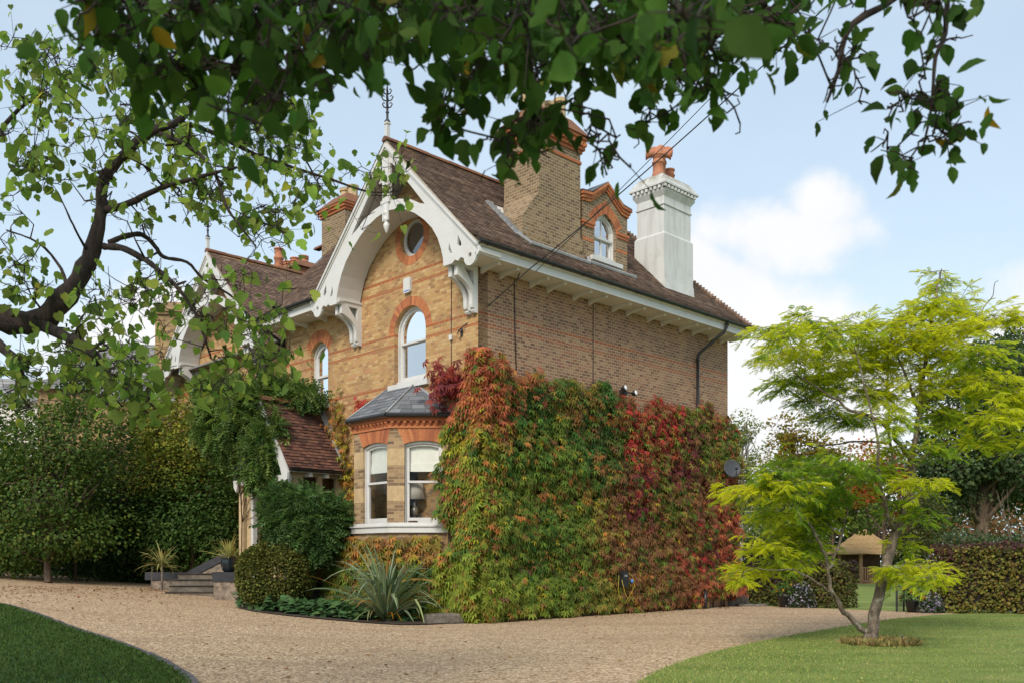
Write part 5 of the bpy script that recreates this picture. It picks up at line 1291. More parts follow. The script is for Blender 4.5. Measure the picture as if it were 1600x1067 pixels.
keep = ~((np.abs(P[:, 0] - 4.72) < .16) & (np.abs(P[:, 2] - .92) < .22) & (P[:, 1] < -.38)) & ~((np.abs(P[:, 0] - 9.66) < .27) & (np.abs(P[:, 2] - 4.12) < .24) & (P[:, 1] < -.38)) & ~((np.abs(P[:, 0] - 8.58) < .10) & (P[:, 2] < .45)) & ~((np.abs(P[:, 0] - 5.2) < .32) & (np.abs(P[:, 2] - 5.93) < .14))
leaf_mesh('foliage', 'palm', P[keep], fwd[keep], up[keep], Sz[keep], Cc[keep], M['leaf'], cr)
mb = MB()
for i in range(60):
    s0 = rg.uniform(.1, 10.2); z0 = 0; pts = [(s0, -.03, 0)]
    for k in range(7):
        s0 += rg.normal(0, .22); z0 += rg.uniform(.4, .95); pts.append((min(10.25, max(.05, s0)), -.03, min(z0, 5.5)))
    limb(mb, pts, .022, .006, 5)
for i in range(16):
    y0 = rg.uniform(-.02, 1.1); pts = [(-.03, y0, 0)]; z0 = 0
    for k in range(6): y0 += rg.normal(0, .12); z0 += rg.uniform(.5, 1.0); pts.append((-.03, min(1.0, max(0, y0)), z0))
    limb(mb, pts, .02, .006, 5)
mb.build('stems', M['bark_brown'], cr)

# ------------------------------------------------------------------ planting along the front of the house
def bed_sheet():
    pts = [G(*p) for p in [(368, 949), (395, 955), (440, 961), (500, 967), (560, 972), (620, 976), (665, 976), (700, 974), (775, 972)]]
    rows = []
    for (x, y) in resample(pts, .4):
        hx, hy = toH(x, y); end = W(.0, max(-.02, hy + .0)); rows.append([(x + (end.x - x) * i / 6, y + (end.y - y) * i / 6) for i in range(7)])
    return sheet('soil', rows, M['soil'], .02)
bed_sheet()
t = empty('box_ball', gp(431, 22.8), 0, 'clipped rounded box shrub bronze green beside the porch steps', 'shrub')
rg = np.random.default_rng(31); n = 24000
d = rdir(rg, n); R = np.array([.94, .9, .80]); 
q = np.sign(d) * np.abs(d) ** .8; q = q / (np.abs(q) ** 2.4).sum(1, keepdims=True) ** (1 / 2.4)
r = 1 - .30 * rg.random(n) ** 1.8 + .025 * pn(d, 5, 3)
P = q * R * r[:, None] + np.array([0, 0, .82])
foliage_on(rg, P, d, .06, [(.09, .11, .025), (.14, .16, .035), (.19, .18, .045), (.06, .075, .02)], 'wide', M['leaf_matt'], 'crown', t, droop=0)
mb = MB(); limb(mb, [(0, 0, -.05), (.02, 0, .3), (0, .02, .8)], .07, .04)
for k in range(26):
    e = Vector(rdir(rg, 1)[0] * R * .85) + Vector((0, 0, .8)); limb(mb, [(0, 0, .4), Vector((0, 0, .5)).lerp(e, .5), e], .02, .006, 5)
mb.build('trunk', M['bark_brown'], t)
# leathery ground cover along the bed edge
rg = np.random.default_rng(32); P = []; 
for (u, v) in resample([(372, 946), (400, 952), (440, 957), (480, 961), (520, 965), (555, 968), (640, 970)], 3):
    x, y = G(u, v + 1); k = rg.integers(10, 22)
    for _ in range(k):
        a, b = rg.normal(0, .10), rg.uniform(0, .95) ** 1.2; X, Y = x + a, y + b; h = .30 * min(1, b / .3 + .3) + .05 * math.sin(X * 6 + Y * 3)
        P.append((X, Y, gz(X, Y) + max(.04, h * rg.uniform(.55, 1.1))))
P = np.array(P); n = len(P)
o = leaf_mesh('ground_cover', 'heart', P, rdir(rg, n) * [1, 1, .3] + [0, -.4, 0], np.tile([0, -.35, 1.], (n, 1)) + .45 * rdir(rg, n), rg.uniform(.11, .19, n), pal(rg, n, [(.06, .13, .045), (.09, .17, .06), (.045, .10, .04)]), M['leaf_matt'])
o['kind'] = 'stuff'
# strap-leaved plants
def straps(name, label, cat, base, n, L, w, cols, seed, lift=(.35, 1.2), droop=.55, z0=0.0, parent=None, zspread=.05, stripe=False, group=None):
    rg = np.random.default_rng(seed); t = parent or empty(name, base, 0, label, cat, group)
    V = []; F = []; C = []
    for i in range(n):
        az = rg.uniform(0, 2 * math.pi); el = rg.uniform(*lift); ln = L * rg.uniform(.55, 1.1); ww = w * rg.uniform(.7, 1.15)
        c = np.array(cols[rg.integers(len(cols))]) * (1 + .15 * rg.standard_normal()); dr = droop * rg.uniform(.3, 1.5)
        d = np.array([math.cos(az), math.sin(az)]); sd = np.array([-d[1], d[0]]); p = np.array([0, 0, 0.0]) + [d[0] * .06 * rg.random(), d[1] * .06 * rg.random(), z0 + rg.uniform(-zspread, zspread)]
        seg = 9; e = el; tw = rg.normal(0, .5); dead = np.array([.35, .2, .05]) if rg.random() < .12 else None
        kink = rg.integers(4, 8) if rg.random() < .3 else 99
        for k in range(seg + 1):
            t_ = k / seg; wd = ww * (.55 + .9 * t_ if t_ < .4 else (1 - ((t_ - .4) / .6) ** 2) * .92 + .02)
            sv = np.array([sd[0] * math.cos(tw * t_), sd[1] * math.cos(tw * t_), math.sin(tw * t_)]) * wd * .5
            nr = np.array([-math.sin(e) * d[0], -math.sin(e) * d[1], math.cos(e)]) * wd * .22
            o = len(V); V += [p + sv + nr, p, p - sv + nr]
            cc_ = c if dead is None or t_ < .5 else dead
            C += [cc_, cc_ * (1.25 if stripe else .9), cc_] if not stripe else [np.array([.46, .42, .16]), cc_, np.array([.46, .42, .16])]
            if k: F += [(o - 3, o - 2, o + 1, o), (o - 2, o - 1, o + 2, o + 1)]
            e -= dr * (t_ ** 1.2) * 3.2 / seg + (.9 if k == kink else 0); e = max(e, -1.45)
            p = p + np.array([d[0] * math.cos(e), d[1] * math.cos(e), math.sin(e)]) * ln / seg
            p[2] = max(p[2], .02)
    me = bpy.data.meshes.new('leaves'); me.from_pydata([tuple(v) for v in V], [], F); a = me.attributes.new('col', 'FLOAT_COLOR', 'POINT')
    k = np.ones((len(V), 4), dtype=np.float32); k[:, :3] = np.clip(np.array(C), 0, 1); a.data.foreach_set('color', k.reshape(-1)); me.materials.append(M['leaf_matt'])
    o = bpy.data.objects.new('leaves', me); COL.objects.link(o); o.parent = t; return t
x, y = G(600, 971); t = straps('phormium', 'large arching green flax with long strap leaves in front of bay window', 'plant', (x, y + .35, gz(x, y)), 170, 1.95, .085, [(.21, .29, .17), (.27, .35, .21), (.15, .22, .11), (.33, .38, .17), (.30, .36, .26)], 41, (.5, 1.55), .7)
rg = np.random.default_rng(42); n = 16
a = rg.uniform(0, 6.28, n); mbb = None
straps('', '', '', None, 26, 1.1, .06, [(.5, .28, .03), (.42, .2, .02), (.35, .25, .12)], 43, (.2, 1.2), 1.2, parent=t)
# green climber against the porch side, wisteria over the porch
bush('wisteria', 'bushy dark green climber covering the side windows of the porch', 'climber', gp(462, 23.0), [E3(472, 815, 23.1, 56, 52, .7), E3(490, 830, 22.9, 42, 45, .5), E3(442, 790, 23.4, 26, 32, .5), E3(525, 815, 23.3, 22, 36, .3)], 3600, .30, [(.06, .125, .04), (.095, .18, .06), (.14, .24, .08), (.06, .12, .035)], 'wist', 'leaf', 51, trunk_r=.04, shell=.6, core=.5, gap=-.8)
bush('wisteria', 'wisteria with feathery green leaves climbing over the porch roof ridge', 'climber', gp(375, 25.2), [E3(345, 665, 25.4, 45, 55, .7), E3(390, 650, 25.0, 60, 48, .7), E3(430, 612, 25.4, 50, 20, .5), E3(480, 618, 25.2, 22, 13, .4), E3(415, 712, 24.2, 34, 44, .35), E3(345, 612, 26, 40, 20, .6), E3(402, 745, 24.3, 25, 12, .3), E3(424, 672, 24.3, 18, 28, .4)], 4200, .30, [(.085, .15, .04), (.13, .21, .055), (.20, .29, .075), (.06, .12, .035)], 'wist', 'leaf', 52, trunk_r=.022, shell=.6, core=.3, gap=-.75)
# two pier walls, steps and pots
x, y = G(351, 937); t = empty('stone_pier', (x, y + .35, gz(x, y)), math.radians(8), 'short rubble stone pier with dark coping carrying potted cordyline', 'pier')
mb = MB(); mb.box(-.34, .34, -.33, .33, -.2, .50); mb.build('pier', M['flint'], t); mb = MB(); mb.box(-.37, .37, -.36, .36, .501, .76); mb.build('coping', M['coping'], t)
PT = Vector((x, y + .35, gz(x, y) + .76))
t = empty('plant_pot', PT, 0, 'dark glazed pot standing on the stone pier', 'pot')
mb = MB(); mb.lathe([(.12, 0), (.17, .06), (.205, .2), (.20, .33), (.19, .37), (.215, .39), (.215, .42), (.18, .42), (.17, .36), (.001, .34)], (0, 0, 0), 24); mb.build('pot', M['glaze'], t)
straps('cordyline', 'yellow striped cordyline with spiky leaves growing in glazed pot on pier', 'plant', PT + Vector((0, 0, .36)), 62, .80, .034, [(.20, .24, .06), (.28, .28, .08)], 61, (.1, 1.45), .35, stripe=True)
x, y = (262 - 800) / FPX * 28.3, 28.3
t = empty('garden_wall', (x, y, gz(x, y)), 0, 'low rubble wall with dark coping sloping up beside porch steps', 'wall')
mb = MB(); mb.box(-.45, .62, -.15, .15, -.2, .30); mb.prism([(.621, .0), (1.9, .0), (1.9, .95), (.621, .30)], lambda a, b, t_: (a, t_ , b), -.15, .15); mb.build('wall', M['flint'], t)
mb = MB(); mb.box(-.62, .62, -.19, .19, .301, .54); mb.prism([(.621, .301), (1.95, .99), (1.95, 1.22), (.621, .54)], lambda a, b, t_: (a, t_, b), -.19, .19); mb.build('coping', M['coping'], t)
t = empty('stone_steps', (-8.85, 26.4, gz(-8.85, 26.4)), math.radians(4), 'worn stone steps between pier and low wall leading to the porch', 'steps')
for k in range(4):
    mb = MB(); mb.box(-1.0, 1.0, k * .42, 1.9, -.2 if k == 0 else .17 * k - .055, .17 * k + .11); mb.box(-1.05, 1.05, k * .42 - .06, k * .42 + .42, .17 * k + .1101, .17 * k + .17 - .058); mb.build('step', M['step'], t)
b = gp(253, 27.4)
t = straps('cordyline', 'cordyline with pale striped leaves on a thin bare stem by the low wall', 'plant', b, 58, .78, .036, [(.16, .19, .07), (.24, .25, .10)], 62, (-.25, 1.3), .4, z0=.80, zspread=.12, stripe=True)
mb = MB(); limb(mb, [(0, 0, -.05), (.01, 0, .4), (0, 0, .9)], .035, .03); mb.tube([(-.3, 0, -.05), (-.29, 0, .75)], .012, 6); mb.build('stem', M['bark_grey'], t)
# weathered kerb stones by the creeper
def stone_block(label, p, q, h, w, seed):
    p, q = Vector((*p, 0)), Vector((*q, 0)); d = q - p; L = d.length; t = empty('stone_kerb', ((p + q) / 2) + Vector((0, 0, gz(p.x, p.y))), math.atan2(d.y, d.x), label, 'stone')
    r = random.Random(seed); mb = MB(); n = 9
    V = []; 
    for i in range(n + 1):
        a = -L / 2 + L * i / n; e = .0 if 0 < i < n else .02
        V += [(a, -w / 2 + r.uniform(-.01, .01), -.1), (a, -w / 2 + e + r.uniform(-.012, .012), h - .04 + r.uniform(-.025, .015)), (a, -w / 2 + .04 + r.uniform(-.02, .02), h + r.uniform(-.03, .012)), (a, w / 2 - .03, h + r.uniform(-.03, .012)), (a, w / 2, h - .03), (a, w / 2, -.1)]
    F = [(i * 6 + j, i * 6 + j + 1, i * 6 + 7 + j, i * 6 + 6 + j) for i in range(n) for j in range(5)] + [tuple(range(6)), tuple(range(n * 6, n * 6 + 6))]
    mb.add(V, F); mb.build('block', M['grey_stone'], t); return t
stone_block('long weathered stone kerb lying at the foot of creeper corner', (G(664, 975)[0], G(664, 975)[1] + .15), (G(772, 972)[0], G(772, 972)[1] + .15), .23, .22, 1)
a = G(1133, 946); stone_block('weathered stone block at the far end of the creeper wall', (a[0], a[1] + .1), (a[0] + .72, a[1] + .25), .34, .35, 2)
a = G(1150, 946); stone_block('flat grey stone slab lying low beside the far stone block', (a[0], a[1] - .2), (a[0] + .9, a[1] - .1), .07, .3, 3)

# ------------------------------------------------------------------ trees and hedges to the left
DK = [(.028, .058, .016), (.04, .08, .02), (.055, .10, .024)]
bush('hornbeam_tree', 'leafy hornbeam tree with pale thin trunk at the left edge of drive', 'tree', gp(76, 27.6), [E3(60, 770, 28, 120, 75), E3(120, 690, 28.5, 100, 75), E3(30, 690, 29, 90, 70), E3(80, 830, 28, 120, 50), E3(-40, 780, 28.5, 80, 110), E3(10, 860, 28.8, 90, 45)], 24000, .105,
     [(.048, .095, .02), (.075, .135, .025), (.12, .175, .035), (.21, .22, .04)], 'wide', 'leaf', 71, weights=[3, 3, 2, .6], trunk=[gp(76, 27.6), P3(74, 880, 27.7), P3(82, 800, 28), P3(90, 700, 28.5)], bark='bark_brown', trunk_r=.12, core=.35)
bush('evergreen_shrub', 'tall dark evergreen shrub between the hornbeam and the left cordyline', 'shrub', gp(195, 31.5), [E3(200, 770, 31.5, 85, 90), E3(170, 850, 31, 95, 75), E3(240, 840, 31.2, 70, 75)], 15000, .10, DK, 'wide', 'leaf', 72, core=.5)
bush('yellow_green_shrub', 'tall yellow green shrub rising in front of the left gable', 'shrub', gp(290, 30.8), [E3(285, 675, 30.8, 72, 62), E3(240, 660, 31.2, 55, 50), E3(325, 690, 30.2, 55, 60), E3(265, 735, 30.6, 85, 50)], 12000, .10, [(.15, .195, .03), (.25, .27, .04), (.10, .155, .03), (.34, .31, .045)], 'wide', 'leaf', 73, core=.4)
bush('laurel_shrub', 'dark spreading shrub with bare stems beside the porch steps', 'shrub', gp(300, 30.4), [E3(290, 800, 30.4, 88, 75), E3(340, 800, 29.6, 50, 80), E3(255, 830, 30.7, 70, 60), E3(345, 850, 29.2, 42, 45, .6)], 15000, .105, [(.034, .075, .016), (.055, .112, .022), (.09, .155, .034)], 'wide', 'leaf', 74, core=.5)
bush('young_tree', 'slim young tree showing above the hornbeam against the sky', 'tree', gp(118, 29.5), [E3(118, 560, 29.5, 24, 62), E3(122, 620, 29.5, 34, 42)], 1500, .12, [(.05, .10, .03), (.07, .13, .04)], 'wide', 'leaf', 75, trunk=[gp(118, 29.5), P3(116, 700, 29.5), P3(117, 520, 29.5)], trunk_r=.05)
bush('laurel_hedge', 'tall dark evergreen hedge behind the shrubs on the left', 'hedge', gp(60, 33.5), [E3(-60, 770, 33.5, 130, 160, 1.2), E3(80, 790, 33.5, 130, 140, 1.2), E3(200, 800, 33.5, 120, 140, 1.2), E3(300, 810, 33, 110, 130, 1.2), E3(-160, 770, 33.5, 120, 160, 1.2), E3(40, 880, 33, 200, 45, 1.0), E3(200, 880, 33, 150, 45, 1.0)], 16000, .2, DK, 'wide', 'leaf', 76, core=.6, gap=-2)
# houses beyond, to the left
def far_house(label, loc, rz, build):
    t = empty('neighbouring_house', loc, rz, label, 'house'); build(t); return t
def nb1(t):
    mb = MB(); mb.box(-4, 4, 0, 6, -.5, 8.3); mb.build('wall', M['brick_yellow'], t)
    mb = MB(); tiles(mb, (-4.2, -.3, 8.2), (2.6, -.3, 8.2), (-1.5, 3, 11.0), (1.0, 3, 11.0), course=.2, w=.3); tiles(mb, (4.3, 6.3, 8.2), (-4.2, 6.3, 8.2), (1.0, 3, 11.0), (-1.5, 3, 11.0), course=.4, w=.6); tiles(mb, (-4.2, 6.3, 8.2), (-4.2, -.3, 8.2), (-1.5, 3, 11.0), (-1.501, 3, 11.0), course=.25, w=.3); mb.box(-3.4, 2.2, .6, 5.5, 8, 8.9); mb.build('roof', M['slate_far'], t)
    mb = MB(); mb.box(1.0, 2.75, -1.2, .2, 5.0, 11.4); mb.box(.9, 2.85, -1.3, .3, 11.401, 11.52); mb.box(.82, 2.93, -1.38, .38, 11.521, 11.62); frust(mb, (.9, 2.85, -1.3, .3), (1.4, 2.4, -.9, -.1), 11.621, 12.05); mb.build('chimney', M['brick_yellow'], t)
    mb = MB(); tiles(mb, (-1.0, -3.6, 7.2), (3.0, -3.6, 7.2), (-.8, -.9, 9.0), (3.0, -.9, 9.0), course=.22, w=.3); tiles(mb, (-1.0, -.6, 7.2), (-1, -3.6, 7.2), (-.8, -.9, 9.0), (-.79, -.9, 9.0), course=.22, w=.3); mb.build('lean_to_roof', M['slate_far'], t)
    mb = MB(); mb.box(-.9, 2.9, -3.4, -.01, 0, 7.1); mb.build('lean_to_wall', M['brick_yellow'], t)
p = P3(212, 900, 41); far_house('neighbouring house with yellow brick chimney and grey slate roof behind left gable', (p.x, p.y, .6), math.radians(12), nb1)
def nb2(t):
    mb = MB(); mb.box(-1.6, 1.2, 0, 2, -.5, 10.6); mb.box(-1.66, 1.26, -.06, 2.06, 10.601, 10.75); mb.build('wall', M['brick_yellow'], t)
    mb = MB(); mb.box(-5.5, -1.61, .4, 3, -.5, 8.6); mb.build('rendered_wall', M['white_dull'], t)
    mb = MB(); tiles(mb, (-5.7, .1, 8.5), (-1.6, .1, 8.5), (-5.7, 2, 10.0), (-1.6, 2, 10.0), course=.3, w=.4); mb.build('roof', M['slate_far'], t)
p = P3(150, 900, 46); far_house('distant brick gable with white rendered wall seen through left leaves', (p.x, p.y, .7), math.radians(5), nb2)

rg = np.random.default_rng(77); P = []
for k in range(900):
    u = rg.uniform(0, 300); v = 914 + rg.exponential(9) + (u / 300) * 6; x, y = G(u, v); P.append((x, y, gz(x, y) + .012))
for k in range(160):
    u = rg.uniform(300, 1150); x, y = G(u, rg.uniform(955, 1060)); P.append((x, y, gz(x, y) + .012))
for k in range(120):
    s_ = rg.uniform(.3, 10); w = W(s_, -.45 - rg.exponential(.25)); P.append((w.x, w.y, .012))
P = np.array(P); n = len(P)
tag(leaf_mesh('fallen_leaves', 'wide', P, rdir(rg, n) * [1, 1, .15], rdir(rg, n) * [.4, .4, .2] + [0, 0, 1], rg.uniform(.035, .085, n), pal(rg, n, [(.20, .10, .04), (.13, .065, .03), (.30, .17, .06), (.24, .07, .03)]), M['leaf_matt']), kind='stuff')

# ------------------------------------------------------------------ right-hand garden
rg = np.random.default_rng(81)
t = empty('golden_locust', (*G(1360, 1008), 0), 0, 'young golden locust tree with feathery yellow green leaves on right lawn', 'tree')
B0 = Vector(t.location); Y0 = B0.y
def L3(u, v, dy=0.0): return P3(u, v, Y0 + dy) - B0
mb = MB()
limbs = []
def lb(pts, r0, r1, n=8):
    f_, r_ = limb(mb, pts, r0, r1, n, .012, rg); limbs.extend(zip(f_, r_)); return f_
lb([L3(1360, 1012), L3(1362, 990), L3(1369, 950), L3(1384, 887), L3(1400, 831, .1), L3(1419, 787, .15), L3(1425, 712, .2)], .104, .058, 10)
mb.lathe([(.16, -.05), (.135, .02), (.115, .12), (.10, .2)], (0, 0, 0), 12)
lb([L3(1358, 990), L3(1340, 975, -.05), L3(1319, 956, -.15), L3(1299, 925, -.25), L3(1294, 887, -.3), L3(1286, 860, -.4), L3(1275, 835, -.5), L3(1250, 800, -.6), L3(1222, 775, -.7)], .05, .012)
lb([L3(1294, 887, -.3), L3(1310, 850, -.2), L3(1322, 800, 0), L3(1330, 750, .1)], .03, .01); lb([L3(1310, 935, -.2), L3(1285, 915, -.6), L3(1240, 890, -.8), L3(1190, 890, -.9)], .022, .006)
lb([L3(1425, 712, .2), L3(1436, 640, .2), L3(1447, 560, .1), L3(1460, 480, .1), L3(1472, 420, .1)], .05, .01)
lb([L3(1425, 722, .2), L3(1400, 682, 0), L3(1372, 655, -.2), L3(1330, 640, -.4), L3(1290, 612, -.5), L3(1240, 580, -.6)], .04, .009)
lb([L3(1422, 740, .2), L3(1465, 695, .5), L3(1512, 668, .8), L3(1570, 640, 1.0)], .032, .009); lb([L3(1400, 831, .1), L3(1385, 790, -.3), L3(1373, 740, -.5), L3(1370, 690, -.6), L3(1350, 600, -.7), L3(1335, 540, -.7)], .036, .008)
lb([L3(1419, 787, .15), L3(1400, 740, .5), L3(1390, 690, .8), L3(1385, 600, 1.0), L3(1390, 540, 1.0)], .036, .009)
lb([L3(1447, 560, .1), L3(1500, 525, .3), L3(1545, 508, .4), L3(1590, 500, .5)], .022, .006); lb([L3(1436, 640, .2), L3(1410, 575, 0), L3(1392, 530, -.1), L3(1400, 490, -.1)], .025, .007)
lb([L3(1390, 690, .8), L3(1330, 690, 1.2), L3(1270, 700, 1.4), L3(1215, 730, 1.5)], .02, .006); lb([L3(1384, 887), L3(1410, 890, -.4), L3(1450, 892, -.7)], .016, .006); lb([L3(1436, 640, .2), L3(1490, 600, .3), L3(1545, 600, .3), L3(1600, 615, .3)], .022, .006)
lb([L3(1515, 500, .3), L3(1548, 470, .3), L3(1553, 445, .3), L3(1560, 440, .3)], .01, .004, 5)
CL = [(1470, 440, 30, 22, .5), (1462, 475, 45, 25, .6), (1430, 490, 45, 25, .7), (1500, 478, 42, 22, .6), (1495, 510, 60, 22, .85), (1560, 502, 42, 14, .8), (1590, 497, 18, 10, .7), (1410, 515, 50, 22, .8), (1450, 530, 60, 25, .8), (1345, 522, 50, 20, .6), (1300, 518, 45, 16, .5), (1262, 505, 40, 18, .35), (1225, 520, 40, 14, .5), (1195, 520, 28, 8, .5), (1385, 545, 60, 22, .75),
      (1245, 555, 55, 20, .7), (1205, 560, 26, 10, .5), (1300, 560, 55, 22, .7), (1350, 575, 55, 22, .75), (1420, 570, 55, 25, .85), (1480, 560, 55, 22, .75), (1530, 555, 45, 18, .35), (1260, 595, 50, 18, .4), (1225, 600, 30, 12, .3), (1310, 610, 55, 22, .5), (1370, 620, 50, 25, .6), (1430, 610, 50, 25, .7), (1490, 600, 50, 22, .5), (1550, 600, 45, 18, .6), (1590, 620, 45, 22, .7), (1600, 650, 45, 22, .75), (1560, 655, 45, 20, .6),
      (1510, 660, 45, 20, .5), (1535, 690, 45, 18, .55), (1590, 690, 35, 18, .5), (1470, 650, 40, 22, .3), (1460, 700, 40, 18, .2), (1290, 650, 40, 14, .3), (1260, 625, 30, 10, .3), (1340, 655, 35, 18, .3), (1400, 660, 40, 22, .4), (1250, 725, 55, 20, .05), (1310, 735, 55, 22, .05), (1360, 740, 45, 22, .15), (1215, 745, 45, 16, .1), (1230, 765, 55, 16, .5), (1180, 762, 42, 10, .8), (1140, 762, 22, 8, .8), (1270, 775, 50, 20, .2), (1300, 775, 40, 20, .05),
      (1395, 705, 30, 28, .55), (1385, 740, 26, 18, .6), (1440, 757, 42, 14, .65), (1215, 805, 40, 18, .5), (1260, 815, 50, 20, .45), (1280, 815, 34, 18, .2), (1235, 840, 45, 18, .5), (1205, 855, 40, 14, .65), (1262, 850, 42, 20, .3), (1225, 880, 45, 14, .4), (1180, 890, 36, 12, .75), (1160, 898, 18, 10, .7), (1260, 875, 40, 16, .3), (1400, 890, 32, 12, .6), (1440, 888, 38, 14, .75), (1455, 903, 30, 10, .6), (1395, 905, 22, 10, .6), (1400, 790, 25, 18, .2), (1415, 850, 28, 14, .5), (1440, 800, 25, 18, .2)]
GP, GF, GU, GC, GS = [], [], [], [], []
YL, YG, GG, GD = np.array((.56, .57, .03)), np.array((.36, .46, .035)), np.array((.23, .35, .035)), np.array((.13, .24, .03))
lp = np.array([tuple(p) for p, r in limbs])
CL.sort(key=lambda c: min((Vector(p) - L3(c[0], c[1])).length for p, r in limbs))
for (u, v, ru, rv, yf) in CL:
    dy = rg.normal(0, .55); c = L3(u, v, dy); k = (Y0 + dy) / FPX; a, b = ru * k, rv * k
    j = np.linalg.norm(lp - np.array(c), axis=1); j = int(np.argsort(j)[rg.integers(0, 3)])
    f_, r_ = limb(mb, [Vector(lp[j]), Vector(lp[j]).lerp(c, .55) + Vector((0, 0, .06)), c], min(.014, limbs[j][1] * .7), .006, 5, .015, rg); limbs.extend(list(zip(f_, r_))[3:]); lp = np.array([tuple(p) for p, r in limbs])
    for q in range(int(9 + ru * .42)):
        az = rg.uniform(0, 2 * math.pi); d = Vector((math.cos(az), math.sin(az) * .9, rg.normal(.08, .22))); ln = a * rg.uniform(.6, 1.15)
        st = c + Vector((rg.normal(0, a * .2), rg.normal(0, a * .2), rg.normal(0, b * .45))); m = max(3, int(ln / .075)); pts = []
        for i in range(m + 1):
            f_ = i / m; p = st + d * ln * f_ + Vector((0, 0, .08 * f_ - .16 * f_ * f_)); pts.append(p)
            if i == 0: continue
            for sg in (-1, 1):
                sd = Vector((-d.y, d.x, 0)) * sg
                GP.append(tuple(p)); f2 = d * (.5 + .5 * f_) + sd * rg.uniform(.4, .95) + Vector((0, 0, rg.uniform(-.8, .35))); GF.append(tuple(f2)); GU.append((rg.normal(0, .5), rg.normal(-.1, .5), 1))
                w_ = np.clip(yf + .16 + .35 * (f_ - .5) + rg.normal(0, .16) + .6 * (p.z - c.z) / max(b, .1) * .3, 0, 1)
                col_ = YG * (1 - (w_ - .5) * 2) + YL * (w_ - .5) * 2 if w_ > .5 else GG * (w_ * 2) + GD * (1 - w_ * 2); GC.append(col_); GS.append(rg.uniform(.09, .17))
        mb.tube(pts, .004, 4)
GC = np.array(GC) * (1 + .13 * rg.standard_normal((len(GC), 1)))
leaf_mesh('crown', 'pinn', np.array(GP), np.array(GF), np.array(GU), np.array(GS), GC, M['leaf_thin'], t)
print('locust leaves', len(GP))
mb.build('trunk', M['bark_grey'], t)
# dry uncut grass ring round the trunk
n = 2600; a = rg.uniform(0, 6.28, n); r = np.sqrt(rg.random(n)); P = np.stack([B0.x + .12 + r * np.cos(a) * .62, B0.y - .12 + r * np.sin(a) * .5, np.full(n, .03)], 1)
tag(leaf_mesh('dry_grass', 'narrow', P, np.stack([rg.normal(0, .6, n), rg.normal(0, .6, n), np.ones(n)], 1), rdir(rg, n), rg.uniform(.05, .15, n), pal(rg, n, [(.30, .22, .09), (.36, .28, .13), (.2, .2, .06)]), M['leaf_matt']), kind='stuff')
x, y = G(1409, 1008); t = empty('lawn_spotlight', (x, y, .03), 0, 'tiny black spotlight in the lawn right of the locust trunk', 'light')
mb = MB(); mb.lathe([(.012, 0), (.012, .06), (.03, .065), (.035, .12), (.02, .125), (.02, .08)], (0, 0, 0), 10); mb.build('lamp_head', M['black'], t)

def hedge(name, label, x0, x1, y0, y1, h, n, cols, top_cols, seed, zc=0.0, size=.085):
    """clipped hedge in house axes: x0..x1 deep, y0..y1 long"""
    t = empty(name, W((x0 + x1) / 2, (y0 + y1) / 2, zc), HROT, label, 'hedge'); rg = np.random.default_rng(seed); dx_, dy_ = (x1 - x0) / 2, (y1 - y0) / 2
    A = np.array([dy_ * h * 2, dy_ * h * 2, dx_ * h * 2, dx_ * h * 2, dx_ * dy_ * 4]); A[1] *= .25; k = rg.choice(5, n, p=A / A.sum()); a, b = rg.uniform(-1, 1, n), rg.uniform(-1, 1, n)
    P = np.zeros((n, 3)); Nn = np.zeros((n, 3))
    for i, (ax, sg) in enumerate(((0, -1), (0, 1), (1, -1), (1, 1), (2, 1))):
        m = k == i; Nn[m, ax] = sg
        if ax == 0: P[m] = np.stack([np.full(m.sum(), sg * dx_), a[m] * dy_, (b[m] + 1) * h / 2], 1)
        elif ax == 1: P[m] = np.stack([a[m] * dx_, np.full(m.sum(), sg * dy_), (b[m] + 1) * h / 2], 1)
        else: P[m] = np.stack([a[m] * dx_, b[m] * dy_, np.full(m.sum(), h)], 1)
    P += Nn * (-.15 * rg.random(n) ** 1.3 + .06 * pn(P, 3.0, seed) + .05 * pn(P, 8.0, seed + 1))[:, None] + .02 * rg.standard_normal((n, 3)); P[:, 2] = np.maximum(P[:, 2], .03)
    c = pal(rg, n, cols); up_ = P[:, 2] > h - .06 + .05 * rg.standard_normal(n); c[up_] = pal(rg, int(up_.sum()), top_cols)
    patch = pn(P, 1.6, seed + 5) > .75; c[patch & (rg.random(n) < .6)] = np.array(top_cols[0])
    fwd = Nn * .5 + np.array([0, 0, -.5]) + .7 * rdir(rg, n); up = Nn + np.array([0, 0, .5]) + .5 * rdir(rg, n)
    leaf_mesh('foliage', 'wide', P, fwd, up, rg.uniform(.7, 1.3, n) * size, c, M['leaf'], t)
    mb = MB(); 
    for i in range(int(dy_ * 2 / .3)):
        y_ = -dy_ + .15 + i * .3
        for q in range(3): limb(mb, [(0, y_, -.05), (rg.normal(0, .1), y_ + rg.normal(0, .1), h * .5), (rg.normal(0, dx_ * .5), y_ + rg.normal(0, .15), h * .93)], .025, .008, 5)
    mb.build('stems', M['bark_brown'], t); 
    mb = MB(); mb.box(-dx_ + .2, dx_ - .2, -dy_ + .2, dy_ - .2, .1, h - .2); mb.build('dark_core', M['bark_dark'], t); return t  # solid dark box added as opaque core, coloured like the shaded inside
HC_ = [(.15, .17, .03), (.21, .20, .04), (.28, .23, .05), (.10, .12, .028), (.19, .11, .045)]
hedge('beech_hedge', 'long clipped green bronze hedge with purple tips right of the gate', 11.5, 12.7, -20, -5.6, 1.80, 26000, HC_, [(.12, .05, .055), (.09, .055, .045)], 91)
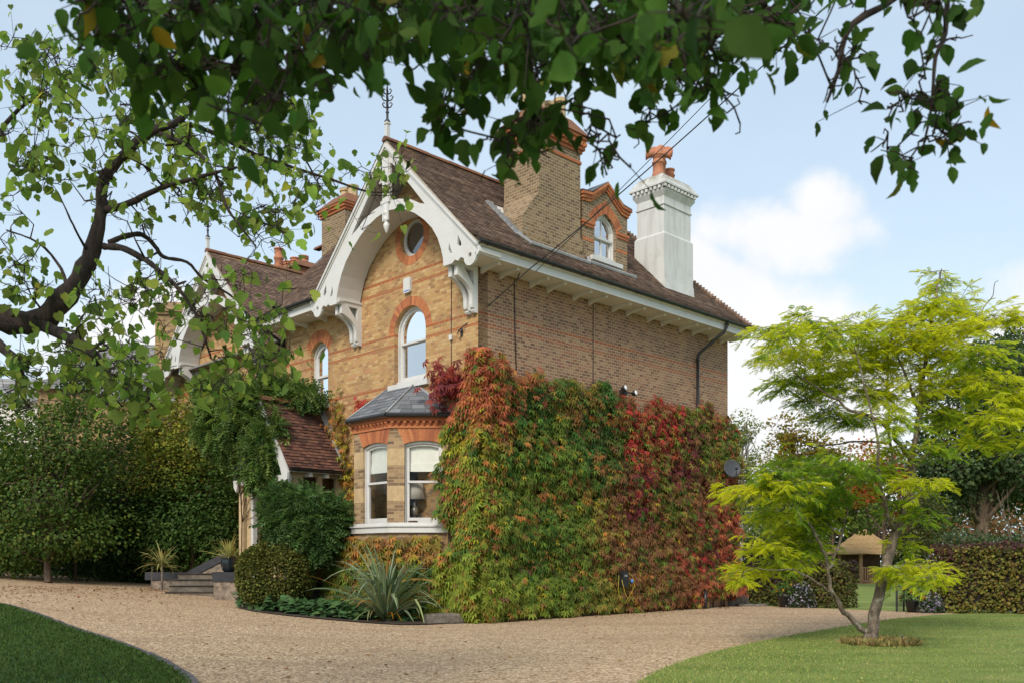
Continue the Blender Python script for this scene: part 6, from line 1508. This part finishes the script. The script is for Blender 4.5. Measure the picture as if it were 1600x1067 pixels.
hedge('beech_hedge', 'short clipped dark hedge between the house and the gate', 11.7, 12.7, -3.0, .6, 1.35, 9000, [(.11, .14, .03), (.16, .165, .04), (.08, .10, .028), (.14, .08, .045)], [(.08, .05, .05), (.10, .10, .03)], 92)
bush('purple_shrub', 'dark purple leaved shrub rising behind short hedge beside house', 'shrub', (*W(12.4, .3)[:2], 0), [((*W(12.5, .2)[:2], 1.5), (.6, .6, .75)), ((*W(12.6, -.4)[:2], 1.3), (.6, .6, .6))], 2600, .085, [(.05, .025, .035), (.08, .04, .04), (.055, .05, .025)], 'wide', 'leaf', 93, trunk_r=.03, core=.3)
# open garden gate, pots and flowers
t = empty('garden_gate', P3(1401, 955, 25.4) * 1.0, HROT, 'open black metal garden gate beside the long hedge', 'gate'); t.location.z = 0
mb = MB(); a = Vector((0, 0, 0)); b = Vector((.28, -.08, 0))
mb.box(-.02, .02, -.02, .02, 0, .78); mb.build('post', M['iron'], t)
mb = MB(); mb.box(b.x - .02, b.x + .02, b.y - .02, b.y + .02, 0, .70); mb.build('post', M['iron'], t)
mb = MB(); mb.tube([(0, 0, .36), b + Vector((0, 0, .36))], .014, 6); mb.tube([(0, 0, .70), b + Vector((0, 0, .66))], .008, 5); mb.build('rail', M['iron'], t)
mb = MB()
for k in range(1, 7): p = a.lerp(b, k / 7); mb.tube([p + Vector((0, 0, .03)), p + Vector((0, 0, .68))], .003, 4)
for k in range(9): mb.tube([(0, 0, .06 + k * .075), b + Vector((0, 0, .06 + k * .07))], .003, 4)
mb.build('wire_mesh', M['iron'], t)
def potted(u, v, Y, r, h, label): 
    p = P3(u, v, Y); p.z = 0; t = empty('plant_pot', p, 0, label, 'pot'); mb = MB(); mb.lathe([(r * .75, 0), (r, h * .8), (r * 1.08, h * .82), (r * 1.08, h), (r * .9, h), (r * .85, h * .85), (.001, h * .84)], (0, 0, 0), 18); mb.build('pot', M['black'], t); return p
def flowers(name, label, base, R, n, leaf_cols, fl_cols, nf, fs, seed):
    rg = np.random.default_rng(seed); t = empty(name, base, 0, label, 'flowers'); d = rdir(rg, n); d[:, 2] = np.abs(d[:, 2]); P = d * np.array(R) * rg.uniform(.3, 1, (n, 1)) ** .5
    foliage_on(rg, P, d, .09, leaf_cols, 'quad', M['leaf'], 'foliage', t); d = rdir(rg, nf); d[:, 2] = np.abs(d[:, 2]); P = d * np.array(R) * rg.uniform(.92, 1.08, (nf, 1))
    pts = []; 
    fc = pal(rg, nf, fl_cols)
    def heads(i): m = len(i) * 5; return leaf_mesh('bloom', 'wide', np.repeat(P[i], 5, 0), np.repeat(d[i], 5, 0) * .4 + rdir(rg, m), np.repeat(d[i], 5, 0) + .3 * rdir(rg, m), fs, np.repeat(fc[i], 5, 0), M['leaf'], t)
    if nf <= 12:
        for i in range(nf): heads(np.array([i]))
    else: heads(np.arange(nf))['kind'] = 'stuff'
    mb = MB()
    for k in range(14): e = rdir(rg, 1)[0] * np.array(R) * .8; e[2] = abs(e[2]); limb(mb, [(0, 0, -.05), Vector(e) * .5, e], .008, .003, 4)
    mb.build('stems', M['bark_brown'], t); return t
p = potted(1425, 950, 25.1, .17, .34, 'black pot with red geraniums beside the gate')
flowers('geranium', 'red geraniums in the black pot beside the gate', p + Vector((0, 0, .32)), (.32, .3, .42), 260, [(.05, .11, .03), (.09, .15, .04)], [(.6, .03, .015)], 9, .055, 101)
flowers('aster', 'pale purple aster clump at the foot of the long hedge', gp(1454, 24.9), (.33, .3, .52), 500, [(.05, .08, .04), (.08, .11, .06)], [(.36, .32, .46), (.44, .40, .52), (.28, .24, .36)], 120, .04, 102)
p = potted(1226, 940, 27.8, .2, .4, 'black pot in front of the short hedge')
flowers('bedding_plant', 'leafy green plant with yellow flowers in pot by short hedge', p + Vector((0, 0, .38)), (.36, .3, .4), 300, [(.07, .15, .03), (.12, .2, .04)], [(.7, .4, .03)], 6, .05, 103)
flowers('aster', 'pale purple aster clump in front of the short hedge', gp(1252, 27.6), (.42, .3, .72), 620, [(.05, .08, .04), (.09, .11, .06)], [(.36, .32, .46), (.44, .41, .52)], 140, .04, 104)
# thatched summerhouse
YG_ = 58.0
b = P3(1350, 910, YG_); t = empty('thatched_summerhouse', (b.x, b.y, 0), math.radians(8), 'small open timber summerhouse with layered thatched roof at garden end', 'summerhouse')
mb = MB()
for k in range(5):
    z0, z1 = 1.78 + k * .27, 1.78 + k * .27 + .44; r0, r1 = 2.3 - k * .40, 2.3 - (k + 1) * .40 - .16
    V = []; n = 36
    for rr, zz in ((r0 * .93, z0 + .02), (r0, z0), (r0 * .99, z0 + .10), (r1 * 1.0, z1), (max(.02, r1 * .7), z1 + .04)):
        for j in range(n): a = 2 * math.pi * j / n; w_ = 1 + .02 * math.sin(j * 5.3 + k) + rnd.uniform(-.012, .012); V.append((rr * w_ * math.cos(a), rr * w_ * .85 * math.sin(a), zz + rnd.uniform(-.02, .02)))
    mb.add(V, [(i * n + j, i * n + (j + 1) % n, (i + 1) * n + (j + 1) % n, (i + 1) * n + j) for i in range(4) for j in range(n)])
mb.build('thatched_roof', M['thatch'], t)
for a in (-1.62, -.95, .95, 1.62):
    for y_ in ((-1.35, 1.35) if abs(a) < 1 else (0,)): mb = MB(); mb.box(a - .08, a + .08, y_ - .08, y_ + .08, 0, 1.85); mb.build('post', M['wood'], t)
mb = MB(); mb.box(-1.6, 1.6, .9, 1.0, 0, 1.9); mb.build('back_wall', M['dark_wood'], t)
mb = MB(); mb.box(-.88, 1.6, -1.40, -1.30, .92, 1.0); mb.box(-.88, 1.6, -1.38, -1.32, .1, .18)
for k in range(17): mb.box(-.85 + k * .15, -.77 + k * .15, -1.37, -1.33, .18, .92)
mb.build('balustrade', M['wood'], t)
mb = MB(); mb.box(-1.9, 1.9, -1.6, 1.2, -.1, .05); mb.build('floor', M['wood'], t)
tt = empty('garden_bench', (b.x - 1.75, b.y - 1.2, .0), 0, 'small timber bench beside the thatched summerhouse', 'bench')
mb = MB(); mb.box(-.55, .55, -.25, .25, .42, .50); mb.build('seat', M['wood'], tt)
for a in (-.48, .48): mb = MB(); mb.box(a - .05, a + .05, -.2, .2, 0, .419); mb.build('leg', M['wood'], tt)
tt = empty('white_towel', (b.x + 1.0, b.y - 1.52, .98), 0, 'white cloth draped over the summerhouse balustrade', 'cloth')
mb = MB(); V = []
for i in range(9):
    u = -.55 + i * .14; V += [(u, .28, -.18 + .02 * math.sin(i)), (u, .12, .06 + .02 * math.sin(i * 2)), (u, -.02, .05), (u, -.06 + .02 * math.sin(i * 1.7), -.32 - .05 * math.sin(i * .8))]
mb.add(V, [(i * 4 + j, i * 4 + j + 1, i * 4 + 5 + j, i * 4 + 4 + j) for i in range(8) for j in range(3)], smooth=True); mb.build('cloth', M['cloth'], tt)
# background trees
GR = 'trees beyond the garden hedge'
bush('silver_birch', 'slender silver birch with white trunk behind the far house corner', 'tree', gp(1158, 44), [E3(1160, 700, 44, 30, 60), E3(1172, 760, 44, 42, 60), E3(1150, 800, 44.5, 40, 50), E3(1190, 800, 44, 30, 60), E3(1178, 690, 44, 22, 35)], 9500, .12, [(.15, .20, .07), (.20, .25, .09), (.27, .27, .09)], 'wide', 'leaf_thin', 111, trunk=[gp(1157, 44), P3(1160, 830, 44), P3(1158, 740, 44), P3(1164, 660, 44)], bark='bark_birch', trunk_r=.085, shell=.95, gap=-.45, group=GR)
bush('maple_tree', 'thin yellowing maple with sparse leaves against the sky', 'tree', gp(1250, 62), [E3(1235, 680, 62, 40, 40), E3(1225, 730, 62, 48, 50), E3(1270, 700, 62, 36, 30), E3(1300, 720, 62, 45, 40), E3(1250, 780, 62, 70, 50)], 9000, .22, [(.20, .19, .03), (.28, .22, .03), (.13, .15, .03), (.32, .17, .03)], 'wide', 'leaf_thin', 112, shell=.95, gap=-.35, trunk_r=.12, group=GR)
bush('red_maple', 'small maple with orange red autumn leaves behind the locust', 'tree', gp(1380, 46), [E3(1365, 725, 46, 45, 40), E3(1345, 760, 46, 40, 30), E3(1415, 745, 46, 35, 40), E3(1425, 795, 46, 28, 30)], 5500, .17, [(.48, .11, .05), (.52, .2, .08), (.35, .09, .05), (.22, .18, .05)], 'wide', 'leaf_thin', 113, shell=.9, gap=-.2, trunk_r=.12, group=GR)
bush('purple_plum', 'purple leaved tree just above the thatched summerhouse roof', 'tree', gp(1372, 66), [E3(1372, 818, 66, 48, 26), E3(1350, 800, 67, 35, 20)], 1500, .2, [(.10, .05, .05), (.14, .08, .06), (.07, .05, .035)], 'wide', 'leaf', 114, group=GR)
HO = [(.055, .095, .035), (.085, .13, .05), (.12, .17, .07), (.04, .07, .028)]
bush('holm_oak', 'large dark evergreen oak with thick brown trunk behind the long hedge', 'tree', gp(1535, 42), [E3(1500, 640, 42, 80, 60), E3(1570, 600, 42.5, 90, 60), E3(1620, 640, 43, 80, 90), E3(1500, 720, 41.5, 85, 45), E3(1580, 715, 41, 75, 45), E3(1470, 780, 42, 55, 50), E3(1640, 740, 42, 70, 70), E3(1560, 570, 44, 70, 45), E3(1455, 720, 43, 45, 50), E3(1540, 760, 43.5, 110, 45), E3(1600, 540, 46, 60, 40)], 25000, .17, HO, 'wide', 'leaf', 115,
     trunk=[gp(1535, 42), P3(1534, 820, 42), P3(1538, 750, 42), P3(1545, 680, 42)], trunk_r=.36, group=GR, core=.4, shell=.6, gap=-.95, amp=.25)
bush('conifer_hedge', 'dark evergreen mass behind the summerhouse', 'tree', gp(1320, 70), [E3(1290, 830, 70, 90, 60, 3), E3(1400, 820, 70, 90, 70, 3), E3(1210, 830, 72, 90, 70, 3)], 7000, .30, [(.03, .055, .022), (.045, .075, .03), (.06, .09, .03)], 'wide', 'leaf', 116, group=GR, core=.5, gap=-2)
bush('garden_tree', 'mid green rounded tree filling the gap behind the locust', 'tree', gp(1300, 52), [E3(1290, 770, 52, 60, 50), E3(1340, 790, 52, 50, 45), E3(1240, 800, 52, 55, 50), E3(1200, 840, 50, 50, 45)], 6500, .2, [(.08, .13, .03), (.13, .19, .04), (.19, .24, .055)], 'wide', 'leaf', 117, group=GR, core=.4)
bush('round_shrub', 'rounded dull green shrub at the left end of the long hedge', 'shrub', gp(1440, 27.6), [E3(1445, 810, 28, 38, 44), E3(1425, 850, 27.4, 34, 45)], 3600, .085, [(.06, .085, .03), (.09, .115, .035), (.13, .13, .03)], 'wide', 'leaf', 118, core=.4, trunk_r=.04)
bush('shrub_row', 'low green shrubs peeping over the top of the long hedge', 'shrub', gp(1500, 30), [E3(1495, 850, 30, 60, 24, .8), E3(1570, 853, 30.5, 60, 18, .8)], 2400, .1, [(.07, .11, .05), (.10, .14, .06)], 'wide', 'leaf', 119, trunk_r=.03, core=.3)
t = empty('bare_shrub', gp(1592, 30), 0, 'bare pale stems fanning upward at the right edge behind the hedge', 'shrub'); mb = MB(); rg = np.random.default_rng(120)
for k in range(7): s_ = rg.uniform(-.5, .6); limb(mb, [(s_ * .3, 0, 0), (s_ * .5, 0, 1.5), (s_ * 1.3 + .05, .1, 2.6), (s_ * 2.4 + .1, rg.normal(0, .3), 3.6 + rg.uniform(-.4, .4))], .024, .005, 6, .03, rg)
mb.build('stems', M['bark_grey'], t)
bush('copper_beech', 'russet leaved tree glimpsed behind the dark oak', 'tree', gp(1520, 60), [E3(1500, 810, 60, 80, 60), E3(1590, 800, 60, 70, 60)], 2600, .22, [(.34, .16, .08), (.26, .12, .06), (.2, .16, .06)], 'wide', 'leaf', 121, group=GR, core=.3)
bush('far_hedge', 'dark tall evergreen hedge closing the garden at far right', 'hedge', gp(1560, 75), [E3(1560, 820, 75, 160, 80, 3), E3(1700, 800, 75, 120, 100, 3)], 5500, .3, [(.03, .055, .025), (.05, .08, .035)], 'wide', 'leaf', 122, group=GR, core=.5, gap=-2)

# ------------------------------------------------------------------ the near trees
def near_tree(name, label, trunk_base, limb_list, targets, seed, leaf, cols, size, bark, twig_r, per, weights=None, spread=.12, mat='leaf', extra=None, hang=.1, wig=.018, dens=1.0):
    rg = np.random.default_rng(seed); t = empty(name, trunk_base, 0, label, 'tree'); B = Vector(trunk_base); mb = MB(); pts = []; rad = []
    for pl, r0, r1 in limb_list:
        f_, r_ = limb(mb2 if False else MB(), [Vector(p) - B for p in pl], r0, r1, 9)
        ff, rr_ = [], []
        for i in range(len(f_) - 1):
            m = max(1, int((f_[i + 1] - f_[i]).length / max(.05, r_[i] * .9)))
            for k in range(m):
                t_ = k / m; rr0 = r_[i] + (r_[i + 1] - r_[i]) * t_; ff.append(f_[i].lerp(f_[i + 1], t_) + Vector(rg.standard_normal(3)) * rr0 * .09); rr_.append(rr0 * rg.uniform(.86, 1.13))
        ff.append(f_[-1]); rr_.append(r_[-1]); mb.tube(ff, rr_, 11); pts += ff; rad += rr_
        if r0 > .03:
            for k in range(int(len(ff) * .5)):        # knots and spurs
                i = int(rg.integers(0, len(ff))); dd = Vector(rg.standard_normal(3)).normalized(); c_ = ff[i] + dd * rr_[i] * .75
                mb.tube([c_ - dd * rr_[i] * .3, c_, c_ + dd * rr_[i] * rg.uniform(.25, .6)], [rr_[i] * .45, rr_[i] * .34, rr_[i] * .12], 6)
    PP, FF = [], []
    A = [tuple(p) for p in pts]; AR = list(rad)
    order = rg.permutation(len(targets))
    for oi in order:
        tg, cnt = targets[oi]; tg = Vector(tg) - B
        arr = np.array(A); d = np.linalg.norm(arr - np.array(tg), axis=1) - 0 * arr[:, 2]
        j = int(np.argsort(d)[rg.integers(0, 5)]); s0 = Vector(A[j]); L = (tg - s0).length
        m = max(4, min(12, int(L / .12))); pl = []; bow = Vector(rg.standard_normal(3)) * L * .10 + Vector((0, 0, L * .12))
        for i in range(m + 1):
            f_ = i / m; p = s0.lerp(tg, f_) + bow * math.sin(math.pi * f_) + Vector(rg.standard_normal(3)) * wig * (1 if 0 < i < m else 0); pl.append(p)
        r0 = min(AR[j] * .7, twig_r * (1 + .7 * L)); rr = [max(.0034, r0 * (1 - .80 * i / m)) for i in range(m + 1)]
        mb.tube(pl, rr, 5)
        for i, p in enumerate(pl):
            if i >= 1: A.append(tuple(p)); AR.append(rr[i])
        for i in range(2, m + 1):           # spur twigs
            for q in range(2 if rg.random() < .6 else 1):
                dd = Vector(rg.standard_normal(3)) ; dd.z *= .7; dd.normalize(); e = pl[i] + dd * rg.uniform(.05, .16) * (spread / .12); mb.tube([pl[i], pl[i].lerp(e, .5) + Vector(rg.standard_normal(3)) * .008, e], [rr[i] * .6 + .001, .0030, .0022], 4)
                if rg.random() < .45 * per: PP.append(tuple(e)); FF.append(tuple(dd * .5 + Vector((0, 0, -.7))))
        for k in range(max(1, int(cnt * dens))):
            i = m - int(abs(rg.normal(0, .33)) * m); i = max(1, i); p = pl[i] + Vector(rg.standard_normal(3)) * (spread if (pl[i] + B).z < 7 else .45)
            PP.append(tuple(p)); FF.append(tuple(Vector(rg.standard_normal(3)) * .55 + Vector((0, 0, -.8))))
            if rg.random() < .5: mb.tube([pl[i], p], [.002, .0014], 3)
    PP = np.array(PP); FF = np.array(FF); n = len(PP)
    UP = np.stack([rg.normal(0, .8, n), rg.normal(-.35, .8, n), rg.normal(.35, .5, n)], 1); SZ = size * rg.uniform(.5, 1.25, n) * np.where(PP[:, 2] + B.z > 7, 2.0, 1.0); CO_ = pal(rg, n, cols, weights, .22); kind = rg.integers(0, 3, n)
    for kk, sh in enumerate((leaf, leaf + '_curl', leaf + '_torn')):
        q = kind == kk; leaf_mesh('foliage', sh, PP[q], FF[q], UP[q], SZ[q], CO_[q], M[mat], t)
    mb.build('branches', M[bark], t); print(name, 'leaves', n); return t
rg = np.random.default_rng(131)
def region(lst, rgn):
    out = []
    for u, v, ru, rv, n, cnt, Y, dY in lst:
        for k in range(n):
            a = rg.uniform(0, 6.28); r = math.sqrt(rg.random()); out.append((P3(u + ru * r * math.cos(a), v + rv * r * math.sin(a), Y + rg.normal(0, dY)), cnt))
    return out
D = 7.6
lm = [([(-7.2, 7.4, 0.2), (-6.6, 7.4, 1.6), (-5.6, 7.5, 2.9), P3(-90, 490, D), P3(0, 497, D), P3(60, 502, D), P3(105, 462, D), P3(140, 405, D), P3(156, 340, D), P3(164, 270, D)], .175, .036),
      ([P3(164, 275, D), P3(195, 240, D), P3(240, 205, D), P3(280, 190, D), P3(302, 160, D + .1), P3(322, 120, D + .2)], .05, .014),
      ([P3(160, 330, D), P3(202, 318, D - .1), P3(243, 298, D - .2), P3(300, 280, D - .3), P3(370, 262, D - .4)], .03, .010),
      ([P3(163, 386, D), P3(190, 388, D - .1), P3(220, 402, D - .2), P3(250, 425, D - .3), P3(282, 456, D - .4), P3(310, 500, D - .4), P3(330, 560, D - .4)], .030, .008),
      ([P3(170, 380, D), P3(194, 370, D + .1), P3(222, 367, D + .2), P3(242, 385, D + .3), P3(256, 402, D + .3), P3(292, 410, D + .3), P3(318, 436, D + .3), P3(370, 470, D + .3), P3(400, 520, D + .3)], .024, .008),
      ([P3(276, 192, D), P3(312, 200, D + .2), P3(352, 218, D + .3), P3(395, 240, D + .4), P3(440, 256, D + .5), P3(520, 282, D + .6), P3(575, 300, D + .6), P3(620, 300, D + .6)], .022, .006),
      ([P3(250, 210, D), P3(300, 232, D - .2), P3(335, 270, D - .3), P3(352, 320, D - .4), P3(376, 355, D - .4), P3(400, 385, D - .4)], .020, .006),
      ([P3(60, 505, D), P3(90, 520, D - .1), P3(140, 545, D - .3), P3(180, 600, D - .5), P3(225, 640, D - .6)], .06, .010),
      ([P3(-60, 500, D), P3(0, 540, D - .2), P3(30, 580, D - .3), P3(20, 640, D - .4)], .06, .012),
      ([P3(105, 460, D), P3(95, 420, D + .2), P3(60, 380, D + .3), P3(10, 360, D + .4)], .016, .006),
      ([P3(140, 400, D), P3(118, 360, D - .2), P3(104, 330, D - .3), P3(90, 300, D - .3)], .012, .004),
      ([P3(-60, 300, D + .3), P3(-20, 240, D + .3), P3(20, 180, D + .3), P3(60, 150, D + .3)], .03, .010), ([(-5.6, 7.5, 2.9), P3(-150, 400, D + .3), P3(-60, 300, D + .3)], .14, .03),
      ([(-6.6, 7.4, 1.6), (-7.2, 6.4, 3.2), (-7.6, 5.0, 4.6), (-7.8, 3.6, 5.4)], .16, .03), ([(-7.2, 6.4, 3.2), (-8.6, 5.6, 4.2), (-9.8, 4.6, 5.0)], .09, .02), ([(-7.6, 5.0, 4.6), (-6.6, 4.2, 5.2), (-6.0, 3.2, 5.6)], .07, .02)]  # limbs out of view, added to carry the shading crown
tg = region([(40, 110, 60, 60, 14, 7, D, .4), (60, 220, 70, 60, 14, 7, D, .4), (150, 130, 90, 60, 18, 7, D, .4), (160, 220, 70, 50, 12, 6, D, .4), (250, 150, 80, 60, 16, 7, D, .4), (330, 180, 80, 60, 16, 7, D, .4), (420, 190, 70, 60, 15, 7, D + .3, .4), (300, 260, 90, 50, 14, 6, D, .4), (400, 290, 80, 50, 14, 5, D, .4), (490, 260, 60, 50, 10, 5, D + .4, .4), (470, 330, 45, 30, 6, 4, D + .3, .3), (380, 350, 60, 40, 9, 4, D, .4), (300, 330, 60, 40, 7, 3, D, .4),
             (615, 255, 22, 28, 4, 5, D + .5, .2), (600, 290, 25, 18, 3, 3, D + .5, .2), (565, 360, 12, 10, 1, 5, D + .4, .1), (420, 400, 50, 35, 6, 3, D, .4), (240, 440, 60, 50, 10, 3, D - .2, .4), (310, 470, 60, 60, 14, 4, D - .2, .4), (370, 530, 70, 50, 14, 5, D - .2, .4), (425, 560, 45, 40, 9, 5, D - .2, .35), (330, 600, 60, 35, 9, 5, D - .2, .4), (265, 560, 50, 40, 7, 3, D - .2, .4), (205, 500, 60, 60, 10, 5, D - .2, .4), (150, 460, 50, 40, 8, 5, D - .2, .3), (90, 560, 60, 50, 12, 6, D - .4, .4), (30, 600, 40, 60, 10, 7, D - .4, .3), (10, 430, 30, 50, 7, 7, D - .3, .3), (0, 330, 25, 40, 3, 4, D - .2, .3), (170, 590, 60, 40, 12, 7, D - .6, .3), (225, 620, 35, 40, 9, 8, D - .7, .2),
             (150, 300, 45, 30, 3, 2, D, .3), (90, 300, 25, 25, 2, 4, D - .2, .1), (70, 430, 30, 15, 2, 3, D, .1), (440, 470, 40, 30, 3, 3, D, .3), (215, 340, 40, 40, 5, 2, D, .3)], rg)
tg += [(Vector((rg.uniform(-11, -5.8), rg.uniform(2.0, 7.5), rg.uniform(3.6, 6.5))), 16) for k in range(46)]  # unseen crown added left of the view to shade lawn and gravel
near_tree('fruit_tree', 'gnarled dark limbed tree with heart shaped leaves reaching in from left', (-7.2, 7.4, gz(-7.2, 7.4)), lm, tg, 132, 'heart', [(.16, .25, .05), (.19, .28, .06), (.25, .33, .075), (.09, .16, .04), (.40, .38, .06)], .088, 'bark_dark', .0085, .5, weights=[3, 3, 2, 2, .15], mat='leaf_thin', spread=.10, wig=.04, dens=1.1)
lm = [([(-2.2, -2.4, 0), (-2.2, -2.3, 1.6), (-2.0, -1.6, 3.0), (-1.5, -.2, 3.9), (-1.0, 1.2, 4.25), (-.7, 2.6, 4.2), (-.4, 3.8, 4.0)], .26, .04), ([(-1.5, -.2, 3.9), (-.4, 1.2, 4.3), (.6, 2.4, 4.2), (1.5, 3.2, 3.95)], .09, .02), ([(-1.5, -.2, 3.9), (-2.0, 1.4, 4.2), (-2.0, 2.6, 4.25), (-1.9, 3.4, 4.15)], .09, .006),
      ([(-.4, 1.2, 4.3), (-.1, 2.4, 4.0), (.2, 3.2, 3.6)], .03, .008), ([(1.2, 3.0, 3.98), (1.42, 3.3, 3.5), P3(1330, 40, 3.3), P3(1310, 110, 3.3), P3(1292, 160, 3.3)], .018, .005), ([(1.5, 3.2, 3.95), P3(1480, 20, 3.2), P3(1462, 90, 3.2), P3(1455, 170, 3.2), P3(1440, 240, 3.2)], .012, .003),
      ([(-2.2, -2.3, 1.6), (-3.6, -2.2, 5.0), (-6.0, -1.2, 8.2), (-8.6, .6, 10.6), (-10.6, 2.4, 12.0)], .22, .04), ([(-3.6, -2.2, 5.0), (-5.0, .8, 7.6), (-6.4, 3.2, 9.2)], .10, .03), ([(-6.0, -1.2, 8.2), (-9.4, -1.6, 9.6), (-12, -1, 10.5)], .10, .03)]  # high limbs out of view, added to hold up the shading crown
OVER = [(815, 290, 34, 26, 4, 8, 3.0, .15), (815, 250, 40, 30, 5, 9, 3.0, .2), (700, 255, 26, 24, 4, 9, 3.0, .15), (1405, 290, 22, 20, 3, 6, 3.2, .1), (1480, 245, 26, 30, 4, 8, 3.2, .1), (1160, 250, 14, 8, 1, 4, 3.1, .1), (965, 310, 35, 10, 3, 3, 3.1, .1), (170, 35, 70, 35, 12, 9, 2.8, .3), (170, 120, 50, 45, 8, 9, 3.0, .3), (260, 50, 80, 50, 16, 9, 2.9, .4), (260, 150, 70, 50, 12, 10, 3.0, .3), (360, 60, 90, 60, 20, 10, 2.9, .4), (370, 180, 60, 60, 13, 10, 3.0, .3), (470, 60, 90, 60, 20, 10, 2.9, .4), (470, 170, 60, 60, 12, 9, 3.0, .3), (420, 250, 30, 30, 3, 8, 3.0, .2), (570, 50, 80, 50, 17, 10, 2.9, .4), (560, 130, 60, 45, 9, 9, 3.0, .3), (670, 40, 80, 45, 15, 10, 2.9, .4), (690, 130, 60, 45, 9, 10, 3.0, .3), (705, 195, 25, 28, 3, 9, 3.0, .2), (770, 60, 90, 60, 20, 10, 2.9, .4), (780, 150, 60, 50, 11, 10, 3.0, .3), (830, 245, 40, 30, 5, 9, 3.0, .2), (790, 260, 25, 20, 2, 7, 3.0, .2), (870, 60, 90, 60, 20, 10, 2.9, .4), (880, 150, 60, 50, 12, 10, 3.0, .3), (890, 220, 35, 30, 3, 7, 3.0, .2),
             (970, 50, 90, 50, 17, 10, 2.9, .4), (960, 130, 45, 40, 6, 8, 3.0, .3), (1050, 60, 80, 60, 17, 10, 2.9, .4), (1020, 140, 45, 45, 8, 10, 3.0, .3), (1075, 170, 35, 45, 7, 9, 3.0, .2), (1140, 50, 70, 50, 12, 10, 2.9, .4), (1110, 130, 40, 45, 6, 7, 3.0, .2), (1200, 60, 60, 45, 10, 9, 3.1, .3), (1240, 100, 45, 40, 7, 8, 3.1, .2), (1150, 205, 18, 10, 1, 4, 3.1, .1), (960, 270, 40, 12, 3, 3, 3.1, .1), (1000, 230, 30, 30, 3, 5, 3.1, .2), (1300, 30, 40, 30, 4, 6, 3.2, .2), (1335, 110, 30, 25, 3, 6, 3.3, .1), (1310, 150, 25, 20, 2, 4, 3.3, .1), (1340, 180, 20, 20, 1, 4, 3.3, .1),
             (1460, 25, 45, 25, 4, 9, 3.2, .2), (1500, 20, 30, 20, 2, 7, 3.2, .2), (1545, 2, 30, 10, 2, 5, 3.2, .1), (1490, 85, 14, 20, 1, 7, 3.2, .1), (1450, 100, 20, 12, 1, 3, 3.2, .1), (1430, 140, 15, 10, 1, 3, 3.2, .1), (1410, 195, 25, 20, 3, 6, 3.2, .1), (1480, 200, 22, 30, 3, 9, 3.2, .1), (1400, 255, 22, 14, 1, 4, 3.2, .1), (1470, 240, 20, 15, 1, 6, 3.2, .1), (1380, 5, 60, 8, 3, 5, 3.1, .2)]
tg = region([(u, v - 38 - (14 if v > 110 and u < 1250 else 0), ru, rv * .85, n, cnt, Y, dY) for u, v, ru, rv, n, cnt, Y, dY in OVER], rg)
tg += [(Vector((rg.uniform(-13.5, -5.0), rg.uniform(-3.5, 5.0), rg.uniform(8.2, 12.5))), 26) for k in range(95)]  # tall unseen crown added to throw shade on the left gravel
near_tree('overhanging_tree', 'dark leaved tree whose blurred branches overhang the top of the view', (-2.2, -2.4, 0), lm, tg, 133, 'ovate', [(.045, .105, .018), (.07, .145, .028), (.032, .075, .015), (.30, .2, .02)], .074, 'bark_dark', .003, .3, weights=[4, 3, 3, .12], spread=.05, wig=.012, dens=.62, mat='leaf_shade')

# ------------------------------------------------------------------ repeats share a group
GROUPS = {'overhead_cable': 'cables strung over the roof', 'wall_cable': 'cables fixed to the brickwork', 'cordyline': 'striped cordylines by the porch steps', 'plant_pot': 'plant pots', 'roman_blind': 'blinds in the bay window',
          'curtain': 'curtains in the upstairs windows', 'wisteria': 'climbers on the porch', 'beech_hedge': 'clipped hedges either side of the gate', 'aster': 'aster clumps beside the gate', 'stone_kerb': 'old stones at the foot of the creeper', 'neighbouring_house': 'houses behind on the left'}
for o in bpy.data.objects:
    k = o.name.split('.')[0]
    if o.parent is None and k in GROUPS and 'group' not in o: o['group'] = GROUPS[k]
